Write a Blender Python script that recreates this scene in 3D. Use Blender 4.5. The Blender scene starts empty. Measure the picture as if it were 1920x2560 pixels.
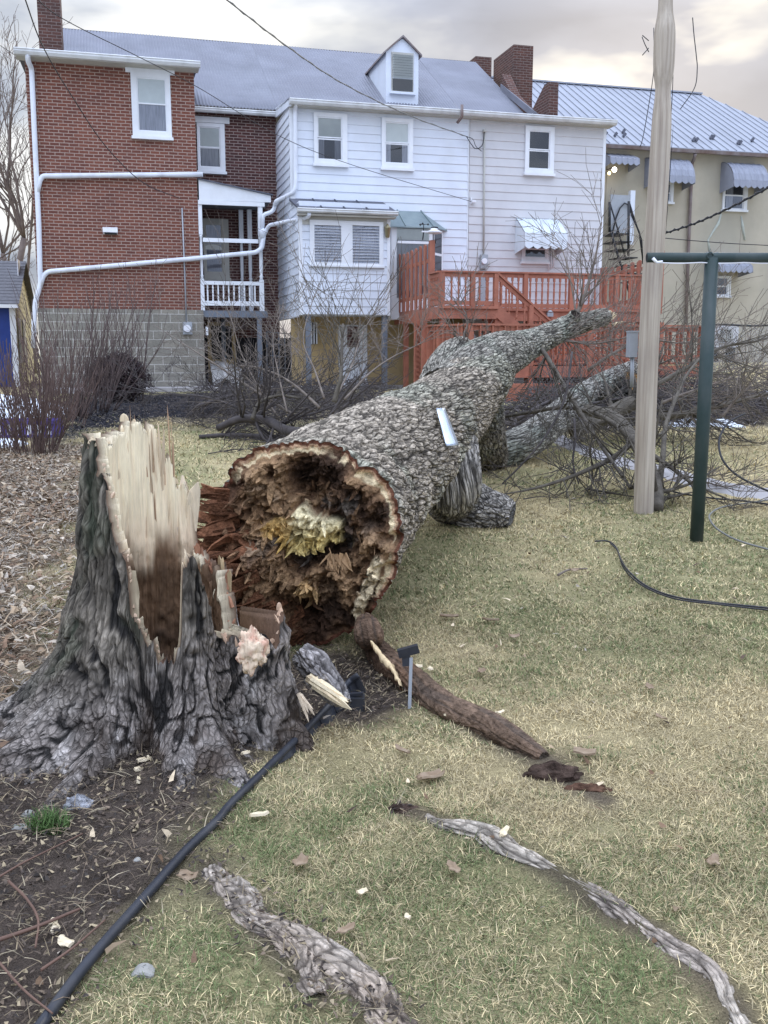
import bpy, bmesh, math, random
import numpy as np
from mathutils import Vector
# ---------------------------------------------------------------- camera, sky, sun
S = bpy.context.scene
COL = S.collection
F, CX, CY, HOR = 2400.0, 960.0, 1280.0, 880.0        # focal length and centre in photo pixels, horizon row
PITCH = math.atan((CY - HOR) / F)
CAM = np.array([0.0, 0.0, 1.5])
cam_d = bpy.data.cameras.new('camera'); cam = bpy.data.objects.new('camera', cam_d); COL.objects.link(cam)
cam.location = CAM; cam.rotation_euler = (math.pi / 2 - PITCH, 0, 0)
cam_d.sensor_fit = 'HORIZONTAL'; cam_d.sensor_width = 36; cam_d.lens = F / 1920 * 36
cam_d.clip_start = 0.05; cam_d.clip_end = 2000
S.camera = cam
SUN_AZ, SUN_EL = math.radians(14.5), math.radians(17)   # azimuth to the right of +Y
sun_d = bpy.data.lights.new('sun', 'SUN'); sun = bpy.data.objects.new('sun', sun_d); COL.objects.link(sun)
sun_d.energy = 1.0; sun_d.angle = math.radians(14); sun_d.color = (1.0, 0.9, 0.74)
sun_dir = Vector((math.sin(SUN_AZ) * math.cos(SUN_EL), math.cos(SUN_AZ) * math.cos(SUN_EL), math.sin(SUN_EL)))
sun.rotation_euler = sun_dir.to_track_quat('Z', 'Y').to_euler()
sun.location = (5, 30, 12)
S.view_settings.view_transform = 'Standard'; S.view_settings.look = 'None'
S.view_settings.exposure = 0.34; S.view_settings.gamma = 1
S.cycles.max_bounces = 6; S.cycles.diffuse_bounces = 3; S.cycles.glossy_bounces = 3; S.cycles.transparent_max_bounces = 12
S.cycles.use_denoising = True
W = bpy.data.worlds.new("World"); S.world = W; W.use_nodes = True

def build_world():
    nt = W.node_tree; N = nt.nodes; L = nt.links; N.clear()
    out = N.new('ShaderNodeOutputWorld'); bg = N.new('ShaderNodeBackground'); L.new(bg.outputs[0], out.inputs[0])
    sky = N.new('ShaderNodeTexSky'); sky.sky_type = 'NISHITA'; sky.sun_disc = False
    sky.sun_elevation = SUN_EL; sky.sun_rotation = SUN_AZ
    tc = N.new('ShaderNodeTexCoord')
    sep = N.new('ShaderNodeSeparateXYZ'); L.new(tc.outputs['Generated'], sep.inputs[0])
    def m(op, a, b=None, c=None, clamp=False):
        n = N.new('ShaderNodeMath'); n.operation = op; n.use_clamp = clamp
        for i, v in enumerate((a, b, c)):
            if v is None: continue
            if isinstance(v, (int, float)): n.inputs[i].default_value = v
            else: L.new(v, n.inputs[i])
        return n.outputs[0]
    def mix(f, a, b, bt='MIX'):
        n = N.new('ShaderNodeMix'); n.data_type = 'RGBA'; n.blend_type = bt
        for s, v in ((n.inputs[0], f), (n.inputs[6], a), (n.inputs[7], b)):
            if isinstance(v, (int, float)): s.default_value = v
            elif isinstance(v, tuple): s.default_value = (*v, 1)
            else: L.new(v, s)
        return n.outputs[2]
    z = m('MAXIMUM', sep.outputs[2], 0.0)
    den = m('ADD', z, 0.22)
    cmb = N.new('ShaderNodeCombineXYZ'); L.new(m('DIVIDE', sep.outputs[0], den), cmb.inputs[0]); L.new(m('DIVIDE', sep.outputs[1], den), cmb.inputs[1])
    cmb.inputs[2].default_value = 3.7
    n1 = N.new('ShaderNodeTexNoise'); n1.inputs['Scale'].default_value = 1.7; n1.inputs['Detail'].default_value = 5; n1.inputs['Roughness'].default_value = 0.5
    n1.inputs['Distortion'].default_value = 0.25
    L.new(cmb.outputs[0], n1.inputs['Vector'])
    dot = N.new('ShaderNodeVectorMath'); dot.operation = 'DOT_PRODUCT'; L.new(tc.outputs['Generated'], dot.inputs[0]); dot.inputs[1].default_value = sun_dir
    d = m('MAXIMUM', dot.outputs['Value'], 0.0)
    glow = m('POWER', d, 22.0); core = m('POWER', d, 160.0)
    cl = m('ADD', m('MULTIPLY', m('SUBTRACT', n1.outputs[0], 0.5), 0.75), 0.5)
    # the large breaks and banks in the cloud deck, by direction (azimuth right of +Y, elevation, tightness, weight)
    for az, el, kx, wt in ((-14, 13.5, 80, .17), (-24, 6, 60, .07), (-3.6, 10.5, 900, .13), (9.5, 12, 300, .17), (14.5, 7.5, 300, .19), (19, 14, 160, .05), (2.5, 11, 70, -.17), (21.5, 9.5, 160, -.22), (-8, 9, 240, -.05), (13, 11, 900, -.10)):
        az, el = math.radians(az), math.radians(el); dv = N.new('ShaderNodeVectorMath'); dv.operation = 'DOT_PRODUCT'; L.new(tc.outputs['Generated'], dv.inputs[0]); dv.inputs[1].default_value = (math.sin(az) * math.cos(el), math.cos(az) * math.cos(el), math.sin(el))
        cl = m('ADD', cl, m('MULTIPLY', m('POWER', m('MAXIMUM', dv.outputs['Value'], 0.0), float(kx)), wt))
    ramp = N.new('ShaderNodeValToRGB'); L.new(cl, ramp.inputs[0])
    e = ramp.color_ramp.elements; e[0].position = 0.38; e[0].color = (0.22, 0.26, 0.36, 1); e[1].position = 0.64; e[1].color = (1.0, 1.0, 0.99, 1)
    e2 = e.new(0.48); e2.color = (0.34, 0.385, 0.50, 1)
    e3 = e.new(0.56); e3.color = (0.55, 0.59, 0.67, 1)
    bright = m('MULTIPLY', m('SUBTRACT', cl, 0.46), 5.0, clamp=True)
    c = mix(m('MULTIPLY', m('MULTIPLY', glow, 0.5), m('ADD', m('MULTIPLY', bright, 0.9), 0.1)), ramp.outputs[0], (1.05, 0.97, 0.75))
    c = mix(m('MULTIPLY', core, bright, clamp=True), c, (2.2, 2.0, 1.5))
    hz = m('POWER', m('SUBTRACT', 1.0, m('MINIMUM', z, 1.0)), 16.0)
    c = mix(m('MULTIPLY', hz, 0.10), c, (0.90, 0.87, 0.80))
    # an overcast dome is brighter overhead and on the side away from the houses than along the skyline in front
    back = m('MULTIPLY', m('SUBTRACT', 0.35, sep.outputs[1]), 1.15, clamp=True)
    up = m('POWER', m('MULTIPLY', m('SUBTRACT', z, 0.30, clamp=True), 1.43), 0.8)
    gain = m('ADD', 0.86, m('ADD', m('MULTIPLY', up, 4.5), m('MULTIPLY', back, 0.74)))
    veil = N.new('ShaderNodeVectorMath'); veil.operation = 'SCALE'; L.new(c, veil.inputs[0]); L.new(gain, veil.inputs['Scale'])
    sk = N.new('ShaderNodeVectorMath'); sk.operation = 'SCALE'; L.new(sky.outputs[0], sk.inputs[0]); sk.inputs['Scale'].default_value = 0.10
    c2 = mix(0.10, veil.outputs[0], sk.outputs[0])
    cool = mix(m('MULTIPLY', back, 0.8, clamp=True), (1, 1, 1), (0.93, 0.98, 1.08))
    c3 = mix(1.0, c2, cool, 'MULTIPLY')
    L.new(c3, bg.inputs[0]); bg.inputs[1].default_value = 1.0
build_world()

# ---------------------------------------------------------------- photo geometry
cp, sp = math.cos(PITCH), math.sin(PITCH)
def ray(px, py):
    x = (px - CX) / F; y = -(py - CY) / F
    return np.array([x, cp + y * sp, -sp + y * cp])
def at(px, py, Z): return CAM + ray(px, py) * Z
DS = 1.1574                                          # the same, for readings taken on a 1659 px wide copy
def atd(px, py, Z): return at(px * DS, py * DS, Z)
def sstep(a, b, x): t = np.clip((x - a) / (b - a), 0, 1); return t * t * (3 - 2 * t)
# ---- value / cell noise on arrays
def _h(i, j, k, s):
    n = (i.astype(np.int64) * 374761393 + j.astype(np.int64) * 668265263 + k.astype(np.int64) * 1440662683 + s * 974634721) & 0xffffffff
    n = ((n ^ (n >> 13)) * 1274126177) & 0xffffffff
    n = ((n ^ (n >> 16)) * 2246822519) & 0xffffffff
    return ((n ^ (n >> 15)) & 0xffffff) / float(0x1000000)
def vn(p, s=0):
    p = np.asarray(p, float); b = np.floor(p); f = p - b; f = f * f * (3 - 2 * f); b = b.astype(np.int64); r = 0
    for dx in (0, 1):
        for dy in (0, 1):
            for dz in (0, 1):
                w = (f[:, 0] if dx else 1 - f[:, 0]) * (f[:, 1] if dy else 1 - f[:, 1]) * (f[:, 2] if dz else 1 - f[:, 2])
                r = r + w * _h(b[:, 0] + dx, b[:, 1] + dy, b[:, 2] + dz, s)
    return r
def fbm(p, o=4, s=0):
    a, r, t = 1.0, 0, 0
    p = np.asarray(p, float)
    for i in range(o):
        r = r + a * vn(p * 2 ** i + 7.3 * i, s + i); t += a; a *= .5
    return r / t
def ridge(p, o=3, s=0):
    a, r, t = 1.0, 0, 0
    p = np.asarray(p, float)
    for i in range(o):
        r = r + a * (1 - np.abs(2 * vn(p * 2 ** i + 3.1 * i, s + i) - 1)); t += a; a *= .5
    return r / t
def cell(p, s=0, full=False):
    p = np.asarray(p, float); b = np.floor(p).astype(np.int64); f1 = np.full(len(p), 9.0); f2 = f1.copy(); idv = np.zeros(len(p)); off = np.zeros((len(p), 3))
    for dx in (-1, 0, 1):
        for dy in (-1, 0, 1):
            for dz in (-1, 0, 1):
                i, j, k = b[:, 0] + dx, b[:, 1] + dy, b[:, 2] + dz
                q = np.stack([i + .1 + .8 * _h(i, j, k, s), j + .1 + .8 * _h(i, j, k, s + 1), k + .1 + .8 * _h(i, j, k, s + 2)], 1)
                d = np.sqrt(((q - p) ** 2).sum(1)); hh = _h(i, j, k, s + 3)
                c = d < f1
                f2 = np.where(c, f1, np.minimum(f2, d)); idv = np.where(c, hh, idv); f1 = np.where(c, d, f1); off = np.where(c[:, None], p - q, off)
    return (f1, f2, idv, off) if full else (f1, f2, idv)
# ---- the ground
def gz(x, y, bumps=True):
    x = np.asarray(x, float); y = np.asarray(y, float)
    z = 0.0316 * np.clip(y - 4, 0, 19) + 0.55 * sstep(3.5, 9, x) * sstep(15, 24, y)
    if bumps:
        p = np.stack([np.ravel(x), np.ravel(y), np.zeros(x.size)], 1)
        z = z + ((fbm(p * 0.9, 3, 5) - .5) * .07 + (fbm(p * 5, 2, 9) - .5) * .025).reshape(x.shape) * sstep(30, 12, y)
    return z
def g1(x, y): return float(gz(np.array([x]), np.array([y]))[0])
def gnd(px, py):
    d = ray(px, py); t = 1.0
    lo, hi = 0.5, 90.0
    for i in range(34):
        t = .5 * (lo + hi); p = CAM + d * t
        if p[2] > g1(p[0], p[1]): lo = t
        else: hi = t
    return CAM + d * t
def gd(px, py): return gnd(px * DS, py * DS)
def onz(p, dz=0.0): return np.array([p[0], p[1], g1(p[0], p[1]) + dz])
# ---- house frame: U along the row of houses, N out of it towards the garden
TH = math.radians(15); U = np.array([math.cos(TH), math.sin(TH), 0]); NO = np.array([math.sin(TH), -math.cos(TH), 0])
O0 = at(722, 300, 22.6); O0[2] = 0
def fw(u, w, z): return O0 + u * U + w * NO + np.array([0, 0, z])
def fp(px, py, w):
    d = ray(px, py); t = (w - np.dot(CAM - O0, NO)) / np.dot(d, NO); p = CAM + d * t
    return float(np.dot(p - O0, U)), float(p[2])
def fu(px, w, py=600): return fp(px, py, w)[0]
def fz(py, w, px=900): return fp(px, py, w)[1]

# ---------------------------------------------------------------- materials
def _n(nt, t): return nt.nodes.new(t)
def mat(name, col, rough=.75, var=.18, vscale=6, bump=0, bscale=40, col2=None, attr=False, metal=0, spec=.35, stretch=(1, 1, 1), detail=5, bdist=.01, grime=None):
    M = bpy.data.materials.new(name); M.use_nodes = True; nt = M.node_tree; L = nt.links
    b = nt.nodes['Principled BSDF']; b.inputs['Roughness'].default_value = rough; b.inputs['Metallic'].default_value = metal
    b.inputs['Specular IOR Level'].default_value = spec
    tc = _n(nt, 'ShaderNodeTexCoord'); mp = _n(nt, 'ShaderNodeMapping'); mp.inputs['Scale'].default_value = stretch
    L.new(tc.outputs['Object'], mp.inputs[0])
    nz = _n(nt, 'ShaderNodeTexNoise'); nz.inputs['Scale'].default_value = vscale; nz.inputs['Detail'].default_value = detail; nz.inputs['Roughness'].default_value = .6
    L.new(mp.outputs[0], nz.inputs['Vector'])
    mr = _n(nt, 'ShaderNodeMapRange'); mr.inputs[1].default_value = .3; mr.inputs[2].default_value = .7; L.new(nz.outputs[0], mr.inputs[0])
    mx = _n(nt, 'ShaderNodeMix'); mx.data_type = 'RGBA'; L.new(mr.outputs[0], mx.inputs[0])
    if attr:
        at_ = _n(nt, 'ShaderNodeAttribute'); at_.attribute_name = 'Col'
        for i, k in ((6, 1 - var), (7, 1 + var)):
            s = _n(nt, 'ShaderNodeVectorMath'); s.operation = 'SCALE'; L.new(at_.outputs[0], s.inputs[0]); s.inputs['Scale'].default_value = k
            L.new(s.outputs[0], mx.inputs[i])
    else:
        c2 = col2 or tuple(min(1, c * (1 + var)) for c in col); c1 = col if col2 else tuple(c * (1 - var) for c in col)
        mx.inputs[6].default_value = (*c1, 1); mx.inputs[7].default_value = (*c2, 1)
    src = mx.outputs[2]
    if grime:
        gc, gs, ga = grime
        g = _n(nt, 'ShaderNodeTexNoise'); g.inputs['Scale'].default_value = gs; g.inputs['Detail'].default_value = 6
        gm = _n(nt, 'ShaderNodeMapping'); gm.inputs['Scale'].default_value = (1, 1, .35); L.new(tc.outputs['Object'], gm.inputs[0]); L.new(gm.outputs[0], g.inputs['Vector'])
        r = _n(nt, 'ShaderNodeMapRange'); r.inputs[1].default_value = .48; r.inputs[2].default_value = .72; r.inputs[4].default_value = ga; L.new(g.outputs[0], r.inputs[0])
        m2 = _n(nt, 'ShaderNodeMix'); m2.data_type = 'RGBA'; L.new(r.outputs[0], m2.inputs[0]); L.new(src, m2.inputs[6]); m2.inputs[7].default_value = (*gc, 1)
        src = m2.outputs[2]
    L.new(src, b.inputs['Base Color'])
    if bump:
        n2 = _n(nt, 'ShaderNodeTexNoise'); n2.inputs['Scale'].default_value = bscale; n2.inputs['Detail'].default_value = 6; L.new(mp.outputs[0], n2.inputs['Vector'])
        bp = _n(nt, 'ShaderNodeBump'); bp.inputs['Strength'].default_value = bump; bp.inputs['Distance'].default_value = bdist; L.new(n2.outputs[0], bp.inputs['Height'])
        L.new(bp.outputs[0], b.inputs['Normal'])
    return M
def brick_mat(name, c1, c2, mortar, bw, rh, ms, bias=0, bump=.5, stain=(.05, .045, .045), samt=.45, rough_face=0):
    M = bpy.data.materials.new(name); M.use_nodes = True; nt = M.node_tree; L = nt.links; b = nt.nodes['Principled BSDF']; b.inputs['Roughness'].default_value = .9
    b.inputs['Specular IOR Level'].default_value = .2
    uv = _n(nt, 'ShaderNodeUVMap'); uv.uv_map = 'UVMap'
    wob = _n(nt, 'ShaderNodeTexNoise'); wob.inputs['Scale'].default_value = 2.2; wob.inputs['Detail'].default_value = 3; L.new(uv.outputs[0], wob.inputs['Vector'])
    sub = _n(nt, 'ShaderNodeVectorMath'); sub.operation = 'SUBTRACT'; L.new(wob.outputs['Color'], sub.inputs[0]); sub.inputs[1].default_value = (.5, .5, .5)
    sc = _n(nt, 'ShaderNodeVectorMath'); sc.operation = 'SCALE'; L.new(sub.outputs[0], sc.inputs[0]); sc.inputs['Scale'].default_value = .018
    ad = _n(nt, 'ShaderNodeVectorMath'); L.new(uv.outputs[0], ad.inputs[0]); L.new(sc.outputs[0], ad.inputs[1])
    br = _n(nt, 'ShaderNodeTexBrick'); L.new(ad.outputs[0], br.inputs['Vector']); br.offset = .5
    br.inputs['Color1'].default_value = (*c1, 1); br.inputs['Color2'].default_value = (*c2, 1); br.inputs['Mortar'].default_value = (*mortar, 1)
    br.inputs['Scale'].default_value = 1; br.inputs['Brick Width'].default_value = bw; br.inputs['Row Height'].default_value = rh
    br.inputs['Mortar Size'].default_value = ms; br.inputs['Mortar Smooth'].default_value = .25; br.inputs['Bias'].default_value = bias
    nz = _n(nt, 'ShaderNodeTexNoise'); nz.inputs['Scale'].default_value = 1.3; nz.inputs['Detail'].default_value = 7; nz.inputs['Roughness'].default_value = .65; L.new(uv.outputs[0], nz.inputs['Vector'])
    r = _n(nt, 'ShaderNodeMapRange'); r.inputs[1].default_value = .5; r.inputs[2].default_value = .75; r.inputs[4].default_value = samt; L.new(nz.outputs[0], r.inputs[0])
    mx = _n(nt, 'ShaderNodeMix'); mx.data_type = 'RGBA'; L.new(r.outputs[0], mx.inputs[0]); L.new(br.outputs[0], mx.inputs[6]); mx.inputs[7].default_value = (*stain, 1)
    fn = _n(nt, 'ShaderNodeTexNoise'); fn.inputs['Scale'].default_value = 28; fn.inputs['Detail'].default_value = 4; L.new(uv.outputs[0], fn.inputs['Vector'])
    ml = _n(nt, 'ShaderNodeMix'); ml.data_type = 'RGBA'; ml.blend_type = 'OVERLAY'; ml.inputs[0].default_value = .35; L.new(mx.outputs[2], ml.inputs[6]); L.new(fn.outputs[0], ml.inputs[7])
    L.new(ml.outputs[2], b.inputs['Base Color'])
    bp = _n(nt, 'ShaderNodeBump'); bp.inputs['Strength'].default_value = bump; bp.inputs['Distance'].default_value = .012; bp.invert = True
    L.new(br.outputs['Fac'], bp.inputs['Height']); nrm = bp.outputs[0]
    if rough_face:
        f2 = _n(nt, 'ShaderNodeTexNoise'); f2.inputs['Scale'].default_value = 9; f2.inputs['Detail'].default_value = 6; L.new(uv.outputs[0], f2.inputs['Vector'])
        b2 = _n(nt, 'ShaderNodeBump'); b2.inputs['Strength'].default_value = rough_face; b2.inputs['Distance'].default_value = .03; L.new(f2.outputs[0], b2.inputs['Height']); L.new(nrm, b2.inputs['Normal']); nrm = b2.outputs[0]
    L.new(nrm, b.inputs['Normal'])
    return M
def glass_mat():
    M = bpy.data.materials.new('window_glass'); M.use_nodes = True; nt = M.node_tree; L = nt.links; nt.nodes.clear()
    o = _n(nt, 'ShaderNodeOutputMaterial'); t = _n(nt, 'ShaderNodeBsdfTransparent'); t.inputs[0].default_value = (.82, .85, .86, 1)
    g = _n(nt, 'ShaderNodeBsdfGlossy'); g.inputs['Roughness'].default_value = .03
    fr = _n(nt, 'ShaderNodeFresnel'); fr.inputs[0].default_value = 1.6
    ad = _n(nt, 'ShaderNodeMath'); ad.operation = 'ADD'; ad.inputs[1].default_value = .07; L.new(fr.outputs[0], ad.inputs[0])
    tc = _n(nt, 'ShaderNodeTexCoord'); nz = _n(nt, 'ShaderNodeTexNoise'); nz.inputs['Scale'].default_value = 1.2; L.new(tc.outputs['Object'], nz.inputs['Vector'])
    bp = _n(nt, 'ShaderNodeBump'); bp.inputs['Strength'].default_value = .06; bp.inputs['Distance'].default_value = .05; L.new(nz.outputs[0], bp.inputs['Height']); L.new(bp.outputs[0], g.inputs['Normal'])
    mx = _n(nt, 'ShaderNodeMixShader'); L.new(ad.outputs[0], mx.inputs[0]); L.new(t.outputs[0], mx.inputs[1]); L.new(g.outputs[0], mx.inputs[2]); L.new(mx.outputs[0], o.inputs[0])
    return M
def glow_mat(name, col, s):
    M = bpy.data.materials.new(name); M.use_nodes = True; b = M.node_tree.nodes['Principled BSDF']
    b.inputs['Emission Color'].default_value = (*col, 1); b.inputs['Emission Strength'].default_value = s; b.inputs['Base Color'].default_value = (*col, 1)
    return M
M = {}
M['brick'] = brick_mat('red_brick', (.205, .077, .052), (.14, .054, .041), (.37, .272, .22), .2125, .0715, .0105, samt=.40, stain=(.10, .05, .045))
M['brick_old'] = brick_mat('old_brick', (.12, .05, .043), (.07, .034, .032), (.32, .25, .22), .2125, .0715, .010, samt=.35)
M['brick_chimney'] = brick_mat('chimney_brick', (.125, .058, .044), (.085, .045, .036), (.21, .165, .145), .2125, .0715, .008, samt=.45)
M['block'] = brick_mat('stone_block', (.29, .265, .215), (.225, .21, .175), (.46, .435, .385), .41, .2, .0105, samt=.45, stain=(.10, .10, .085), rough_face=.7)
M['siding'] = mat('white_siding', (.70, .74, .80), .5, .05, 2, grime=((.52, .53, .52), 1.1, .35))
M['siding_grey'] = mat('pale_grey_siding', (.60, .595, .60), .55, .05, 2, grime=((.40, .39, .38), .9, .4))
M['trim'] = mat('white_trim', (.78, .80, .82), .45, .05, 3, grime=((.5, .5, .47), 2, .3))
M['pipe'] = mat('white_pipe_paint', (.74, .77, .82), .4, .06, 5, grime=((.42, .42, .44), 3, .45))
M['gutter'] = mat('gutter_paint', (.66, .67, .66), .45, .08, 4, grime=((.33, .32, .29), 3, .5))
M['soffit'] = mat('soffit_paint', (.48, .47, .42), .7, .1, 3)
M['roof'] = mat('corrugated_roof', (.20, .205, .235), .55, .16, 1.2, metal=.1, grime=((.19, .19, .22), .6, .6))
M['roof_smooth'] = mat('coated_roof', (.19, .195, .225), .6, .16, 1.0, metal=.05, grime=((.17, .17, .20), .7, .6))
M['roof_tin'] = mat('standing_seam_roof', (.32, .335, .37), .5, .08, 1.2, metal=.1, grime=((.36, .38, .42), .5, .4))
M['roof_flat'] = mat('seamed_porch_roof', (.12, .125, .15), .75, .14, 2.5, spec=.15)
M['copper'] = mat('bay_roof_metal', (.20, .25, .26), .45, .18, 3, metal=.3, col2=(.28, .34, .34))
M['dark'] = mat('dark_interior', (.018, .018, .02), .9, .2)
M['glass'] = glass_mat()
M['shade'] = mat('window_shade', (.70, .72, .68), .8, .05)
M['curtain'] = mat('net_curtain', (.30, .30, .34), .9, .35, 9, stretch=(6, 6, .3))
M['deck'] = mat('red_deck_stain', (.375, .143, .088), .62, .16, 5, grime=((.20, .065, .04), 3, .45), bump=.2, bscale=60)
M['porch_grey'] = mat('grey_porch_paint', (.16, .18, .21), .5, .1, 4)
M['stucco'] = mat('tan_stucco', (.45, .405, .315), .9, .08, 1.5, bump=.25, bscale=60, grime=((.30, .29, .235), .5, .55))
M['tan_wall'] = mat('tan_basement_wall', (.46, .34, .17), .85, .12, 2, grime=((.28, .21, .12), 1.2, .5))
M['awning'] = mat('blue_grey_awning', (.27, .285, .335), .45, .08, 3)
M['awning_white'] = mat('white_awning', (.70, .76, .80), .4, .05, 3, grime=((.45, .47, .47), 3, .4))
M['steel'] = mat('meter_grey', (.36, .38, .40), .45, .1, 6, metal=.2)
M['black_metal'] = mat('black_metal', (.02, .021, .024), .5, .2)
M['brown_metal'] = mat('brown_downspout', (.14, .085, .065), .5, .3, 3, col2=(.26, .23, .23), stretch=(1, 1, .6))
M['blue'] = mat('blue_boards', (.018, .045, .22), .6, .15, 3)
M['yellow'] = mat('pale_yellow_siding', (.62, .58, .36), .6, .06, 3)
M['shingle'] = mat('grey_shingles', (.16, .16, .17), .9, .25, 14)
M['concrete'] = mat('path_concrete', (.36, .34, .33), .9, .12, 5, bump=.3, bscale=60, grime=((.22, .21, .19), 2.0, .5))
M['twig'] = mat('twig_bark', (.11, .087, .068), .85, .3, 7, col2=(.23, .19, .155))
M['twig_dark'] = mat('dark_twig_bark', (.045, .038, .036), .85, .3, 7, col2=(.10, .085, .08))
M['branch'] = mat('branch_bark', (.065, .055, .043), .9, .35, 10, col2=(.15, .13, .10), bump=.8, bscale=40, bdist=.015)
M['tree_bark'] = mat('bare_tree_bark', (.12, .09, .075), .9, .3, 3, col2=(.2, .155, .13))
M['bush'] = mat('red_brown_stems', (.08, .052, .044), .8, .3, 4, col2=(.185, .125, .105))
M['bush2'] = mat('brown_stems', (.07, .05, .045), .8, .3, 4, col2=(.16, .115, .10))
M['evergreen'] = mat('dark_leaves', (.022, .012, .014), .6, .4, 12, col2=(.05, .03, .03))
def bark_mat(name, vs, vl, amt, bd):
    m_ = mat(name, (.3, .3, .3), .92, .30, 11, attr=True, spec=.12); nt = m_.node_tree; L = nt.links; b = nt.nodes['Principled BSDF']
    a = _n(nt, 'ShaderNodeAttribute'); a.attribute_name = 'bc'; nz = _n(nt, 'ShaderNodeTexNoise'); nz.inputs['Scale'].default_value = 9; nz.inputs['Detail'].default_value = 4; L.new(a.outputs['Vector'], nz.inputs['Vector'])
    sb = _n(nt, 'ShaderNodeVectorMath'); sb.operation = 'MULTIPLY_ADD'; L.new(nz.outputs['Color'], sb.inputs[0]); sb.inputs[1].default_value = (.05, .05, .14); L.new(a.outputs['Vector'], sb.inputs[2])
    hs = []
    for k, (s1, s2, wd) in enumerate(((vs, vl, .16), (vs * 2.1, vl * 3.0, .22))):
        mp = _n(nt, 'ShaderNodeMapping'); mp.inputs['Scale'].default_value = (s1, s1, s2); L.new(sb.outputs[0], mp.inputs[0]); v = _n(nt, 'ShaderNodeTexVoronoi'); v.feature = 'DISTANCE_TO_EDGE'; v.inputs['Scale'].default_value = 1; L.new(mp.outputs[0], v.inputs['Vector'])
        r = _n(nt, 'ShaderNodeMapRange'); r.inputs[1].default_value = .012; r.inputs[2].default_value = wd; L.new(v.outputs['Distance'], r.inputs[0]); hs.append(r.outputs[0])
    f = _n(nt, 'ShaderNodeTexNoise'); f.inputs['Scale'].default_value = 70; f.inputs['Detail'].default_value = 5; mp = _n(nt, 'ShaderNodeMapping'); mp.inputs['Scale'].default_value = (1, 1, .3); L.new(a.outputs['Vector'], mp.inputs[0]); L.new(mp.outputs[0], f.inputs['Vector'])
    def mm(op, x, y):
        n = _n(nt, 'ShaderNodeMath'); n.operation = op
        for i, q in enumerate((x, y)):
            if isinstance(q, (int, float)): n.inputs[i].default_value = q
            else: L.new(q, n.inputs[i])
        return n.outputs[0]
    h2 = mm('ADD', mm('MULTIPLY', hs[0], .65), mm('MULTIPLY', mm('MULTIPLY', hs[1], hs[0]), .35)); hgt = mm('ADD', h2, mm('MULTIPLY', f.outputs[0], .45))
    fac = mm('ADD', 1 - amt, mm('MULTIPLY', h2, amt)); fac = mm('MULTIPLY', fac, mm('ADD', .72, mm('MULTIPLY', f.outputs[0], .56)))
    src = b.inputs['Base Color'].links[0].from_socket; sc = _n(nt, 'ShaderNodeVectorMath'); sc.operation = 'SCALE'; L.new(src, sc.inputs[0]); L.new(fac, sc.inputs['Scale']); L.new(sc.outputs[0], b.inputs['Base Color'])
    bp = _n(nt, 'ShaderNodeBump'); bp.inputs['Strength'].default_value = 1.0; bp.inputs['Distance'].default_value = bd; L.new(hgt, bp.inputs['Height']); L.new(bp.outputs[0], b.inputs['Normal'])
    return m_
M['bark'] = bark_mat('grey_bark', 33, 4.8, .78, .014); M['bark_fine'] = bark_mat('fine_bark', 44, 13, .50, .007)
M['wood'] = mat('splintered_wood', (.5, .4, .3), .8, .17, 75, attr=True, spec=.2, stretch=(1, 1, .07), bump=.9, bscale=110, bdist=.008)
M['rot'] = mat('rotten_wood', (.5, .4, .3), .95, .5, 34, attr=True, spec=.1, bump=1.0, bscale=70, bdist=.02)
M['pole'] = mat('weathered_pole_wood', (.29, .235, .18), .85, .16, 11, col2=(.56, .49, .39), stretch=(3.5, 3.5, .09), bump=.5, bscale=30, bdist=.01, grime=((.27, .225, .19), 5, .55))
M['green'] = mat('dark_green_paint', (.022, .040, .037), .5, .25, 7, col2=(.035, .056, .052), grime=((.075, .085, .08), 9, .5))
M['rubber'] = mat('black_plastic', (.018, .02, .026), .38, .25, 7, col2=(.04, .043, .052), grime=((.085, .08, .07), 6, .5))
M['cable'] = mat('cable_black', (.02, .02, .022), .5, .2)
M['cable_grey'] = mat('cable_grey', (.17, .17, .155), .6, .2)
M['snow'] = mat('old_snow', (.72, .76, .80), .7, .08, 12, bump=.5, bscale=30)
M['plate'] = mat('metal_plate', (.50, .55, .62), .22, .15, 9, metal=.75)
M['purple'] = mat('purple_plastic', (.085, .06, .25), .4, .1)
M['white_plastic'] = mat('white_plastic', (.78, .78, .80), .4, .06)
M['tarp'] = mat('white_tarp', (.55, .53, .50), .7, .15, 5)
M['chip'] = mat('fresh_wood_chip', (.62, .50, .30), .8, .2, 30, col2=(.75, .64, .46))
M['stone'] = mat('garden_stone', (.30, .29, .26), .9, .2, 14, bump=.6, bscale=30)
M['leaf'] = mat('dry_leaf', (.20, .13, .075), .8, .3, 20, col2=(.33, .25, .17))
M['litter'] = mat('straw_litter', (.3, .3, .3), .9, .25, 30, attr=True, spec=.1)
M['grass'] = mat('dormant_grass', (.3, .3, .2), .8, .12, 3, attr=True, spec=.2)
M['lamp_warm'] = glow_mat('warm_bulb', (1.0, .72, .32), 5); M['lamp_white'] = glow_mat('white_bulb', (1.0, .93, .78), 8)
M['brass'] = mat('brass_lantern', (.34, .30, .18), .4, .2, 12, metal=.4)
M['orange_wood'] = mat('orange_cut_wood', (.50, .27, .09), .8, .25, 20, col2=(.62, .42, .18))

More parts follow.
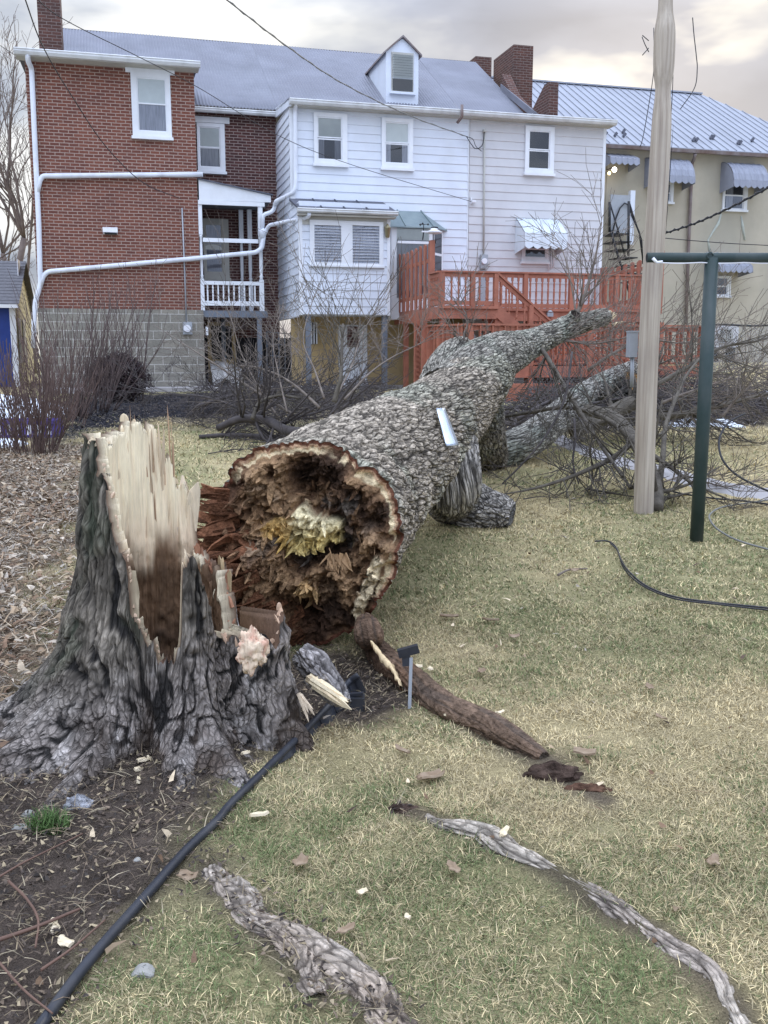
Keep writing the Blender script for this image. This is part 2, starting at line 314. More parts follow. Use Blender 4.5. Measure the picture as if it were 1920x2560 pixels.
# ---------------------------------------------------------------- object helpers
LOC = {}
def tag(o, label=None, cat=None, group=None, kind=None):
    for k, v in (('label', label), ('category', cat), ('group', group), ('kind', kind)):
        if v: o[k] = v
    return o
def thing(name, loc, label, cat, group=None):
    o = bpy.data.objects.new(name, None); COL.objects.link(o); o.location = [float(a) for a in loc]; o.empty_display_size = .2
    LOC[o.name] = np.array(loc, float)
    return tag(o, label, cat, group)
def link(name, me, m, parent, loc):
    if m and not me.materials: me.materials.append(m)
    o = bpy.data.objects.new(name, me); COL.objects.link(o)
    if parent is not None: o.parent = parent; LOC[o.name] = LOC[parent.name]
    else:
        o.location = [float(a) for a in loc]; LOC[o.name] = np.array(loc, float)
    return o
class MB:
    """collects shapes in house coordinates (u, w, z) or, with house=False, in world coordinates"""
    def __init__(s, house=True): s.v = []; s.f = []; s.house = house; s.sm = []
    def quad(s, *p):
        n = len(s.v); s.v += [tuple(map(float, q)) for q in p]; s.f.append(tuple(range(n, n + len(p)))); s.sm.append(False)
    def box(s, a0, a1, b0, b1, c0, c1):
        if a0 > a1: a0, a1 = a1, a0
        if b0 > b1: b0, b1 = b1, b0
        if c0 > c1: c0, c1 = c1, c0
        n = len(s.v); s.v += [(a, b, c) for c in (c0, c1) for b in (b0, b1) for a in (a0, a1)]
        for f in ((0, 1, 3, 2), (4, 6, 7, 5), (0, 4, 5, 1), (2, 3, 7, 6), (0, 2, 6, 4), (1, 5, 7, 3)): s.f.append(tuple(n + i for i in f)); s.sm.append(False)
    def prism(s, poly, ax, lo, hi):
        """poly in the two axes other than ax, extruded along ax"""
        n = len(s.v); k = len(poly)
        for c in (lo, hi):
            for a, b in poly: s.v.append({0: (c, a, b), 1: (a, c, b), 2: (a, b, c)}[ax])
        s.f.append(tuple(range(n, n + k))); s.f.append(tuple(range(n + 2 * k - 1, n + k - 1, -1))); s.sm += [False, False]
        for i in range(k): j = (i + 1) % k; s.f.append((n + i, n + j, n + k + j, n + k + i)); s.sm.append(False)
    def bar(s, p, q, a, b):
        """rectangular bar from p to q, a wide (sideways) and b high"""
        p, q = np.array(p, float), np.array(q, float); d = q - p; d /= np.linalg.norm(d)
        up = np.array([0, 0, 1.0]) if abs(d[2]) < .95 else np.array([0, 1.0, 0])
        x = np.cross(d, up); x /= np.linalg.norm(x); y = np.cross(x, d); n = len(s.v)
        for c in (p, q):
            for i, j in ((-1, -1), (1, -1), (1, 1), (-1, 1)): s.v.append(tuple(c + x * i * a / 2 + y * j * b / 2))
        for f in ((0, 3, 2, 1), (4, 5, 6, 7), (0, 1, 5, 4), (1, 2, 6, 5), (2, 3, 7, 6), (3, 0, 4, 7)): s.f.append(tuple(n + i for i in f)); s.sm.append(False)
    def tube(s, pts, r, k=10, cap=True):
        V, Fq = tube_np(pts, r, k); n = len(s.v); s.v += [tuple(p) for p in V]
        for f in Fq: s.f.append(tuple(int(n + i) for i in f)); s.sm.append(True)
        if cap:
            m = len(V); s.f.append(tuple(n + i for i in range(k - 1, -1, -1))); s.f.append(tuple(n + m - k + i for i in range(k))); s.sm += [False, False]
    def lathe(s, prof, c, k=10):
        n = len(s.v)
        for r, z in prof:
            for i in range(k): a = 2 * math.pi * i / k; s.v.append((c[0] + r * math.cos(a), c[1] + r * math.sin(a), c[2] + z))
        for j in range(len(prof) - 1):
            for i in range(k): i2 = (i + 1) % k; s.f.append((n + j * k + i, n + j * k + i2, n + (j + 1) * k + i2, n + (j + 1) * k + i)); s.sm.append(True)
        s.f.append(tuple(n + i for i in range(k - 1, -1, -1))); s.f.append(tuple(n + (len(prof) - 1) * k + i for i in range(k))); s.sm += [False, False]
    def mesh(s, name, loc):
        A = np.array(s.v, float)
        Wd = O0 + A[:, :1] * U + A[:, 1:2] * NO + A[:, 2:] * np.array([0, 0, 1.0]) if s.house else A
        me = bpy.data.meshes.new(name); me.from_pydata((Wd - np.array(loc)).tolist(), [], s.f)
        uvl = me.uv_layers.new(name='UVMap'); uv = []
        for f in s.f:
            P = A[list(f)]; nrm = np.zeros(3)
            for i in range(len(P)): nrm += np.cross(P[i], P[(i + 1) % len(P)])
            k = int(np.argmax(np.abs(nrm))); c = {0: (1, 2), 1: (0, 2), 2: (0, 1)}[k]
            uv += [x for p in P for x in (p[c[0]], p[c[1]])]
        uvl.data.foreach_set('uv', uv)
        me.polygons.foreach_set('use_smooth', s.sm); me.update()

        bm = bmesh.new(); bm.from_mesh(me); bmesh.ops.recalc_face_normals(bm, faces=bm.faces); bm.to_mesh(me); bm.free()
        return me
    def build(s, name, m, parent=None, loc=None):
        if parent is not None: loc = LOC[parent.name]
        return link(name, s.mesh(name, loc), m, parent, loc)
def tube_np(pts, r, k=6):
    P = np.array(pts, float); n = len(P); R = np.broadcast_to(np.array(r, float), (n,))
    T = np.gradient(P, axis=0); T /= np.linalg.norm(T, axis=1, keepdims=True) + 1e-12
    a = np.array([0, 0, 1.0]) if abs(T[0][2]) < .9 else np.array([1.0, 0, 0])
    x = np.cross(T[0], a); x /= np.linalg.norm(x); X = [x]
    for i in range(1, n):
        x = X[-1] - T[i] * np.dot(X[-1], T[i]); l = np.linalg.norm(x); x = x / l if l > 1e-6 else X[-1]; X.append(x)
    X = np.array(X); Y = np.cross(T, X); ang = np.arange(k) * 2 * math.pi / k
    V = P[:, None, :] + R[:, None, None] * (np.cos(ang)[None, :, None] * X[:, None, :] + np.sin(ang)[None, :, None] * Y[:, None, :])
    i = np.arange(n - 1)[:, None] * k; j = np.arange(k)[None, :]; j2 = (j + 1) % k
    Fq = np.stack([i + j, i + j2, i + k + j2, i + k + j], -1).reshape(-1, 4)
    return V.reshape(-1, 3), Fq
def np_obj(name, V, Fq, m, parent=None, loc=(0, 0, 0), col=None, smooth=True, bc=None):
    if parent is not None: loc = LOC[parent.name]
    V = np.asarray(V, float) - np.array(loc); Fq = np.asarray(Fq); nf, k = Fq.shape
    me = bpy.data.meshes.new(name); me.vertices.add(len(V)); me.vertices.foreach_set('co', V.astype(np.float32).ravel())
    me.loops.add(nf * k); me.loops.foreach_set('vertex_index', Fq.astype(np.int32).ravel()); me.polygons.add(nf)
    me.polygons.foreach_set('loop_start', np.arange(0, nf * k, k, dtype=np.int32)); me.polygons.foreach_set('loop_total', np.full(nf, k, np.int32))
    me.polygons.foreach_set('use_smooth', np.full(nf, bool(smooth))); me.update(calc_edges=True); me.validate()
    if col is not None:
        a = me.attributes.new('Col', 'FLOAT_COLOR', 'POINT'); c = np.ones((len(V), 4), np.float32); c[:, :3] = col; a.data.foreach_set('color', c.ravel())
    if bc is not None: a = me.attributes.new('bc', 'FLOAT_VECTOR', 'POINT'); a.data.foreach_set('vector', np.asarray(bc, np.float32).ravel())
    return link(name, me, m, parent, loc)
def cr(P, n):
    """smooth curve through the points of P (any columns), n samples"""
    P = np.array(P, float); m = len(P); Q = np.vstack([2 * P[0] - P[1], P, 2 * P[-1] - P[-2]]); out = []
    for t in np.linspace(0, m - 1 - 1e-9, n):
        i = int(t); f = t - i; a, b, c, d = Q[i:i + 4]
        out.append(.5 * ((2 * b) + (c - a) * f + (2 * a - 5 * b + 4 * c - d) * f * f + (3 * b - a - 3 * c + d) * f ** 3))
    return np.array(out)
def tubes_obj(name, lines, m, parent=None, loc=(0, 0, 0), k=5):
    Vs, Fs, n = [], [], 0
    for p, r in lines:
        p = np.array(p, float); r = np.broadcast_to(np.array(r, float), (len(p),))
        if r.max() > .008:                               # close thick ends
            p = np.vstack([p[:1], p, p[-1:]]); p[0] += (p[1] - p[2]) * 1e-3; p[-1] += (p[-2] - p[-3]) * 1e-3
            r = np.concatenate([[1e-4], r, [1e-4]])
        V, Fq = tube_np(p, r, k if r.max() < .02 else max(k, 9)); Vs.append(V); Fs.append(Fq + n); n += len(V)
    return np_obj(name, np.vstack(Vs), np.vstack(Fs), m, parent, loc)
def grow(rng, p, d, L, r, depth, out, wander=.25, kids=5, spread=.8, up=0.0, ratio=.55, floor=True, rmin=.0022, seg=None):
    n = seg or max(4, int(L / .18)); n = min(n, 12); p = np.array(p, float); d = np.array(d, float); d /= np.linalg.norm(d)
    P = [p]; D = [d]
    for i in range(n):
        d = d + np.array([rng.gauss(0, 1), rng.gauss(0, 1), rng.gauss(0, 1)]) * wander * .45 + np.array([0, 0, up * .15]); d /= np.linalg.norm(d)
        p = p + d * L / n
        if floor:
            gh = 0.0316 * min(19, max(0, p[1] - 4)) + .02
            if p[2] < gh: p[2] = gh; d[2] = abs(d[2]) * .3
        P.append(p); D.append(d)
    R = np.linspace(r, max(rmin, r * .25), n + 1); out.append((np.array(P), R))
    if depth > 0:
        for c in range(kids):
            t = rng.uniform(.18, .98); i = min(n, max(1, int(t * n)))
            a = np.array([rng.gauss(0, 1), rng.gauss(0, 1), rng.gauss(0, 1)]); a -= D[i] * np.dot(a, D[i]); a /= np.linalg.norm(a) + 1e-9
            q = D[i] + a * spread * rng.uniform(.6, 1.3) + np.array([0, 0, up * .4])
            grow(rng, P[i], q, L * ratio * rng.uniform(.6, 1.2) * (1.15 - .5 * t), max(rmin, R[i] * rng.uniform(.45, .7)), depth - 1, out, wander * 1.1, max(2, kids - 1), spread, up, ratio, floor, rmin)
    return out

# ================================================================ THE HOUSES
W_ELL, W_REC, W_BUMP = -0.6, -2.1, 1.0
GZ = 0.45                                             # walls start below the ground
def base_of(u, w): p = fw(u, w, 0); return (p[0], p[1], g1(p[0], p[1]))
def siding(mb, u0, u1, w, z0, z1, e=.195, side=None):
    """lapped boards on a plane w = const (or, with side = u, on a plane u = const facing -u from w=u0 to w=u1)"""
    z = z0
    while z < z1 - .01:
        t = min(z + e, z1)
        if side is None:
            mb.quad((u0, w + .021, z + .010), (u1, w + .021, z + .010), (u1, w + .006, t), (u0, w + .006, t)); mb.quad((u0, w + .003, z - .002), (u1, w + .003, z - .002), (u1, w + .021, z + .010), (u0, w + .021, z + .010))
        else:
            s = side
            mb.quad((s - .028, u0, z + .014), (s - .028, u1, z + .014), (s - .006, u1, t), (s - .006, u0, t)); mb.quad((s - .003, u0, z - .002), (s - .003, u1, z - .002), (s - .028, u1, z + .014), (s - .028, u0, z + .014))
        z = t
def rect(x0, y0, x1, y1, w):
    xm, ym = (x0 + x1) / 2, (y0 + y1) / 2
    return fu(x0, w, ym), fu(x1, w, ym), fz(y1, w, xm), fz(y0, w, xm)
def window(parent, fr, up, lo, w, shade=None, curtain=None, lintel=None, fm='trim', case=.0, label=None):
    """fr, up, lo: photo boxes of the casing, upper and lower glass; shade: share of the upper glass it covers"""
    a0, a1, c0, c1 = rect(*fr, w); u0, u1, _, z1 = rect(*up, w); _, _, z0, zm = rect(*lo, w); _, _, zm2, _ = rect(*up, w)
    wf = w; w = w + (.016 if parent.name in ('white_house', 'grey_house') else 0)
    f = MB(); f.box(a0, u0, w, w + .055, c0, c1); f.box(u1, a1, w, w + .055, c0, c1); f.box(u0, u1, w, w + .055, z1, c1); f.box(u0, u1, w, w + .055, c0, z0)
    fo = f.build('window', M[fm], parent)
    if label: fo['label'] = label
    s = MB(); s.box(a0 - .03, a1 + .03, w + .002, w + .095, c0 - .035, c0 + .03); s.build('sill', M[fm], fo)
    if lintel:
        l0, l1, lz0, lz1 = rect(*lintel, w); l = MB(); l.box(l0, l1, wf + .003, wf + .05, lz0, lz1); l.build('lintel', M[fm], fo)
    r = MB(); t = .028
    for (b0, b1, wo) in ((zm2 - .02, z1, .036), (z0, zm + .02, .026)):
        r.box(u0, u0 + t, w + .012, w + wo, b0, b1); r.box(u1 - t, u1, w + .012, w + wo, b0, b1); r.box(u0 + t, u1 - t, w + .012, w + wo, b1 - t, b1); r.box(u0 + t, u1 - t, w + .012, w + wo, b0, b0 + t)
    r.build('sash', M[fm], fo)
    d = MB(); d.quad((u0, w + .019, z0), (u1, w + .019, z0), (u1, w + .019, z1), (u0, w + .019, z1)); 
    bk = MB(); bk.quad((u0, w + .0165, z0), (u1, w + .0165, z0), (u1, w + .0165, z1), (u0, w + .0165, z1)); bk.build('pane_backing', M['dark'], fo)  # near-black sheet standing in for the unlit space behind the pane
    if shade:
        hz = z1 - (z1 - zm) * shade; h = MB(); n = 6
        for i in range(n):
            h.quad((u0 + (u1 - u0) * i / n, w + .0195 + .0008 * (i % 2), hz), (u0 + (u1 - u0) * (i + 1) / n, w + .0195 + .0008 * ((i + 1) % 2), hz), (u0 + (u1 - u0) * (i + 1) / n, w + .0195 + .0008 * ((i + 1) % 2), z1), (u0 + (u1 - u0) * i / n, w + .0195 + .0008 * (i % 2), z1))
        h.build('shade', M['shade'], fo)
    if curtain:
        for q0, q1 in curtain:
            h = MB(); n = 8; A = u0 + (u1 - u0) * q0; B = u0 + (u1 - u0) * q1
            for i in range(n):
                h.quad((A + (B - A) * i / n, w + .0178 + .001 * (i % 2), z0), (A + (B - A) * (i + 1) / n, w + .0178 + .001 * ((i + 1) % 2), z0), (A + (B - A) * (i + 1) / n, w + .0178 + .001 * ((i + 1) % 2), z1), (A + (B - A) * i / n, w + .0178 + .001 * (i % 2), z1))
            h.build('curtain', M['curtain'], fo)
    g = MB(); g.quad((u0, w + .0225, z0), (u1, w + .0225, z0), (u1, w + .0225, z1), (u0, w + .0225, z1)); g.build('pane', M['glass'], fo)
    return fo
def gutter(parent, u0, u1, w, z, h=.12, d=.12):
    """half-round profile trough, front lip at w + d, top at z"""
    g = MB(); prof = [(w, z), (w + d, z), (w + d + .012, z - .02), (w + d - .005, z - .035), (w + d, z - .07), (w + d * .7, z - h), (w, z - h)]
    g.prism(prof, 0, u0, u1)
    for i in range(int((u1 - u0) / 1.1)):
        uu = u0 + .4 + i * 1.1; g.box(uu, uu + .025, w + d + .001, w + d + .016, z - .03, z + .006)
    return g.build('gutter', M['gutter'], parent)
def corrugated(parent, u0, u1, w0, z0, w1, z1, per=.083, amp=.015, m='roof', name='roof', thick=.03, cuts=None):
    n = int((u1 - u0) / per * 6); uu = np.linspace(u0, u1, n + 1); hh = amp * np.sin(uu * 2 * math.pi / per); rows = 7
    V = []; 
    for j in range(rows):
        t = j / (rows - 1)
        for a, h in zip(uu, hh): V.append(fw(a, w0 + (w1 - w0) * t, z0 + (z1 - z0) * t + h + .006 * math.sin(a * 1.7 + j * 2.1)))
    k = n + 1
    low = [fw(a, w0, z0 + h - thick) for a, h in zip(uu, hh)]; V += low
    i = np.arange(n); Fq = [np.stack([j * k + i, j * k + i + 1, (j + 1) * k + i + 1, (j + 1) * k + i], 1) for j in range(rows - 1)]
    Fq.append(np.stack([rows * k + i, rows * k + i + 1, i + 1, i], 1))
    return np_obj(name, np.array(V), np.vstack(Fq), M[m], parent)
def vpipe(parent, name, pix, r=.055, m='pipe', k=12):
    P = [fw(*_uz(px, py, w)) for px, py, w in pix]; mb = MB(False); mb.tube(round_corners(P, r * 1.3), r, k); return mb.build(name, M[m], parent)
def _uz(px, py, w): u, z = fp(px, py, w); return (u, w, z)
def round_corners(P, r):
    P = [np.array(p) for p in P]; out = [P[0]]
    for i in range(1, len(P) - 1):
        a, b, c = P[i - 1], P[i], P[i + 1]; d1 = np.linalg.norm(a - b); d2 = np.linalg.norm(c - b); q = min(r, d1 * .45, d2 * .45)
        A = b + (a - b) / d1 * q; B = b + (c - b) / d2 * q
        for t in (0, .25, .5, .75, 1): out.append(A * (1 - t) ** 2 + b * 2 * t * (1 - t) + B * t * t)
    out.append(P[-1]); return out

# key lines of the row
uL = fu(78, W_ELL, 440); uR = fu(492, W_ELL, 430)                 # brick wing
zE = fz(141, -.25, 300)                                           # its eave
zST = fz(773, W_ELL, 300)                                         # top of the stone base
uW0 = fu(725, 0, 300); uW1 = fu(1172, 0, 400); uG1 = fu(1511, 0, 400)
zW = fz(252, .25, 800)                                            # white house eave
zR_eave = fz(272, W_REC + .2, 590); W_RDG = -6.6; zRDG = fz(97, W_RDG, 486)
uRE = fu(1395, 0, 270)                                            # right end of the main roof (fire wall)
u_r0 = fu(150, W_RDG, 70)

# ---- brick house ------------------------------------------------
BH = thing('brick_house', base_of(uL, W_ELL), 'red brick house on a grey stone base with white drain pipes and back porch', 'house')
b = MB(); b.box(uL, uR, W_REC - 4.4, W_ELL, zST, zE - .02); b.box(uR, uW0, W_REC - .3, W_REC, -.2, zR_eave - .03)
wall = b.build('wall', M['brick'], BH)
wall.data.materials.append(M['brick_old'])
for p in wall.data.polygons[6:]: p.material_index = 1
b = MB(); b.box(uL - .03, uR + .05, W_REC - 4.4, W_ELL + .06, -.3, zST); b.build('foundation', M['block'], BH)
b = MB(); b.box(uL - .16, uR + .1, W_ELL - .02, -.25, zE - .14, zE - .10); b.build('soffit', M['soffit'], BH)
b = MB(); b.prism([(-.22, zE + .01), (-.22, zE - .03), (W_REC - 4.4, zE + .32), (W_REC - 4.4, zE + .38)], 0, uL - .16, uR + .1); b.build('wing_roof', M['roof_flat'], BH)
gutter(BH, uL - .18, uR + .12, -.25, zE, .13, .13)
W_EV = W_REC + .3; Z_EV = zR_eave + .03
corrugated(BH, u_r0, uW0, W_EV, Z_EV, W_RDG, zRDG)
b = MB(); b.quad((u_r0, W_RDG, zRDG), (uRE, W_RDG, zRDG), (uRE, W_RDG - 5, zRDG - 3), (u_r0, W_RDG - 5, zRDG - 3)); b.build('far_roof_slope', M['roof'], BH)
gutter(BH, uR + .02, uW0 - .02, W_REC + .22, zR_eave - .03, .11, .11)
# chimney over the wing
c0, c1 = fu(95, -2.0, 60), fu(153, -2.0, 60)
b = MB(); b.box(c0, c1, -2.75, -2.0, zE - .2, zE + 2.6); ch = b.build('chimney', M['brick_chimney'], BH)
b = MB(); b.box(c0 - .04, c1 + .05, -2.78, -1.95, zE, zE + .24); b.build('flashing', M['gutter'], ch)
window(BH, (329, 180, 427, 346), (342, 196, 415, 260), (343, 261, 416, 330), W_ELL, shade=1.0, curtain=[(.0, 1.0)], lintel=(313, 166, 436, 185))
window(BH, (493, 309, 562, 432), (497, 318, 550, 368), (497, 371, 551, 419), W_REC, shade=.95, curtain=[(.1, .9)], lintel=(488, 293, 573, 308))
window(BH, (508, 548, 572, 698), (512, 560, 555, 606), (512, 612, 560, 682), W_REC, shade=.0, curtain=[(0, 1)], fm='soffit')
b = MB(); u0, u1, z0, z1 = rect(507, 611, 556, 624, W_REC + .03); n = 10
b.prism([(u0 + (u1 - u0) * (.5 - .5 * math.cos(math.pi * i / n)), z0 + (z1 - z0) * math.sin(math.pi * i / n)) for i in range(n + 1)], 1, W_REC + .024, W_REC + .028); b.build('arched_shade', M['shade'], BH)
# vent hood
u0, u1, z0, z1 = rect(257, 568, 294, 586, W_ELL); b = MB(); b.prism([(W_ELL, z0), (W_ELL + .05, z0 + .01), (W_ELL + .10, z0 + .04), (W_ELL + .09, z1 - .02), (W_ELL, z1)], 0, u0, u1)
v = b.build('vent_hood', M['white_plastic'], BH); b = MB(); b.box(u0 + .04, u1 - .02, W_ELL + .03, W_ELL + .104, z0 - .005, z0 + .03); b.build('flap', M['dark'], v)
# meter with its conduit
u0, u1, z0, z1 = rect(457, 805, 480, 836, W_ELL + .07); b = MB(); b.box(u0, u1, W_ELL + .06, W_ELL + .17, z0, z1); me_ = b.build('electric_meter', M['steel'], BH)
uc, zc = fp(468, 821, W_ELL + .2); b = MB(False); b.tube([fw(uc, W_ELL + .165, zc), fw(uc, W_ELL + .25, zc)], .085, 20); b.build('dial', M['white_plastic'], me_)
b = MB(False); b.tube([fw(*_uz(466, 803, W_ELL + .1)), fw(*_uz(462, 690, W_ELL + .03)), fw(*_uz(455, 520, W_ELL + .03))], .018, 8); b.build('conduit', M['steel'], me_)
b = MB(); u0, u1, z0, z1 = rect(514, 817, 520, 838, W_ELL + .02); b.box(u0, u1, W_ELL + .02, W_ELL + .09, z0, z1); b.build('junction_box', M['trim'], BH)
# drain pipes
w = W_ELL + .09
vpipe(BH, 'downspout', [(69, 133, -.2), (70, 152, -.3), (79, 172, w), (86, 330, w), (97, 560, w), (101, 712, w), (89, 752, w), (85, 800, w), (84, 870, w)], .058)
vpipe(BH, 'drain_pipe', [(94, 480, w), (99, 452, w), (107, 440, w), (300, 438, w), (507, 436, w + .03)], .058)
wp = -.5
vpipe(BH, 'drain_pipe', [(101, 715, w), (108, 690, w), (120, 679, w), (300, 663, w), (500, 645, wp), (640, 631, wp), (655, 620, wp), (659, 590, wp), (657, 572, wp)], .056)
b = MB(False); a_ = fw(*_uz(656, 596, wp)); c_ = fw(*_uz(657, 574, wp)); b.tube([a_, a_ * .3 + c_ * .7, c_], [.058, .105, .10], 12); b.build('pipe_funnel', M['pipe'], BH)
vpipe(BH, 'drain_pipe', [(656, 575, wp), (657, 541, wp), (662, 536, wp), (679, 530, wp), (686, 521, wp), (688, 508, wp + .05)], .05)
# back porch
W_P = W_ELL + .02
PU0, PU1 = fu(499, W_P, 640), fu(664, W_P, 640); zPF = fz(780, W_P, 580)
b = MB(); z00, z01 = fz(449, W_P, 500), fz(489, W_P, 676); uu0, uu1 = fu(497, W_P, 470), fu(677, W_P, 495); zb = fz(503, W_P, 580)
b.prism([(uu0, zb), (uu1, zb + .01), (uu1, z01), (uu0, z00)], 1, W_P - .03, W_P); pr = b.build('porch_gable', M['trim'], BH)
b = MB(); b.prism([(uu0 - .02, z00), (uu1 + .05, z01), (uu1 + .05, z01 + .03), (uu0 - .02, z00 + .03)], 1, W_REC, W_P + .05); b.build('roof', M['roof_flat'], pr)
b = MB(); b.prism([(uu0, zb + .02), (uu1, zb + .02), (uu1, zb + .04), (uu0, zb + .04)], 1, W_REC, W_P - .03); b.build('ceiling', M['porch_grey'], pr)
b = MB(); b.box(PU0, PU1, W_P - .04, W_P + .015, zb - .10, zb - .001); b.build('porch_beam', M['trim'], BH)
def post(name, u, wv, z0, z1, m='trim', s=.11, parent=BH):
    b = MB(); r = s / 2
    b.box(u - r, u + r, wv - r, wv + r, z0, z0 + (z1 - z0) * .30); b.box(u - r, u + r, wv - r, wv + r, z0 + (z1 - z0) * .72, z1)
    h = (z1 - z0); b.lathe([(r, h * .30), (r * .6, h * .32), (r * .95, h * .335), (r * .6, h * .35), (r * .88, h * .42), (r * .78, h * .62), (r * .6, h * .69), (r * .95, h * .70), (r * .9, h * .72)], (u, wv, z0), 12)
    return b.build(name, M[m], parent)
uPR = fu(653, W_P, 640)
post('porch_post', uPR, W_P - .06, zPF + .03, zb - .1); post('porch_post', PU0 + .045, W_P - .06, zPF + .03, zb - .1, s=.09)
post('porch_post', fu(625, -1.9, 640), -1.88, zPF + .03, zb); post('porch_post', fu(604, -2.0, 640), -1.99, zPF + .03, zb)
b = MB(); z0, z1 = fz(606, W_P, 580), fz(596, W_P, 580); b.box(PU0 + .09, uPR - .055, W_P - .09, W_P - .03, z0, z1); b.build('mid_rail', M['trim'], BH)
rl = MB(); zt = fz(707, W_P, 580); zb0 = fz(759, W_P, 580); rl.box(PU0 + .09, uPR - .055, W_P - .10, W_P - .02, zt - .05, zt + .04); rl.box(PU0 + .09, uPR - .055, W_P - .09, W_P - .03, zb0 - .05, zb0 + .06)
rail = rl.build('porch_railing', M['trim'], BH)
for i in range(10):
    q = PU0 + .17 + (uPR - PU0 - .26) * i / 9.6; s_ = MB(); s_.box(q - .017, q + .017, W_P - .077, W_P - .043, zb0 + .06, zt - .05); s_.build('baluster', M['trim'], rail)
b = MB(); b.box(PU0 - .03, PU1 + .02, W_P - .03, W_P, zPF - .13, zPF + .03); b.box(PU0 - .03, PU1 + .02, W_REC, W_P - .03, zPF - .02, zPF + .02); b.build('porch_floor', M['porch_grey'], BH)
for uu, wv in ((fu(651, W_P, 900), W_P - .08), (fu(560, -2, 900), -2.0)):
    b = MB(); b.box(uu - .055, uu + .055, wv - .05, wv + .06, .1, zPF - .131); b.build('porch_stilt', M['porch_grey'], BH)
# cellar door and window under the porch
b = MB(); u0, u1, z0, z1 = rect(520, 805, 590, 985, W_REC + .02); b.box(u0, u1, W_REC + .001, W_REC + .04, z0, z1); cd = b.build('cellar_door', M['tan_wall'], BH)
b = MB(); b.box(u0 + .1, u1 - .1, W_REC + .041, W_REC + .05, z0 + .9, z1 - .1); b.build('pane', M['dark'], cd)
b = MB(); b.box(uR, fu(735, W_REC, 900), W_REC + .002, W_REC + .03, .0, zPF - .6); b.build('cellar_wall', M['dark'], BH)  # near-black sheet over the wall, the shade below the porch put into colour

# ---- white sided house -------------------------------------------
WH = thing('white_house', base_of(uW0, 0), 'white sided house with a grey gabled dormer, a jalousie window bay and a bay window', 'house')
zB = fz(788, W_BUMP, 860)                                          # underside of the bay
b = MB(); b.box(uW0, uW1, W_REC - .25, -.001, zB + .1, zW - .05); siding(b, uW0, uW1, 0, zB + .02, zW - .12); 
siding(b, W_REC + .001, 0, None, zB - .05, zW - .1, .195, uW0)
b.build('wall', M['siding'], WH)
b = MB(); b.box(uW0 - .02, uW0 + .10, -.02, .022, zB + .02, zW - .1); b.build('corner_board', M['trim'], WH); b = MB(); b.box(uW1 - .03, uW1 - .004, .001, .024, zB, zW - .12); b.build('corner_board', M['trim'], WH)
b = MB(); b.box(uW0 - .05, uG1 + .1, -.05, .25, zW - .14, zW - .10); b.build('soffit', M['soffit'], WH)
gutter(WH, uW0 - .06, uW1, .25, zW, .12, .12)
corrugated(WH, uW0 + .004, fu(1235, 0, 270), W_EV, Z_EV, W_RDG, zRDG)
b = MB(); b.prism([(.30, zW + .02), (.30, zW - .03), (W_EV + .01, Z_EV - .06), (W_EV + .01, Z_EV - .01)], 0, uW0 - .06, uW1); b.build('low_roof', M['roof'], WH)
b = MB(); b.prism([(.26, zW - .16), (.26, zW + .01), (W_EV, Z_EV + .03), (W_EV, Z_EV - .2)], 0, uW0 - .06, uW0 - .005); b.build('rake_board', M['siding'], WH)
vpipe(WH, 'downspout', [(740, 252, .3), (738, 275, .09), (739, 462, .09), (735, 481, .09), (690, 503, -.3), (688, 512, -.45)], .05)
window(WH, (784, 284, 867, 414), (792, 294, 854, 344), (793, 350, 855, 401), 0, shade=.9, curtain=[(0, .28), (.7, 1)])
window(WH, (953, 297, 1031, 424), (961, 307, 1021, 357), (961, 362, 1021, 410), 0, shade=.9, curtain=[(0, .25), (.72, 1)])
# dormer: front plane facing the garden
WD = -2.75
u0, u1, z0, z1 = rect(965, 130, 1046, 236, WD); zap = fz(91, WD, 1005); um = fu(1006, WD, 110); ov = .08
b = MB(); b.prism([(u0, z0 - .3), (u1, z0 - .3), (u1, z1), (um, zap - .05), (u0, z1)], 1, WD - 3.4, WD); dm = b.build('dormer', M['siding'], WH)
b = MB()
for s_, uu in ((-1, u0 - ov), (1, u1 + ov)):
    ze = z1 - ov * (zap - z1) / (um - u0); b.prism([(um, zap - .03), (um, zap + .02), (uu, ze + .02), (uu, ze - .03)], 1, WD - 3.6, WD + .08)
b.build('roof', M['brown_metal'], dm)
b = MB(); cu0, cu1, cz0, cz1 = rect(978, 132, 1033, 232, WD); b.box(cu0, cu1, WD, WD + .03, cz0, cz1); b.build('window_frame', M['soffit'], dm)
gu0, gu1, gz0, gz1 = rect(981, 138, 1031, 228, WD); zm = fz(196, WD, 1006)
b = MB(); b.box(gu0, gu1, WD + .03, WD + .034, gz0, gz1); b.build('pane_backing', M['dark'], dm)
b = MB(); n = 9
for i in range(n): a_ = zm + (gz1 - zm) * i / n; b.prism([(WD + .035, a_), (WD + .045, a_), (WD + .06, a_ + (gz1 - zm) / n * .8), (WD + .05, a_ + (gz1 - zm) / n * .8)], 0, gu0, gu1)
b.build('blind', M['shade'], dm)
b = MB(); b.box(gu0, gu1, WD + .035, WD + .06, zm - .03, zm); b.build('meeting_rail', M['trim'], dm)
b = MB(); b.quad((gu0, WD + .065, gz0), (gu1, WD + .065, gz0), (gu1, WD + .065, gz1), (gu0, WD + .065, gz1)); b.build('pane', M['glass'], dm)
b = MB(); b.box(cu0 - .05, cu1 + .05, WD + .001, WD + .12, cz0 - .06, cz0 - .001); b.build('sill', M['siding'], dm)
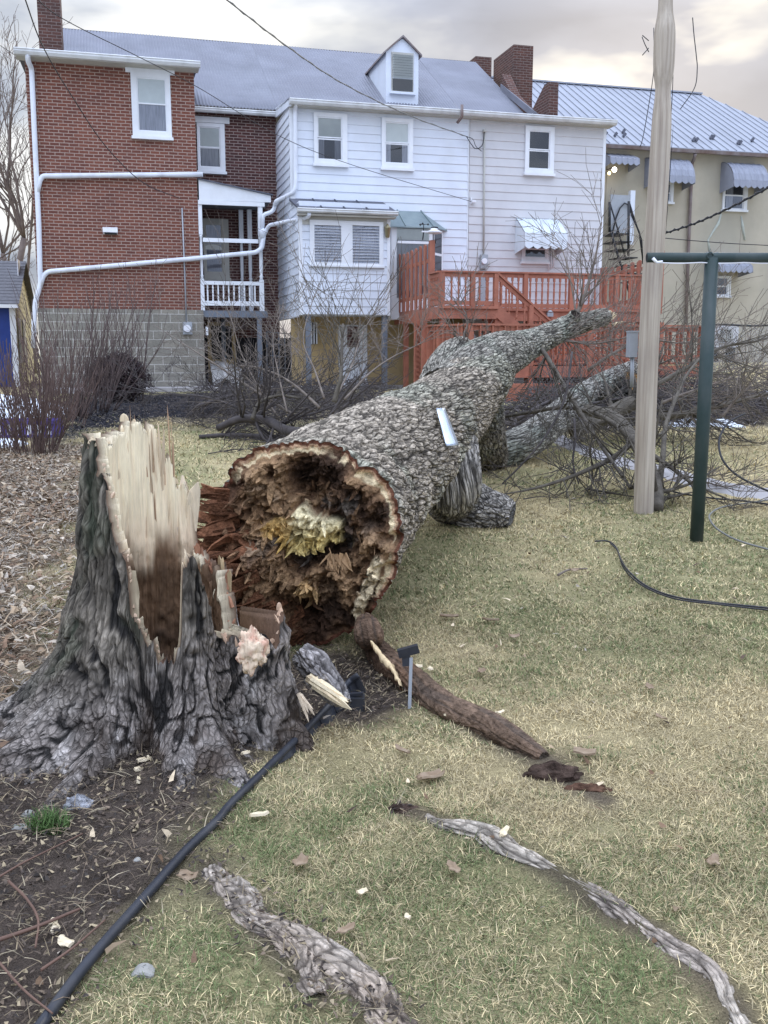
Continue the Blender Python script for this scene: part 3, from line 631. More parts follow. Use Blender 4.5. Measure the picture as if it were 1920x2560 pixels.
# chimney and stepped fire wall at the right end of the roof
def rz(wv): return Z_EV + (zRDG - Z_EV) * (W_EV - wv) / (W_EV - W_RDG) if wv < W_EV else zW + (Z_EV - zW) * (.3 - wv) / (.3 - W_EV)
ucA, ucB = fu(1236, -4.9, 150), fu(1316, -4.9, 150)
b = MB(); zc = fz(117, -4.6, 1290); b.box(ucB - .62, ucB, -6.0, -4.4, rz(-6.0) - 2, zc); b.build('chimney', M['brick_chimney'], WH)
b = MB(); zc2 = fz(141, -7.4, 1200); uq = fu(1229, -7.4, 150); b.box(uq - .55, uq, -8.6, -7.4, zc2 - 2, zc2); b.build('chimney', M['brick_chimney'], WH)
u2 = fu(1386, -1.3, 230); z2 = fz(212, -1.3, 1380)
b = MB(); b.prism([(-4.4, rz(-4.4) - .4), (-4.4, rz(-4.4) + .42), (-3.6, rz(-3.6) + .12), (-2.4, rz(-2.4) + .10), (-2.2, rz(-2.2) + .2), (-1.35, z2), (-1.05, z2), (-1.05, rz(-1.05) - .4)], 0, u2 - .27, u2)
b.build('fire_wall', M['brick_chimney'], WH)
b = MB(); b.prism([(-4.4, rz(-4.4) - .05), (-4.4, rz(-4.4) + .14), (-1.3, rz(-1.3) + .14), (-1.3, rz(-1.3) - .05)], 0, u2 - .31, u2 - .275); b.build('flashing', M['roof_smooth'], WH)
# jalousie bay
bu0, bu1 = uW0, fu(974, W_BUMP, 680); zBt = fz(540, W_BUMP, 860)
b = MB(); b.box(bu0 + .01, bu1 - .01, 0, W_BUMP - .001, zB, zBt + .3); siding(b, bu0, bu1, W_BUMP, zB + .01, zBt - .05, .187); siding(b, 0, W_BUMP, None, zB - .05, zBt + .25, .195, bu0)
bay = b.build('window_bay', M['siding'], WH)
b = MB(); b.box(bu0 - .02, bu0 + .075, W_BUMP - .02, W_BUMP + .024, zB, zBt - .05); b.build('corner_board', M['trim'], bay); b = MB(); b.box(bu1 - .07, bu1 + .012, W_BUMP - .05, W_BUMP + .024, zB, zBt - .05); b.build('corner_board', M['trim'], bay)
b = MB(); b.box(bu0 - .05, bu1 + .1, W_BUMP - .0, W_BUMP + .22, zBt - .04, zBt); b.box(bu0 + .075, bu1 - .07, W_BUMP + .017, W_BUMP + .03, zBt - .22, zBt - .041); b.build('soffit', M['soffit'], bay)
zrt = fz(500, .0, 830); zrb = fz(523, W_BUMP + .25, 860)
b = MB(); b.prism([(.0, zrt), (W_BUMP + .25, zrb), (W_BUMP + .25, zrb - .04), (.0, zrt - .06)], 0, bu0 - .05, bu1 + .1)
for i in range(1, 4):
    q = bu0 + (bu1 - bu0) * (i / 4.0 - .02); b.prism([(.0, zrt), (.0, zrt + .03), (W_BUMP + .25, zrb + .03), (W_BUMP + .25, zrb)], 0, q, q + .025)
b.build('roof', M['roof_flat'], bay)
gutter(bay, bu0 - .08, bu1 + .13, W_BUMP + .2, zrb - .005, .10, .11)
vpipe(bay, 'downspout', [(773, 533, W_BUMP + .25), (772, 541, W_BUMP + .2), (764, 545, W_BUMP + .1), (720, 553, .3), (674, 563, -.35), (667, 571, -.45), (664, 582, -.5)], .045)
b = MB(); c0, c1, d0, d1 = rect(774, 553, 957, 664, W_BUMP)
G1 = rect(783, 564, 854, 656, W_BUMP); G2 = rect(878, 565, 949, 659, W_BUMP)
w = W_BUMP
b.box(c0, G1[0], w, w + .06, d0, d1); b.box(G1[1], G2[0], w, w + .06, d0, d1); b.box(G2[1], c1, w, w + .06, d0, d1)
for g in (G1, G2): b.box(g[0], g[1], w, w + .06, g[3], d1); b.box(g[0], g[1], w, w + .06, d0, g[2])
jf = b.build('jalousie_window', M['trim'], bay)
b = MB(); b.box(c0 - .03, c1 + .03, w + .002, w + .09, d0 - .04, d0 - .001); b.build('sill', M['trim'], jf)
for g in (G1, G2):
    b = MB(); b.quad((g[0], w + .02, g[2]), (g[1], w + .02, g[2]), (g[1], w + .02, g[3]), (g[0], w + .02, g[3])); b.build('pane_backing', M['dark'], jf)
    b = MB(); n = 14
    for i in range(n):
        A_ = g[0] + (g[1] - g[0]) * i / n; B_ = g[0] + (g[1] - g[0]) * (i + 1) / n; b.quad((A_, w + .022 + .003 * (i % 2), g[2]), (B_, w + .022 + .003 * ((i + 1) % 2), g[2]), (B_, w + .022 + .003 * ((i + 1) % 2), g[3]), (A_, w + .022 + .003 * (i % 2), g[3]))
    b.build('curtain', M['curtain'], jf)
    b = MB(); n = 13; hgt = (g[3] - g[2]) / n
    for i in range(n): z_ = g[2] + hgt * i; b.quad((g[0] + .02, w + .052, z_), (g[1] - .02, w + .052, z_), (g[1] - .02, w + .032, z_ + hgt * 1.02), (g[0] + .02, w + .032, z_ + hgt * 1.02))
    b.build('louvre_glass', M['glass'], jf)
    b = MB()
    for i in range(1, n): z_ = g[2] + hgt * i; b.box(g[0] + .012, g[1] - .012, w + .045, w + .058, z_ - .004, z_ + .004)
    b.box(g[0], g[0] + .02, w + .03, w + .06, g[2], g[3]); b.box(g[1] - .02, g[1], w + .03, w + .06, g[2], g[3]); b.build('louvre_clips', M['trim'], jf)
uc, zc = fp(966, 578, w); b = MB(); b.lathe([(.03, -.16), (.05, -.15), (.075, .05), (.085, .06), (.03, .13), (.012, .16)], (uc, w + .1, zc), 8); b.box(uc - .03, uc + .03, w, w + .04, zc - .05, zc + .12); b.box(uc - .015, uc + .015, w + .03, w + .1, zc + .06, zc + .09); b.build('wall_lantern', M['brass'], bay)
for px, wv in ((771, .9), (961, .9)):
    q = fu(px, wv, 880); b = MB(); b.box(q - .06, q + .06, wv - .06, wv + .06, .1, zB); b.build('stilt', M['porch_grey'], bay)
# bay window
by0, by1, by2 = fu(978, .5, 640), fu(1078, .5, 640), fu(1108, 0, 640); zy1 = fz(567, .55, 1030); zy0 = zy1 - 2.2; zyt = fz(527, 0, 1030)
b = MB(); b.prism([(by0, .5), (by1, .5), (by2, 0), (by2, -.1), (by0, -.1)], 2, zy0, zy1); bw = b.build('bay_window', M['trim'], WH)
b = MB(); b.quad((by0 - .1, .6, zy1), (by1 + .04, .6, zy1), (by1 - .12, 0.005, zyt), (by0, 0.005, zyt)); b.quad((by1 + .04, .6, zy1), (by2 + .1, 0.005, zy1 + .02), (by1 - .12, .005, zyt))
for q in (.33,): b.bar((by0 + (by1 - by0) * q, .6, zy1 + .01), (by0 + (by1 - by0) * (q - .05), .01, zyt + .01), .025, .03)
b.bar((by1 + .04, .6, zy1 + .008), (by1 - .12, .01, zyt + .01), .03, .03); b.quad((by0 - .1, .6, zy1 - .03), (by1 + .04, .6, zy1 - .03), (by1 + .04, .6, zy1), (by0 - .1, .6, zy1)); b.quad((by1 + .04, .6, zy1 - .03), (by2 + .1, .005, zy1 - .01), (by2 + .1, .005, zy1 + .02), (by1 + .04, .6, zy1)); b.build('roof', M['copper'], bw)
p0, p1, pz0, pz1 = rect(992, 570, 1072, 745, .505)
b = MB(); b.box(p0, p1, .501, .504, pz0, pz1); b.build('pane_backing', M['curtain'], bw)
zq = fz(600, .5, 1030); b = MB(); b.box(p0, p1, .505, .51, zq, pz1); b.build('shade', M['shade'], bw)
b = MB(); b.box(p0, p1, .505, .54, zq - .09, zq - .03); b.build('meeting_rail', M['trim'], bw)
b = MB(); b.quad((p0, .515, pz0), (p1, .515, pz0), (p1, .515, pz1), (p0, .515, pz1)); b.build('pane', M['glass'], bw)
e = np.array([by2 - by1, -.5]); el = np.linalg.norm(e); e /= el; nn = np.array([-e[1], e[0]]) * -1
if nn[1] < 0: nn = -nn
b = MB(); q = lambda t, z_, o: (by1 + e[0] * el * t + nn[0] * o, .5 + e[1] * el * t + nn[1] * o, z_)
b.quad(q(.25, pz0, .004), q(.85, pz0, .004), q(.85, pz1, .004), q(.25, pz1, .004)); b.build('pane_backing', M['dark'], bw)
b = MB(); b.quad(q(.25, pz0, .012), q(.85, pz0, .012), q(.85, pz1, .012), q(.25, pz1, .012)); b.build('pane', M['glass'], bw)
b = MB(); zc = fz(636, .3, 1096); b.quad(q(.2, zc - .03, .02), q(.9, zc - .03, .02), q(.9, zc + .03, .02), q(.2, zc + .03, .02)); b.build('meeting_rail', M['trim'], bw)
# cellar wall under the bay with its door
b = MB(); b.box(uW0, uW1 + .3, -.35, -.25, -.2, zB + .15); b.build('cellar_wall', M['tan_wall'], WH)
u0, u1, z0, z1 = rect(848, 812, 918, 975, -.2); b = MB(); b.box(u0, u1, -.249, -.19, z0, z1); cd = b.build('cellar_door', M['trim'], WH)
a0, a1, c0, c1 = rect(868, 816, 897, 868, -.18); b = MB(); b.box(a0, a1, -.189, -.18, c0, c1); b.build('pane', M['brick_old'], cd)
u0, u1, z0, z1 = rect(775, 806, 793, 860, -.2); b = MB(); b.box(u0, u1, -.249, -.2, z0, z1); cw = b.build('cellar_window', M['dark'], WH)
b = MB()
for i in range(3): b.box(u0 + .02 + i * .065, u0 + .05 + i * .065, -.199, -.18, z0, z1)  # white bars standing in for the reflections in the pane
b.build('reflection_bars', M['trim'], cw)
# vent stack and camera on the wall
vpipe(WH, 'vent_stack', [(1155, 262, .42), (1155, 292, .42), (1143, 307, .3)], .035, 'brown_metal')

# ---- pale grey house half ----------------------------------------
GH = thing('grey_house', base_of(uW1, 0), 'pale grey sided house with one upper window and a white metal awning below', 'house')
b = MB(); b.box(uW1, uG1, -6, -.001, .2, zW - .05); siding(b, uW1 + .02, uG1, 0, .6, zW - .12, .203); b.build('wall', M['siding_grey'], GH)
b = MB(); b.box(uG1 - .06, uG1 + .02, -.06, .022, .4, zW - .12); b.build('corner_board', M['trim'], GH)
gutter(GH, uW1 + .002, uG1 + .14, .25, zW, .12, .12)
corrugated(GH, fu(1235, 0, 270) + .004, u2 - .29, W_EV, Z_EV, W_RDG, zRDG, amp=.004, m='roof_smooth')
b = MB(); b.prism([(.30, zW + .02), (.30, zW - .03), (W_EV + .01, Z_EV - .06), (W_EV + .01, Z_EV - .01)], 0, uW1 + .003, u2 + .02); b.build('low_roof', M['roof_smooth'], GH)
b = MB(); b.prism([(.3, zW + .03), (.3, zW - .02), (-5.9, zW + .25), (-5.9, zW + .3)], 0, u2 + .03, uG1 + .14); b.build('side_roof', M['roof_smooth'], GH)
window(GH, (1311, 317, 1383, 437), (1320, 328, 1373, 374), (1320, 379, 1373, 424), 0, curtain=None, label='dark glazed upper window without a shade')
window(GH, (1303, 600, 1369, 657), (1310, 604, 1364, 622), (1310, 624, 1364, 645), 0, label='small window under the white awning')
def awning(parent, x0, x1, ytop, w, d, drop, zface, m, ribs=5, curve=0, name='awning'):
    """hood of metal strips: top edge on the wall at photo row ytop, slopes out by d and down by drop, then a skirt of zface"""
    u0, u1 = fu(x0, w, ytop), fu(x1, w, ytop); zt = fz(ytop, w, (x0 + x1) / 2); b = MB(); n = ribs * 6
    prof = [(0.0, 0.0), (d * .5, -drop * .5 + .03 * curve), (d * .95, -drop), (d, -drop - zface)]
    if curve: prof = [(d * math.sin(a * .5 * math.pi), -(drop + zface) * (1 - math.cos(a * .5 * math.pi))) for a in np.linspace(0, 1, 7)]
    for i in range(n):
        ua, ub = u0 + (u1 - u0) * i / n, u0 + (u1 - u0) * (i + 1) / n; ra, rb = (.018 if i % 6 == 0 else 0), (.018 if (i + 1) % 6 == 0 else 0)
        sc = .05 * (abs((i % 6) - 3) / 3 - .5); sc2 = .05 * (abs(((i + 1) % 6) - 3) / 3 - .5)
        for j in range(len(prof) - 1):
            (wa, za), (wb, zb_) = prof[j], prof[j + 1]; last = j == len(prof) - 2
            b.quad((ua, w + wa + ra, zt + za + ra), (ub, w + wa + rb, zt + za + rb), (ub, w + wb + rb, zt + zb_ + rb + (sc2 if last else 0)), (ua, w + wb + ra, zt + zb_ + ra + (sc if last else 0)))
    for uu in (u0, u1):
        b.quad(*[(uu, w + a_, zt + c_) for a_, c_ in prof], (uu, w + .0, zt - drop - zface - .10))
    o = b.build(name, M[m], parent)
    md = o.modifiers.new('thick', 'SOLIDIFY'); md.thickness = .006; md.offset = -1
    return o
awning(GH, 1289, 1394, 548, .005, .62, .42, .36, 'awning_white', 5)
u0, u1, z0, z1 = rect(1200, 637, 1217, 672, .05); b = MB(); b.box(u0, u1, .02, .13, z0, z1); mt = b.build('electric_meter', M['steel'], GH)
uc, zc = fp(1210, 653, .15); b = MB(False); b.tube([fw(uc, .13, zc), fw(uc, .21, zc)], .07, 18); b.build('dial', M['white_plastic'], mt)
b = MB(False); b.tube([fw(*_uz(1209, 636, .05)), fw(*_uz(1210, 480, .05)), fw(*_uz(1211, 330, .05))], .022, 8); b.tube([fw(*_uz(1211, 332, .05)), fw(*_uz(1211, 324, .05))], .04, 10); b.build('conduit', M['soffit'], mt)
b = MB(); u0, u1, z0, z1 = rect(1202, 675, 1214, 785, .05); b.box(u0, u1, .02, .06, z0, z1); b.build('cable_duct', M['steel'], GH)
for px in (1372, 1378, 1384):
    b = MB(False); b.tube([fw(*_uz(px, 624, .06)), fw(*_uz(px, 676 - (px - 1372) * .8, .06))], .016, 8); b.build('white_tube', M['white_plastic'], GH)
b = MB(); uc, zc = fp(1178, 504, .05); b.box(uc - .01, uc + .02, .02, .05, zc - .06, zc + .1); b.box(uc + .0, uc + .10, .05, .14, zc - .03, zc + .03); b.build('wall_camera', M['white_plastic'], GH)
b = MB(); u0, u1, z0, z1 = rect(1511, 473, 1526, 563, -.8); b.box(uG1 + .02, uG1 + .25, -1.2, -.6, z0, z1); b.build('side_cabinet', M['tan_wall'], GH)

# ---- tan stucco house --------------------------------------------
W_T = -5.0
TH_ = thing('tan_house', base_of(fu(1500, W_T, 700), W_T), 'tan stucco house with a bright standing seam metal roof and curved blue grey awnings', 'house')
t0, t1 = fu(1440, W_T, 600), fu(1700, W_T, 600) + 6.3; zT = fz(372, W_T + .2, 1717)
b = MB(); b.box(t0, t1, W_T - 8, W_T, .2, zT - .04); b.build('wall', M['stucco'], TH_)
tr1 = fu(1753, W_T - 5.0, 237); zTr = fz(236, W_T - 5.0, 1753); tr0 = fu(1250, W_T - 5, 190)
te1 = fu(1753, W_T, 237) + (tr1 - fu(1753, W_T, 237)) * 1 + 0.0
b = MB(); uA, uB = t0 - 1.5, tr1
# hip-like right end: ridge ends at tr1, eave runs on
b.quad((uA, W_T + .3, zT), (t1, W_T + .3, zT), (tr1, W_T - 5.0, zTr), (uA, W_T - 5.0, zTr)); b.quad((t1, W_T + .3, zT), (t1, W_T - 9, zT), (tr1, W_T - 5, zTr))
b.quad((uA, W_T + .3, zT - .06), (t1, W_T + .3, zT - .06), (t1, W_T + .3, zT), (uA, W_T + .3, zT))
q = uA
while q < t1:
    f_ = 1.0 if q < tr1 else (t1 - q) / (t1 - tr1)
    b.bar((q, W_T + .3, zT + .02), (q if q < tr1 else q, W_T + .3 - 5.3 * f_, zT + (zTr - zT) * f_ + .02), .016, .022); q += .30
b.bar((uA, W_T - 5, zTr + .02), (tr1, W_T - 5, zTr + .02), .2, .05)
b.build('roof', M['roof_tin'], TH_)
b = MB(); b.prism([(W_T + .3, zT - .05), (W_T + .43, zT - .05), (W_T + .40, zT - .15), (W_T + .3, zT - .15)], 0, t0 - 1.4, t1); b.build('gutter', M['brown_metal'], TH_)
b = MB()
for i, px in enumerate((1520, 1577, 1567, 1690, 1750, 1805, 1860, 1905, 1545, 1685, 1742, 1800, 1855)):
    f_ = .10 + .06 * (i % 2); uu = fu(px, W_T, 340); b.bar((uu, W_T + .3 - 5.3 * f_, zT + (zTr - zT) * f_ + .03), (uu + .08, W_T + .3 - 5.3 * f_, zT + (zTr - zT) * f_ + .14), .06, .08)
b.build('snow_guards', M['roof_flat'], TH_)
vpipe(TH_, 'downspout', [(1738, 384, W_T + .36), (1736, 396, W_T + .25), (1730, 408, W_T + .1), (1722, 600, W_T + .1), (1715, 810, W_T + .1)], .055, 'brown_metal')
window(TH_, (1806, 450, 1867, 527), (1811, 456, 1859, 488), (1811, 490, 1859, 523), W_T, curtain=[(.1, .45)], label='window below the right hand curved awning')
window(TH_, (1655, 455, 1682, 508), (1658, 460, 1676, 482), (1658, 484, 1676, 504), W_T, curtain=[(0, 1)], label='narrow window half hidden by the pole')
window(TH_, (1786, 690, 1825, 742), (1789, 694, 1818, 715), (1789, 717, 1818, 738), W_T, label='low window below the lowest awning')
awning(TH_, 1803, 1890, 410, W_T + .005, .75, .5, .35, 'awning', 6, 1); awning(TH_, 1612, 1708, 399, W_T + .005, .75, .5, .32, 'awning', 6, 1); awning(TH_, 1500, 1572, 385, W_T + .005, .7, .25, .18, 'awning', 5)
awning(TH_, 1766, 1848, 632, W_T + .005, .8, .5, .18, 'awning', 6)
u0, u1, z0, z1 = rect(1515, 410, 1560, 560, W_T + .02); b = MB(); b.box(u0, u1, W_T + .001, W_T + .03, z0, z1); b.build('doorway', M['stucco'], TH_)
for nm, px, py, r, mm in (('porch_light', 1536, 424, .075, 'lamp_white'), ('porch_light', 1523, 433, .05, 'lamp_warm')):
    uc, zc = fp(px, py, W_T + .5); b = MB(); b.lathe([(r * .3, -r), (r * .8, -r * .6), (r, 0), (r * .8, r * .6), (r * .3, r)], (uc, W_T + .5, zc), 12); o = b.build(nm, M[mm], TH_)
    b = MB(); b.bar((uc, W_T, zc + r), (uc, W_T + .5, zc + r), .03, .03); b.build('bracket', M['brown_metal'], o)
u0, u1, z0, z1 = rect(1528, 478, 1577, 585, W_T + .6); b = MB(); b.box(u0, u1, W_T + .5, W_T + .54, z0, z1 - .1); dr = b.build('landing_screen', M['steel'], TH_)
b = MB(); b.box(u1, u1 + .16, W_T + .4, W_T + .55, z0 - .3, z1 + .05); b.build('screen_post', M['siding'], dr)
# bare cracks patched with pale filler on the wall
b = MB(False)
for pts in ([(1803, 535), (1795, 560), (1782, 580), (1770, 600), (1774, 628)], [(1853, 540), (1856, 565), (1862, 600)], [(1776, 760), (1774, 800)]):
    b.tube([fw(*_uz(x, y, W_T + .004)) for x, y in pts], [.02, .05, .035, .03, .045][:len(pts)], 6)
b.build('crack_filler', mat('pale_filler', (.46, .49, .43), .9), TH_)
# fire stair
FS = thing('fire_stair', base_of(fu(1560, -3.4, 700), -3.4), 'black metal outside stair with curved handrail beside the tan house', 'stair')
wS = -3.6; b = MB(False)
def fl(mb, pts, r, wv, k=6): mb.tube([fw(*_uz(x, y, wv)) for x, y in pts], r, k)
for wv in (wS, wS - .8): fl(b, [(1526, 575), (1545, 640), (1600, 820)], .035, wv); 
b.build('stringer', M['black_metal'], FS)
b = MB(False)
fl(b, [(1524, 505), (1548, 585), (1565, 650)], .025, wS); fl(b, [(1529, 590), (1540, 545), (1550, 520), (1561, 508), (1572, 512), (1580, 540), (1598, 580), (1606, 640)], .025, wS - .8); fl(b, [(1573, 505), (1585, 545), (1604, 600), (1607, 660)], .025, wS); fl(b, [(1524, 505), (1524, 580)], .04, wS); fl(b, [(1572, 503), (1571, 640)], .04, wS)
for k_ in range(3): fl(b, [(1532 + k_ * 5, 600 - k_ * 8), (1543 + k_ * 4, 575 - k_ * 6)], .012, wS)
fl(b, [(1605, 700), (1650, 806)], .03, wS + .6); fl(b, [(1610, 745), (1632, 806)], .03, wS + .6)
b.build('handrail', M['black_metal'], FS)
for i in range(7):
    x0 = 1530 + i * 7.5; y = 583 + i * 20; b = MB(); ua, za = fp(x0, y, wS); ub, _ = fp(x0 + 42, y, wS); b.box(ua, ub, wS - .8, wS, za - .015, za + .015); b.build('tread', M['black_metal'], FS)

# ---- blue and yellow outbuilding on the left ----------------------
W_B = -3.5
BL = thing('blue_shed', base_of(fu(20, W_B, 850), W_B), 'blue fronted outbuilding with pale yellow sides and a grey shingle roof', 'shed')
x1 = fu(40, W_B, 850); zE2 = fz(751, W_B, 20); zR2 = fz(656, W_B - 2.4, 20); xr = x1
b = MB(); b.box(x1 - 5, x1, W_B - .05, W_B, 0, zE2); b.build('wall', M['blue'], BL)
b = MB(); b.prism([(W_B - .05, .2), (W_B - .05, zE2), (W_B - 2.5, zR2), (W_B - 5, zE2), (W_B - 5, .2)], 0, x1 - .1, x1 - .02)
z_ = .4
while z_ < zR2 - .2:
    lim = 0 if z_ < zE2 else (z_ - zE2) / (zR2 - zE2) * 2.45; b.box(x1 - .02, x1 - .005, W_B - 4.95 + lim, W_B - .06 - lim, z_, z_ + .018); z_ += .13
b.build('side_wall', M['yellow'], BL)
b = MB(); b.quad((x1 - 5, W_B + .25, zE2 - .1), (x1 + .15, W_B + .25, zE2 - .1), (x1 + .15, W_B - 2.5, zR2 + .05), (x1 - 5, W_B - 2.5, zR2 + .05)); b.quad((x1 - 5, W_B - 2.5, zR2 + .05), (x1 + .15, W_B - 2.5, zR2 + .05), (x1 + .15, W_B - 5.2, zE2 - .1), (x1 - 5, W_B - 5.2, zE2 - .1))
for i in range(14):
    t = i / 14; b.box(x1 - 5, x1 + .15, W_B + .25 - 2.75 * t - .012, W_B + .25 - 2.75 * t, zE2 - .1 + (zR2 + .15 - zE2) * t, zE2 - .085 + (zR2 + .15 - zE2) * t)
b.build('roof', M['shingle'], BL)
b = MB(); b.box(x1 - .12, x1 + .03, W_B + .001, W_B + .03, .2, zE2 - .02); b.box(x1 - 5, x1 + .13, W_B + .2, W_B + .27, zE2 - .2, zE2 - .11); b.build('trim_board', M['trim'], BL)
for wv, zz0, zz1 in ((W_B - 1.1, .9, 2.1), (W_B - 2.3, .9, 2.1), (W_B - 1.8, 2.9, 3.7)):
    b = MB(); b.box(x1 - .004, x1 + .02, wv - .3, wv + .3, zz0 + .3, zz1 + .3); o = b.build('window', M['trim'], BL); b = MB(); b.box(x1 + .021, x1 + .024, wv - .22, wv + .22, zz0 + .38, zz1 + .22); b.build('pane', M['steel'], o)

# ================================================================ THE DECK
DK = thing('wooden_deck', base_of(fu(1250, 3, 800), 3), 'red brown stained garden deck with turned balusters, privacy screens and stairs', 'deck')
W1, W2, W3 = 3.0, 3.85, 4.7
dL, dR = fu(1080, W1, 700), fu(1652, W1, 700); dA = fu(1103, W2, 720); dB = fu(1243, W2, 720)
zD = fz(776, W1, 1450); zRl = fz(682, W1, 1400)
gdk = .4
b = MB(); b.box(dL, dR, .05, W1 - .041, zD - .04, zD); b.box(dL + .02, dB, W1 - .04, W2 - .041, zD - .041, zD - .001); b.build('floor', M['deck'], DK)
b = MB(); b.box(dL - .03, dL, .05, W1, zD - .27, zD + .02); b.box(dB, dR, W1 - .04, W1, zD - .25, zD + .012); b.box(dA - .04, dB, W2 - .04, W2, zD - .24, zD + .01); b.box(dA - .041, dA - .001, W1 + .001, W2 - .041, zD - .24, zD + .011)
b.build('fascia', M['deck'], DK)
b = MB(); b.box(dA - .06, dB + .02, W2 + .001, W2 + .05, zD - .03, zD + .03); b.box(dB + .02, dR, W1 + .001, W1 + .05, zD - .03, zD + .032); b.build('deck_edge', M['deck'], DK)
bal_prof = [(.016, 0), (.016, .02), (.026, .05), (.018, .09), (.022, .16), (.026, .26), (.018, .34), (.024, .36), (.018, .38), (.022, .44), (.026, .50), (.016, .54), (.016, .56)]
def baluster_mesh(h):
    mb = MB(); s_ = h / .9
    mb.box(-.021, .021, -.021, .021, 0, .17 * s_); mb.box(-.021, .021, -.021, .021, .73 * s_, h); mb.lathe([(r, z * s_) for r, z in bal_prof], (0, 0, .17 * s_), 8)
    V = np.array(mb.v); Vw = V[:, :1] * U + V[:, 1:2] * NO + V[:, 2:] * np.array([0, 0, 1.0])
    me = bpy.data.meshes.new('baluster'); me.from_pydata(Vw.tolist(), [], mb.f); me.polygons.foreach_set('use_smooth', mb.sm); me.materials.append(M['deck']); me.update(); return me
def rail_run(parent, a, c, ztop, zbot, nb, posts=(0, 1), cap=True, name='railing', slope=0):
    """a, c = (u, w) ends; posts as fractions"""
    a, c = np.array(a, float), np.array(c, float); L_ = np.linalg.norm(c - a)
    r = MB(); P = lambda t, z: (*(a + (c - a) * t), z)
    r.bar(P(0, ztop - .02), P(1, ztop - .02 + slope), .13, .035); r.bar(P(0, ztop - .085), P(1, ztop - .085 + slope), .04, .085); r.bar(P(0, zbot + .09), P(1, zbot + .09 + slope), .04, .085)
    o = r.build(name, M['deck'], parent)
    for t in posts:
        p_ = MB(); q = a + (c - a) * t; p_.box(q[0] - .05, q[0] + .05, q[1] - .052, q[1] + .052, zbot - .02 + slope * t, ztop - .04 + slope * t); p_.build('post', M['deck'], o)
    me = baluster_mesh(ztop - zbot - .10)
    for i in range(nb):
        t = (i + .5) / nb
        if any(abs(t - q) * L_ < .07 for q in posts): continue
        q = a + (c - a) * t; bo = bpy.data.objects.new('baluster', me); COL.objects.link(bo); bo.parent = o
        bo.location = (fw(q[0], q[1], zbot + .03 + slope * t) - LOC[DK.name]).tolist()
    return o
pA = (fu(1310, W1, 720) - dB) / (dR - dB); pB = (fu(1426, W1, 720) - dB) / (dR - dB); pC = (fu(1540, W1, 720) - dB) / (dR - dB)
rail_run(DK, (dB + .05, W1 - .02), (dR, W1 - .02), zRl, zD, 30, (pA, pB, pC))
zRA = fz(677, W2, 1170)
rail_run(DK, (dA, W2 - .02), (dB, W2 - .02), zRA, zD, 8, (0.02, .56, .98))
rail_run(DK, (dA, W1 + .1), (dA, W2 - .08), zRA, zD, 6, ())
# privacy screens of dog-eared boards
def screen(uu, w0, w1, z0, ztops, nb, name='privacy_screen'):
    s_ = MB(); s_.box(uu - .02, uu + .02, w0, w1, z0 + .25, z0 + .33); s_.box(uu - .02, uu + .02, w0, w1, z0 + 1.0, z0 + 1.08); o = s_.build(name, M['deck'], DK)
    pt = (w1 - w0) / nb
    b_ = MB(); rr = random.Random(4)
    for i in range(nb):
        t = (i + .5) / nb; zt = np.interp(t, [k / (len(ztops) - 1) for k in range(len(ztops))], ztops); a_ = w0 + pt * i + .012; c_ = a_ + pt - .03; off = .021 if i % 2 == 0 else -.045
        b_.prism([(a_, z0 + .01), (c_, z0 + .01), (c_, zt - .03), (c_ - .03, zt), (a_ + .03, zt), (a_, zt - .03)], 0, uu + off, uu + off + .024)
    b_.build('boards', M['deck'], o)
    for wv in (w0 + .03, w1 - .03):
        p_ = MB(); p_.box(uu - .055, uu + .055, wv - .055, wv + .055, z0 - .05, ztops[-1] + (.06 if wv > 1 else -.1)); p_.build('post', M['deck'], o)
    return o
zs = fz(608, W1, 1080)
screen(dL, .25, W1, zD, [zs + .02, zs - .03, zs - .01, zs + .02, zs], 16)
zs2 = fz(640, W1, 1652)
screen(dR, .1, W1, zD, [zs2 - .02, zs2 - .08, zs2 - .04, zs2, zs2 + .06], 17)
# supports, skirting lattice
for px, wv in ((1015, .9), (1042, W1 - .1), (1106, W2 - .1), (1240, W2 - .1), (1320, W1 - .1), (1450, W1 - .1), (1560, W1 - .1), (1650, W1 - .1), (1060, W1 + .4)):
    q = fu(px, wv, 860); b = MB(); b.box(q - .055, q + .055, wv - .055, wv + .055, gdk, zD - .05 - (.2 if wv > 2 else .2)); b.build('post', M['deck'], DK)
def lattice(u0, u1, wv, z0, z1, name='lattice'):
    b = MB(); st = .11; n = int((u1 - u0 + z1 - z0) / st) + 1
    for i in range(n):
        for sg in (1, -1):
            c = i * st; p0 = (max(0, c - (z1 - z0)), min(c, z1 - z0)); p1 = (min(c, u1 - u0), max(0, c - (u1 - u0)))
            if p1[0] - p0[0] < .02: continue
            A_ = (u0 + p0[0], wv + .008 * sg, z0 + p0[1]); B_ = (u0 + p1[0], wv + .008 * sg, z0 + p1[1])
            if sg < 0: A_ = (u1 - p0[0], A_[1], A_[2]); B_ = (u1 - p1[0], B_[1], B_[2])
            b.bar(A_, B_, .012, .04)
    o = b.build(name, M['deck'], DK); return o
lattice(fu(1042, W1, 850), fu(1062, W1, 850), W1 - .02, gdk + .2, zD - .3)
lattice(fu(1330, W1, 850), fu(1600, W1, 850), W1 - .05, gdk + .2, zD - .26)
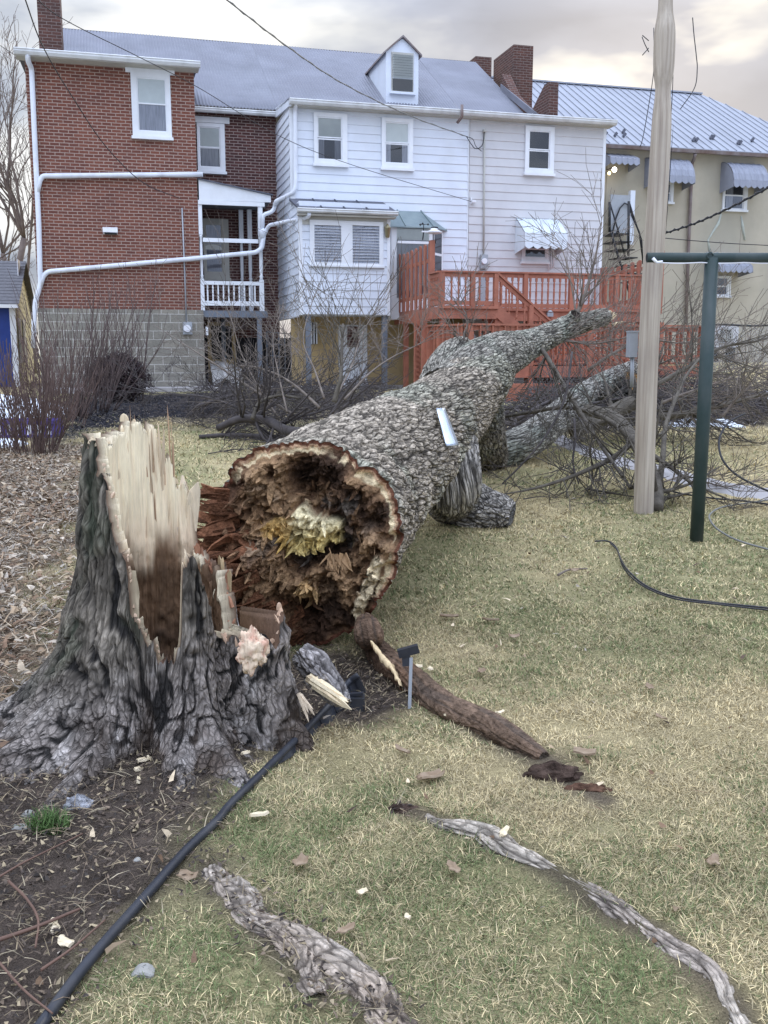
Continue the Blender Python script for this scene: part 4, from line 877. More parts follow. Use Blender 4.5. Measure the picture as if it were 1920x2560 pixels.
# stairs running down to the right in front of the main rail
sA, sB = fu(1243, W2, 700), fu(1378, W2, 800); zsB = fz(804, W2, 1378); zsA = zRA - .03
st = MB()
for wv in (W1 + .08, W2 - .02): st.bar((sA, wv, zD - .05), (sB + .25, wv, zD - .05 - (zsA - zsB) * 1.22), .045, .24)
so = st.build('stair', M['deck'], DK)
b = MB(); b.bar((sA, W2 - .02, zsA), (sB, W2 - .02, zsB), .11, .04); b.bar((sA, W2 - .02, zsA - .08), (sB, W2 - .02, zsB - .08), .04, .08); b.bar((sA, W2 - .02, zsA - .72), (sB, W2 - .02, zsB - .72), .04, .08); b.build('stair_rail', M['deck'], so)
me = baluster_mesh(.62)
for i in range(7):
    t = (i + .6) / 7; bo = bpy.data.objects.new('baluster', me); COL.objects.link(bo); bo.parent = so; bo.location = (fw(sA + (sB - sA) * t, W2 - .02, zsA + (zsB - zsA) * t - .70) - LOC[DK.name]).tolist()
for i in range(6):
    b = MB(); q = sA + .12 + i * (sB - sA + .25) / 6; zz = zD - .17 - i * (zsA - zsB) * 1.2 / 6; b.box(q - .02, q + .24, W1 + .1, W2 - .05, zz, zz + .035); b.build('tread', M['deck'], so)
q = fu(1327, W2, 800); b = MB(); b.box(q - .05, q + .05, W2 - .075, W2 + .03, zD - 1.2, fz(762, W2, 1327)); b.build('newel_post', M['deck'], so)
# lower landing with its own rail of close boards
l0, l1 = fu(1175, W3, 860), fu(1752, W3, 860); zLt = fz(813, W3, 1450); zLf = fz(905, W3, 1450); lL = fu(1065, W1 + .3, 850)
def board_rail(a, c, n, name='lower_railing'):
    a, c = np.array(a), np.array(c); r = MB(); P = lambda t, z: (*(a + (c - a) * t), z)
    r.bar(P(0, zLt), P(1, zLt), .13, .04); r.bar(P(0, zLt - .08), P(1, zLt - .08), .03, .09); r.bar(P(0, zLf + .1), P(1, zLf + .1), .03, .09); o = r.build(name, M['deck'], DK)
    b_ = MB()
    d = (c - a) / np.linalg.norm(c - a); nrm = np.array([-d[1], d[0]]); nrm = nrm if nrm[1] > 0 else -nrm
    for i in range(n):
        t = (i + .5) / n
        if (i % 7) in (2, 4) and i % 3 == 0: continue
        q = a + (c - a) * t + nrm * (.03 if i % 2 else -.035); b_.bar((q[0], q[1], zLf - .05), (q[0], q[1], zLt - .03), .024, .10)
    b_.build('boards', M['deck'], o)
    for t in (0, .25, .5, .75, 1): 
        q = a + (c - a) * t; p_ = MB(); p_.box(q[0] - .05, q[0] + .05, q[1] - .05, q[1] + .05, gdk, zLt - .02); p_.build('post', M['deck'], o)
board_rail((l0, W3), (l1, W3), 40); board_rail((lL, W1 + .5), (l0, W3 - .02), 9)
b = MB(); b.box(l0 - .1, l1 + .1, W3 + .01, W3 + .05, zLf - .32, zLf - .08); b.box(l0, l1, W1, W3, zLf - .06, zLf - .02); b.build('lower_floor', M['deck'], DK)
b = MB(); b.box(l0 - .1, l1 + .35, W3 + .4, W3 + .46, gdk, gdk + .42); b.box(l0 - .1, l1 + .35, W3 + .05, W3 + .46, gdk + .42, gdk + .45); b.build('bottom_step', M['deck'], DK)
# grabrail on the lower flight, small fittings
b = MB(False); b.tube([fw(*_uz(1290, 866, W3 + .3)), fw(*_uz(1383, 812, W3 + .3)), fw(*_uz(1388, 830, W3 + .3))], .03, 8); b.build('handrail', M['deck'], DK)
for px, py, wv in ((1375, 787, W1 + .06), (1180, 845, W3 - .3), (1293, 838, W3 + .06), (1640, 840, W3 + .06)):
    uc, zc = fp(px, py, wv); b = MB(); b.box(uc - .07, uc + .07, wv - .03, wv + .03, zc - .04, zc + .05); b.lathe([(.05, 0), (.06, .02), (.03, .05)], (uc, wv, zc + .05), 8); b.build('deck_fitting', M['steel'], DK)  # small light fixtures and one outlet box, all in the same shape
# weather station on the screen post
uc, zc = fp(1083, 603, W1 - .03)
WS = thing('weather_station', fw(uc, W1 - .03, zc), 'small white weather station with cups on top of the left deck screen post', 'weather station')
b = MB(); b.box(uc - .05, uc + .05, W1 - .08, W1 + .02, zc - .05, zc + .02); b.lathe([(.012, 0), (.012, .16)], (uc, W1 - .03, zc), 8); b.build('mount', M['black_metal'], WS)
b = MB(); b.lathe([(.05, .15), (.16, .17), (.17, .20), (.08, .24), (.075, .27)], (uc + .02, W1 - .03, zc), 16); b.box(uc - .26, uc - .02, W1 - .05, W1 - .01, zc + .18, zc + .21); b.build('housing', M['white_plastic'], WS)
b = MB(); b.lathe([(.07, .275), (.08, .28), (.08, .30)], (uc + .03, W1 - .03, zc), 12); b.build('solar_panel', M['black_metal'], WS)
b = MB(); b.lathe([(.01, .21), (.01, .36)], (uc - .22, W1 - .03, zc), 6)
for k in range(3):
    a = k * 2.1; b.bar((uc - .22, W1 - .03, zc + .35), (uc - .22 + .09 * math.cos(a), W1 - .03 + .09 * math.sin(a), zc + .35), .01, .01); b.lathe([(.005, -.025), (.028, 0), (.005, .025)], (uc - .22 + .1 * math.cos(a), W1 - .03 + .1 * math.sin(a), zc + .35), 8)
b.build('wind_cups', M['black_metal'], WS)
b = MB(); b.bar((uc - .22, W1 - .03, zc + .18), (uc - .24, W1 - .03, zc + .02), .02, .03); b.build('wind_vane', M['black_metal'], WS)

# ================================================================ GROUND
POLY = lambda pts: np.array([gd(x, y)[:2] for x, y in pts])
def inside(P, poly):
    x, y = P[:, 0], P[:, 1]; r = np.zeros(len(P), bool); n = len(poly)
    for i in range(n):
        (x1_, y1_), (x2_, y2_) = poly[i], poly[(i + 1) % n]
        c = ((y1_ > y) != (y2_ > y)) & (x < (x2_ - x1_) * (y - y1_) / (y2_ - y1_ + 1e-12) + x1_); r ^= c
    return r
def pdist(P, line):
    d = np.full(len(P), 1e9)
    for a, b_ in zip(line[:-1], line[1:]):
        ab = b_ - a; t = np.clip(((P - a) @ ab) / (ab @ ab), 0, 1); d = np.minimum(d, np.linalg.norm(P - a - t[:, None] * ab, axis=1))
    return d
EDGE = [(748, 1500), (700, 1558), (600, 1652), (500, 1745), (470, 1782), (400, 1850), (320, 1942), (200, 2080), (110, 2200), (60, 2270)]
soil_poly = POLY([(120, 1560), (300, 1480), (520, 1450), (700, 1400), (860, 1430), (880, 1500), (800, 1560), (720, 1590)] + EDGE[2:] + [(-300, 2300), (-400, 1700), (0, 1580)])
mulch_poly = POLY([(205, 960), (190, 1100), (175, 1250), (120, 1480), (60, 1600), (-300, 1640), (-500, 1200), (-300, 970), (40, 975)])
black_poly = POLY([(90, 890), (180, 850), (480, 850), (480, 905), (330, 905), (210, 935), (190, 975), (110, 970)])
soil2_poly = POLY([(1000, 905), (1440, 850), (1760, 845), (1760, 925), (1440, 922), (1300, 930), (1100, 960)])
pile_poly = POLY([(470, 850), (860, 850), (800, 900), (600, 935), (440, 930), (380, 890)])
PATH_N = [(1180, 948), (1225, 972), (1330, 1008), (1430, 1036), (1560, 1068), (1659, 1083), (1800, 1103), (2050, 1138)]
PATH_F = [(1200, 928), (1250, 955), (1340, 984), (1430, 1003), (1560, 1038), (1659, 1053), (1800, 1072), (2050, 1105)]
path_poly = np.vstack([POLY(PATH_N), POLY(PATH_F)[::-1]])
def soft(P, poly, wd, s):
    """1 inside the outline, falling to 0 over wd, edge wobbled by noise"""
    q = np.stack([P[:, 0], P[:, 1], np.zeros(len(P))], 1); Pw = P + (np.stack([fbm(q * 3.1, 3, s), fbm(q * 3.1 + 50, 3, s)], 1) - .5) * wd * 1.8
    d = pdist(Pw, np.vstack([poly, poly[:1]])); i_ = inside(Pw, poly); return np.clip(.5 + np.where(i_, d, -d) / wd, 0, 1)
ROOT_LINES = [(POLY([(800, 1395), (890, 1490), (1040, 1580), (1175, 1642), (1240, 1690), (1305, 1728)]), .085, .9), (POLY([(448, 1880), (560, 1995), (720, 2090), (850, 2215), (900, 2290)]), .085, .85), (POLY([(585, 2020), (672, 2125), (700, 2160)]), .06, .8), (POLY([(868, 1748), (905, 1760), (1040, 1805), (1220, 1905), (1440, 2035), (1590, 2175), (1610, 2240)]), .06, .85)]
def masks(P):
    so = soft(P, soil_poly, .22, 11); q_ = np.stack([P[:, 0], P[:, 1], np.zeros(len(P))], 1); wn_ = .45 + 1.1 * fbm(q_ * 9, 3, 16)
    for ln, wd, am in ROOT_LINES: so = np.maximum(so, am * np.exp(-(pdist(P, ln) / (wd * wn_)) ** 2))
    return so, soft(P, mulch_poly, .5, 12), soft(P, black_poly, .8, 13), np.maximum(soft(P, soil2_poly, 1.0, 14), .75 * soft(P, pile_poly, 1.2, 15))
ny, nx = 420, 300
ys = np.concatenate([np.linspace(.6, 8, 230), 8 + (np.linspace(0, 1, 160)[1:] ** 1.6) * 24, np.array([34, 38, 44, 52, 64, 80, 110, 150, 220, 320, 450])])
sx = np.linspace(-1, 1, nx); sx = np.sign(sx) * np.abs(sx) ** 1.15
X = sx[None, :] * (ys[:, None] * .72 + 2.2); Y = np.repeat(ys[:, None], nx, 1); Z = gz(X, Y)
Pxy = np.stack([X.ravel(), Y.ravel()], 1); so_, mu_, bl_, s2_ = masks(Pxy); P3 = np.stack([Pxy[:, 0], Pxy[:, 1], np.zeros(len(Pxy))], 1)
Zr = Z.ravel() + so_ * ((fbm(P3 * 9, 4, 21) - .5) * .05) * (Pxy[:, 1] < 8) + mu_ * (fbm(P3 * 6, 3, 22) - .5) * .04
n1 = fbm(P3 * .8, 4, 31); n2 = fbm(P3 * 4.0, 4, 32); n3 = fbm(P3 * 20, 3, 33)
g_a, g_b, g_c = np.array([.41, .335, .18]), np.array([.29, .26, .13]), np.array([.48, .395, .22])
gc = g_a + (g_b - g_a) * sstep(.42, .66, n1)[:, None] + (g_c - g_a) * sstep(.5, .75, n2)[:, None] * .6; gc *= (.85 + .5 * n3)[:, None]
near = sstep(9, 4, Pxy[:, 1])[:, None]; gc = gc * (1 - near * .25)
soil = np.array([.075, .058, .045]) * (.6 + .9 * n2)[:, None] * (.7 + .6 * n3)[:, None]
mul = np.array([.19, .145, .105]) * (.55 + .5 * n2 + .5 * n3)[:, None]
blk = np.array([.028, .027, .032]) * (.6 + .9 * n3)[:, None]; s2 = np.array([.10, .085, .075]) * (.5 + n2)[:, None]
C = gc
for mk, cc in ((s2_, s2), (bl_, blk), (mu_, mul), (so_, soil)): C = C * (1 - mk[:, None]) + cc * mk[:, None]
i = np.arange(len(ys) - 1)[:, None] * nx; j = np.arange(nx - 1)[None, :]
Fq = np.stack([i + j, i + j + 1, i + nx + j + 1, i + nx + j], -1).reshape(-1, 4)
M['ground'] = mat('lawn_and_soil', (.3, .3, .3), .95, .55, 170, attr=True, bump=.9, bscale=120, spec=.1, bdist=.02, detail=8)
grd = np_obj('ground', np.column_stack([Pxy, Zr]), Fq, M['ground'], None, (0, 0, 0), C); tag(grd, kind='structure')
# concrete path
n_ = 40; A_ = cr(POLY(PATH_N), n_); B_ = cr(POLY(PATH_F), n_); V = []; 
for k in range(n_):
    for t in (0, .25, .5, .75, 1):
        p = A_[k] * (1 - t) + B_[k] * t; V.append((p[0], p[1], float(gz(np.array([p[0]]), np.array([p[1]]))[0]) + .022 + (0 if 0 < t < 1 else -.03)))
Fq = [(k * 5 + t, k * 5 + 5 + t, k * 5 + 6 + t, k * 5 + 1 + t) for k in range(n_ - 1) for t in range(4)]
tag(np_obj('path', np.array(V), np.array(Fq), M['concrete']), kind='structure')
# patio curb by the porch
PC = MB(); PC.box(uL, uW1, -.2, .55, .2, fz(968, .6, 640) ); PC.box(uL + .3, uR + 1.8, W_ELL + .07, .56, .2, fz(969, .6, 600)); o = PC.build('patio', M['concrete'], None, base_of(uR, .4)); tag(o, kind='structure')

# ================================================================ BARK SURFACES
C_CREV = np.array([.028, .023, .020])
def fissure(q, s1, s2, seed, warp=.05):
    """elongated bark plates between thin crooked cracks; q in metres with z along the wood"""
    wq = q + (np.stack([fbm(q * 6, 3, seed), fbm(q * 6 + 9, 3, seed), fbm(q * 6 + 19, 3, seed)], 1) - .5) * np.array([warp, warp, warp * 2.5])
    a_ = np.abs(2 * vn(wq * np.array([s1[0], s1[0], s1[1]]) + 3.3, seed) - 1); b_ = np.abs(2 * vn(wq * np.array([s1[0] * 1.7, s1[0] * 1.7, s1[1] * 1.5]) + 8.1, seed + 1) - 1); c_ = np.abs(2 * vn(wq * np.array([s2[0], s2[0], s2[1]]) + 1.7, seed + 2) - 1)
    big_, mid_, sm_ = sstep(.04, .22, a_), sstep(.03, .19, b_), sstep(0, .18, c_)
    return big_, mid_, sm_, vn(wq * np.array([s1[0] * .8, s1[0] * .8, s1[1] * 1.2]) + 20, seed + 3)
def bark_tube(name, P, R, m, parent=None, loc=(0, 0, 0), K=120, NR=160, size=(20, 8), amp=.02, plate=(.57, .485, .375), lichen=(.52, .495, .38), seed=1, jag=None, twist=.6, lump=.05, ell=None, crev=C_CREV, endcap=(True, True), capcol=(.20, .16, .12), rough=1.0, cw=1.0, wp=.05, irr=0, flat=1.0, bcz=1.0):
    """a log with raised bark plates; P control points, R radii"""
    Q = cr(np.column_stack([P, R]), NR); P, R = Q[:, :3], Q[:, 3]
    ds = np.concatenate([[0], np.cumsum(np.linalg.norm(np.diff(P, axis=0), axis=1))])
    T = np.gradient(P, axis=0); T /= np.linalg.norm(T, axis=1, keepdims=True)
    up = np.array([0, 0, 1.0]); x = np.cross(T[0], up); x /= np.linalg.norm(x); Xs = [x]
    for i in range(1, NR):
        x = Xs[-1] - T[i] * np.dot(Xs[-1], T[i]); Xs.append(x / np.linalg.norm(x))
    Xs = np.array(Xs); Ys = np.cross(Xs, T); a = np.arange(K) * 2 * math.pi / K
    ca, sa = np.cos(a), np.sin(a); Rm = R[:, None] * np.ones(K)
    if ell is not None: Rm = Rm * ell(a[None, :], ds[:, None])
    tw = ds[:, None] * twist; q = np.stack([np.cos(a + tw) * R[:, None], np.sin(a + tw) * R[:, None], np.repeat(ds[:, None], K, 1)], -1).reshape(-1, 3)
    B1, B2, B3, idv = fissure(q, size, (size[0] * 1.9, size[1] * 3.2), seed, wp)
    n = fbm(q * 3.0, 4, seed + 3); nf = fbm(q * 40, 3, seed + 4); e = B1 * (.45 + .55 * B2) * (.7 + .3 * B3)
    d = amp * (cw * (B1 * (.7 + .5 * idv) + .55 * B2 * B1 + .40 * B3 * B2) - .6 + 1.0 * (nf - .5) * rough + 1.2 * (fbm(q * np.array([22, 22, 9]), 3, seed + 11) - .5)) + lump * (n - .5) * 2 * np.minimum(1, Rm.ravel() / .3)
    if irr: d = d + irr * Rm.ravel() * (fbm(q * np.array([9, 9, 5]), 3, seed + 8) - .5) * 2
    r = (Rm.ravel() + d).reshape(NR, K)
    V = P[:, None, :] + r[..., None] * (ca[None, :, None] * Xs[:, None, :] + sa[None, :, None] * Ys[:, None, :])
    if flat != 1: V[..., 2] = P[:, None, 2] + (V[..., 2] - P[:, None, 2]) * flat
    if jag is not None: V = V - T[:, None, :] * jag(a)[None, :, None] * np.clip(1 - ds / .30, 0, 1)[:, None, None]
    li = sstep(.45, .7, fbm(q * 2.2, 4, seed + 6)); pc = np.array(plate) * (1 - li[:, None]) + np.array(lichen) * li[:, None]
    C = pc * (.70 + .30 * idv + .8 * (nf - .5) + .6 * (fbm(q * np.array([16, 16, 7]), 3, seed + 7) - .4))[:, None]; kq = (.35 + .65 * sstep(.05, .6, e))[:, None]; C = crev * (1 - kq) + C * kq
    V = V.reshape(-1, 3); i = np.arange(NR - 1)[:, None] * K; j = np.arange(K)[None, :]; j2 = (j + 1) % K
    Fq = np.stack([i + j, i + j2, i + K + j2, i + K + j], -1).reshape(-1, 4)
    for k_, on in ((0, endcap[0]), (NR - 1, endcap[1])):
        if not on: continue
        base = len(V); ring = V[k_ * K:(k_ + 1) * K]; c = ring.mean(0); rr = []
        for f_ in (.8, .5, .02): rr.append(c + (ring - c) * f_ + T[k_] * (-.02 if k_ else .02) * (1 - f_) + (fbm(ring * 25, 3, 77)[:, None] - .5) * T[k_] * .03)
        V = np.vstack([V] + rr); C = np.vstack([C] + [np.array(capcol)[None] * (.7 + .6 * fbm(ring * 30 + f_, 3, 8))[:, None] for f_ in (1, 2, 3)])
        jj = np.arange(K); jn = (jj + 1) % K; prev = k_ * K + jj; pn = k_ * K + jn
        for s_ in range(3):
            nx_, nn_ = base + s_ * K + jj, base + s_ * K + jn; Fq = np.vstack([Fq, np.stack([prev, pn, nn_, nx_], 1)]); prev, pn = nx_, nn_
    BC = np.vstack([q, np.repeat(q[:1] * 0, len(V) - len(q), 0) + (V[len(q):] - V.mean(0)) * 1.0]) if len(V) > len(q) else q
    BC = BC * np.array([1, 1, bcz])
    return np_obj(name, V, Fq, m, parent, loc, C, True, BC), (P, T, Xs, Ys, r)
def slivers(n, base, dirs, L, w, t, rng, col, tipcol=None, bend=.25):
    """n tapered splinters; returns V, F, C"""
    d = dirs / np.linalg.norm(dirs, axis=1, keepdims=True); a = rng.normal(size=(n, 3)); a -= d * (a * d).sum(1, keepdims=True); a /= np.linalg.norm(a, axis=1, keepdims=True); b_ = np.cross(d, a)
    bv = rng.normal(size=(n, 3)) * bend; lev = []; cc = []
    for f, s in ((-.25, 1.0), (.35, .9), (.75, .6), (1.0, .08)):
        c = base + d * (L * f)[:, None] + bv * (L * f * abs(f))[:, None]
        for sa, sb in ((-1, -1), (1, -1), (1, 1), (-1, 1)): lev.append(c + a * (sa * w * s * .5)[:, None] + b_ * (sb * t * s * .5)[:, None]); cc.append(col if tipcol is None or f < .5 else tipcol)
    V = np.stack(lev, 1).reshape(-1, 3); C = np.stack(cc, 1).reshape(-1, 3); o = np.arange(n)[:, None, None] * 16
    fc = []
    for k in range(3):
        for i in range(4): fc.append([k * 4 + i, k * 4 + (i + 1) % 4, k * 4 + 4 + (i + 1) % 4, k * 4 + 4 + i])
    fc.append([12, 13, 14, 15]); Fq = (o + np.array(fc)[None]).reshape(-1, 4)
    return V, Fq, C
def join(parts):
    V, Fq, C, n = [], [], [], 0
    for v, f, c in parts: V.append(v); Fq.append(f + n); C.append(c); n += len(v)
    return np.vstack(V), np.vstack(Fq), np.vstack(C)

# ================================================================ FALLEN TREE
A0 = at(764, 1362, 4.75)
FT = thing('fallen_tree', onz(A0), 'huge fallen tree trunk with a rotten hollow broken end, lying across the lawn', 'tree')
spine = [A0, at(872, 1242, 5.75), at(990, 1136, 6.8), at(1090, 1052, 7.8), at(1162, 985, 8.8), at(1222, 928, 9.6)]
def ell(a, s):      # a: 0 right, 90 up in the ring frame; the broken end is taller than wide
    k = np.clip(1 - s / 1.2, 0, 1); return 1 + k * (.10 * np.abs(np.sin(a)) - .04 * np.abs(np.cos(a))) + .05 * np.sin(3 * a + 1 + s) + .04 * np.sin(2 * a - s * 1.3)
jr = np.random.default_rng(3)
jk = jr.normal(size=60) * .028
def jag(a):
    d = np.degrees(a) % 360; base = np.interp(d, [0, 40, 75, 90, 130, 170, 210, 250, 290, 330, 360], [.03, -.01, -.09, .05, .03, -.04, .07, .03, -.02, .07, .03])
    return base + np.interp(d, np.linspace(0, 360, 60), jk)
tr, (TP, TT, TX, TY, TRr) = bark_tube('trunk', spine, [.47, .435, .385, .36, .345, .28], M['bark'], FT, K=480, NR=760, size=(19, 4.2), amp=.010, seed=1, wp=.05, jag=jag, twist=.5, lump=.035, ell=ell, endcap=(False, True))
lim = dict(plate=(.48, .44, .36), lichen=(.46, .465, .37))
bark_tube('limb', [at(1125, 1005, 8.5), at(1218, 908, 9.4), at(1290, 876, 10.2), at(1345, 852, 10.7), at(1420, 818, 11.2), at(1512, 792, 11.7)], [.31, .27, .19, .15, .128, .10], M['bark'], FT, K=170, NR=230, size=(28, 8), amp=.007, seed=4, lump=.03, capcol=(.52, .42, .28), **lim)
bark_tube('limb', [at(1100, 1050, 8.2), at(1118, 960, 9.1), at(1138, 905, 9.5), at(1155, 880, 9.8)], [.22, .24, .21, .15], M['bark'], FT, K=140, NR=120, size=(26, 7), amp=.010, seed=6, lump=.04, capcol=(.13, .10, .08), **lim)
f1_ = gnd(1150, 1312)
bark_tube('limb', [at(1075, 1040, 7.85), at(1105, 1120, 7.62), at(1124, 1195, 7.48), f1_ + np.array([-.06, .06, .22]), f1_ + np.array([.14, .0, .13]), f1_ + np.array([.33, -.06, .105]), f1_ + np.array([.41, -.09, .09])], [.22, .265, .255, .235, .185, .135, .09], M['bark'], FT, K=170, NR=180, size=(24, 11), amp=.011, seed=8, lump=.05, bcz=2.2, capcol=(.30, .29, .27), plate=(.56, .51, .44), lichen=(.58, .57, .50))
f2_ = gnd(1222, 1165)
bark_tube('limb', [at(1170, 960, 9.3), at(1185, 1030, 9.9), at(1200, 1085, 10.2), f2_ + np.array([0, 0, .10])], [.33, .28, .245, .20], M['bark'], FT, K=140, NR=120, size=(20, 8), amp=.016, seed=10, lump=.05, bcz=2.0, plate=(.47, .42, .35), lichen=(.48, .47, .39), capcol=(.09, .08, .07))
bark_tube('limb', [f2_ + np.array([.02, .05, .10]), at(1320, 1102, 11.1), at(1390, 1048, 12.1), at(1460, 990, 13.2), at(1530, 950, 14.2), at(1580, 928, 15.0)], [.19, .19, .185, .175, .165, .155], M['bark'], FT, K=130, NR=220, size=(26, 6.5), amp=.009, seed=12, lump=.03, capcol=(.52, .30, .11), plate=(.52, .49, .42), lichen=(.50, .52, .43))
parts = []; rg = np.random.default_rng(17); ed_ = at(1512, 792, 11.7); dl_ = ed_ - at(1420, 818, 11.2); dl_ /= np.linalg.norm(dl_); n = 26
B_ = ed_ + rg.normal(size=(n, 3)) * .045; d_ = dl_[None] + rg.normal(size=(n, 3)) * .18; c_ = np.array([.68, .54, .34]) * rg.uniform(.5, 1.2, (n, 1)); V_, F_, C_ = slivers(n, B_, d_, rg.uniform(.04, .16, n), rg.uniform(.02, .05, n), rg.uniform(.01, .025, n), rg, c_, c_); np_obj('torn_fibres', V_, F_, M['wood'], FT, col=C_, smooth=False)
bark_tube('limb', [at(1425, 812, 11.2), at(1432, 796, 11.15), at(1440, 785, 11.1)], [.09, .075, .06], M['bark'], FT, K=60, NR=30, size=(30, 9), amp=.006, seed=14, lump=.02, capcol=(.08, .06, .05), **lim)
# metal plate nailed to the trunk
TV = np.array([v.co[:] for v in tr.data.vertices]) + LOC[FT.name] - CAM
tz_ = TV @ np.array([0, cp, -sp]); tpx = np.column_stack([TV[:, 0] / tz_ * F + CX, CY - (TV @ np.array([0, sp, cp])) / tz_ * F])
def surf(px, py, out=.02, rad_=12): k = (np.abs(tpx[:, 0] - px) < rad_) & (np.abs(tpx[:, 1] - py) < rad_); return at(px, py, np.percentile(tz_[k], 4) - out) if k.any() else at(px, py, 6.8)
pa, pb = surf(1100, 1022, .085), surf(1130, 1116, .085)
d_ = pb - pa; sx_ = np.array([.042, .03, .0]); V = []
for i in range(13):
    t = i / 12; w_ = .70 + .40 * t - .5 * max(0, t - .9); 
    for k_ in (-1, -.3, .3, 1): V.append(pa + d_ * t + sx_ * w_ * k_ + np.array([0, -.010 * (1 - k_ * k_) - .006 * math.sin(t * 6), 0]))
mp_ = np_obj('metal_plate', np.array(V), np.array([(i * 4 + k_, i * 4 + k_ + 1, i * 4 + k_ + 5, i * 4 + k_ + 4) for i in range(12) for k_ in range(3)]), M['plate'], FT); md = mp_.modifiers.new('thick', 'SOLIDIFY'); md.thickness = .010
# ---- the broken end
K, NRr = 480, 150
a = np.arange(K) * 2 * math.pi / K; rho = np.concatenate([np.linspace(.02, .8, 95), np.linspace(.8, 1.0, 56)[1:]]); NRr = len(rho)
ring = TRr[0]; c0_, T0, X0, Y0 = TP[0], TT[0], TX[0], TY[0]
rr = rho[:, None] * ring[None, :]; qx, qy = rr * np.cos(a), rr * np.sin(a); q2 = np.stack([qx, qy, np.zeros_like(qx)], -1).reshape(-1, 3)
ph = np.degrees(np.repeat(a[None, :], NRr, 0).ravel()) % 360; rv = np.repeat(rho[:, None], K, 1).ravel()
def bump_at(x, y, s): return np.exp(-((q2[:, 0] - x) ** 2 + (q2[:, 1] - y) ** 2) / s ** 2)
ll = np.clip(np.cos(np.radians(ph - 205)), 0, 1) ** 1.5 * sstep(.2, .85, rv)
fib = ridge(np.stack([q2[:, 0] * 14 + q2[:, 1] * 5, q2[:, 1] * 14 - q2[:, 0] * 5, q2[:, 0] * 3], 1), 4, 41)
big = fbm(q2 * 5.5, 4, 42); fine = fbm(q2 * 38, 4, 43)
cr_ = ridge(q2 * 22 + (big[:, None] - .5) * 3, 3, 57); h = (big - .5) * .38 + (fib - .55) * .15 + (fine - .5) * .07 + (cr_ - .5) * .05 + (np.floor(big * 9) / 9 - big) * .35
h += ll * (.10 + .16 * ridge(np.stack([ph / 9, rv * 1.2, rv * 0], 1), 3, 44)) - .15 * bump_at(.05, .25, .13) - .08 * bump_at(.22, .02, .12) - .15 * bump_at(-.05, -.34, .13) - .08 * bump_at(.14, -.22, .10) + .04 - .0 * rv
rim = np.repeat(jag(a)[None, :], NRr, 0).ravel(); kk = sstep(.80, .93, rv); band = sstep(.885, .905, rv + .11 * (fbm(np.stack([ph / 12, rv * 6, rv * 0], 1), 3, 45) - .5))
pj = c0_ + qx.reshape(-1, 1) * X0 + qy.reshape(-1, 1) * Y0 - CAM; pz_ = pj @ np.array([0, cp, -sp]); fpx, fpy = pj[:, 0] / pz_ * F + CX, CY - (pj @ np.array([0, sp, cp])) / pz_ * F
wn = (fbm(q2 * 16, 4, 55) - .5) * 1.5; ye = 1 - np.sqrt(((fpx - 778) / 92) ** 2 + ((fpy - 1322 - .15 * (fpx - 778)) / 54) ** 2) + wn * .55; yk = sstep(-.02, .16, ye)
yf = ridge(np.column_stack([(fpx + .25 * fpy) / 7, fpy / 60, fpx * 0]), 3, 56); h = h * (1 - yk * .6) + yk * (.065 + .022 * yf + .05 * (fine - .5) + .06 * (fbm(q2 * 15, 3, 66) - .5))
h = h * (1 - kk) + (rim + (fine - .5) * .03) * kk
Vf = c0_ + qx.reshape(-1, 1) * X0 + qy.reshape(-1, 1) * Y0 - h[:, None] * T0
arc = np.interp(ph, [0, 60, 64, 76, 82, 128, 138, 200, 300, 322, 330, 360], [1, 1, .9, .1, 1, 1, 0, 0, 0, .1, 1, 1])
arc = arc * (fbm(np.stack([ph / 7, rv * 4, rv * 0], 1), 3, 46) > .33)
sap = band * arc * (1 - sstep(.955, .975, rv))
br = np.array([.13, .072, .040]); tanw = np.array([.32, .20, .105]); dk = np.array([.045, .028, .019]); cream = np.array([.70, .56, .34]); pink = np.array([.45, .22, .13])
t_ = sstep(.35, .75, fib * .5 + fine * .5); C = br + (tanw - br) * (t_ * sstep(.4, .65, big))[:, None]; C = C + (dk - C) * sstep(.52, .35, big)[:, None] * .85
gw = sstep(.56, .7, fbm(q2 * 9 + 3, 4, 47)) * np.exp(-((q2[:, 0] - .03) ** 2 + (q2[:, 1] - .1) ** 2) / .06); C = C + (np.array([.33, .30, .25]) - C) * (gw * .7)[:, None]
C = C + (np.array([.15, .065, .032]) - C) * (ll * .7)[:, None]
C = C + (cream * (.72 + .5 * fbm(np.stack([ph / 1.6, rv * 5, rv * 0], 1), 2, 48))[:, None] - C) * sap[:, None]
yt = sstep(1345, 1290, fpy + 10 * wn); yc = np.array([.74, .57, .22]) + (np.array([.70, .60, .36]) - np.array([.74, .57, .22])) * yt[:, None]; yc = yc + (np.array([.58, .33, .08]) - yc) * (sstep(760, 715, fpx + 12 * wn) * .8)[:, None]
C = C + (yc * (.55 + .7 * yf)[:, None] - C) * (yk * .95)[:, None]
tk = sstep(.0, .2, 1 - np.sqrt(((fpx - 775) / 26) ** 2 + ((fpy - 1470) / 30) ** 2) + wn * .7); C = C + (np.array([.52, .33, .15]) * (.6 + .6 * yf)[:, None] - C) * tk[:, None]
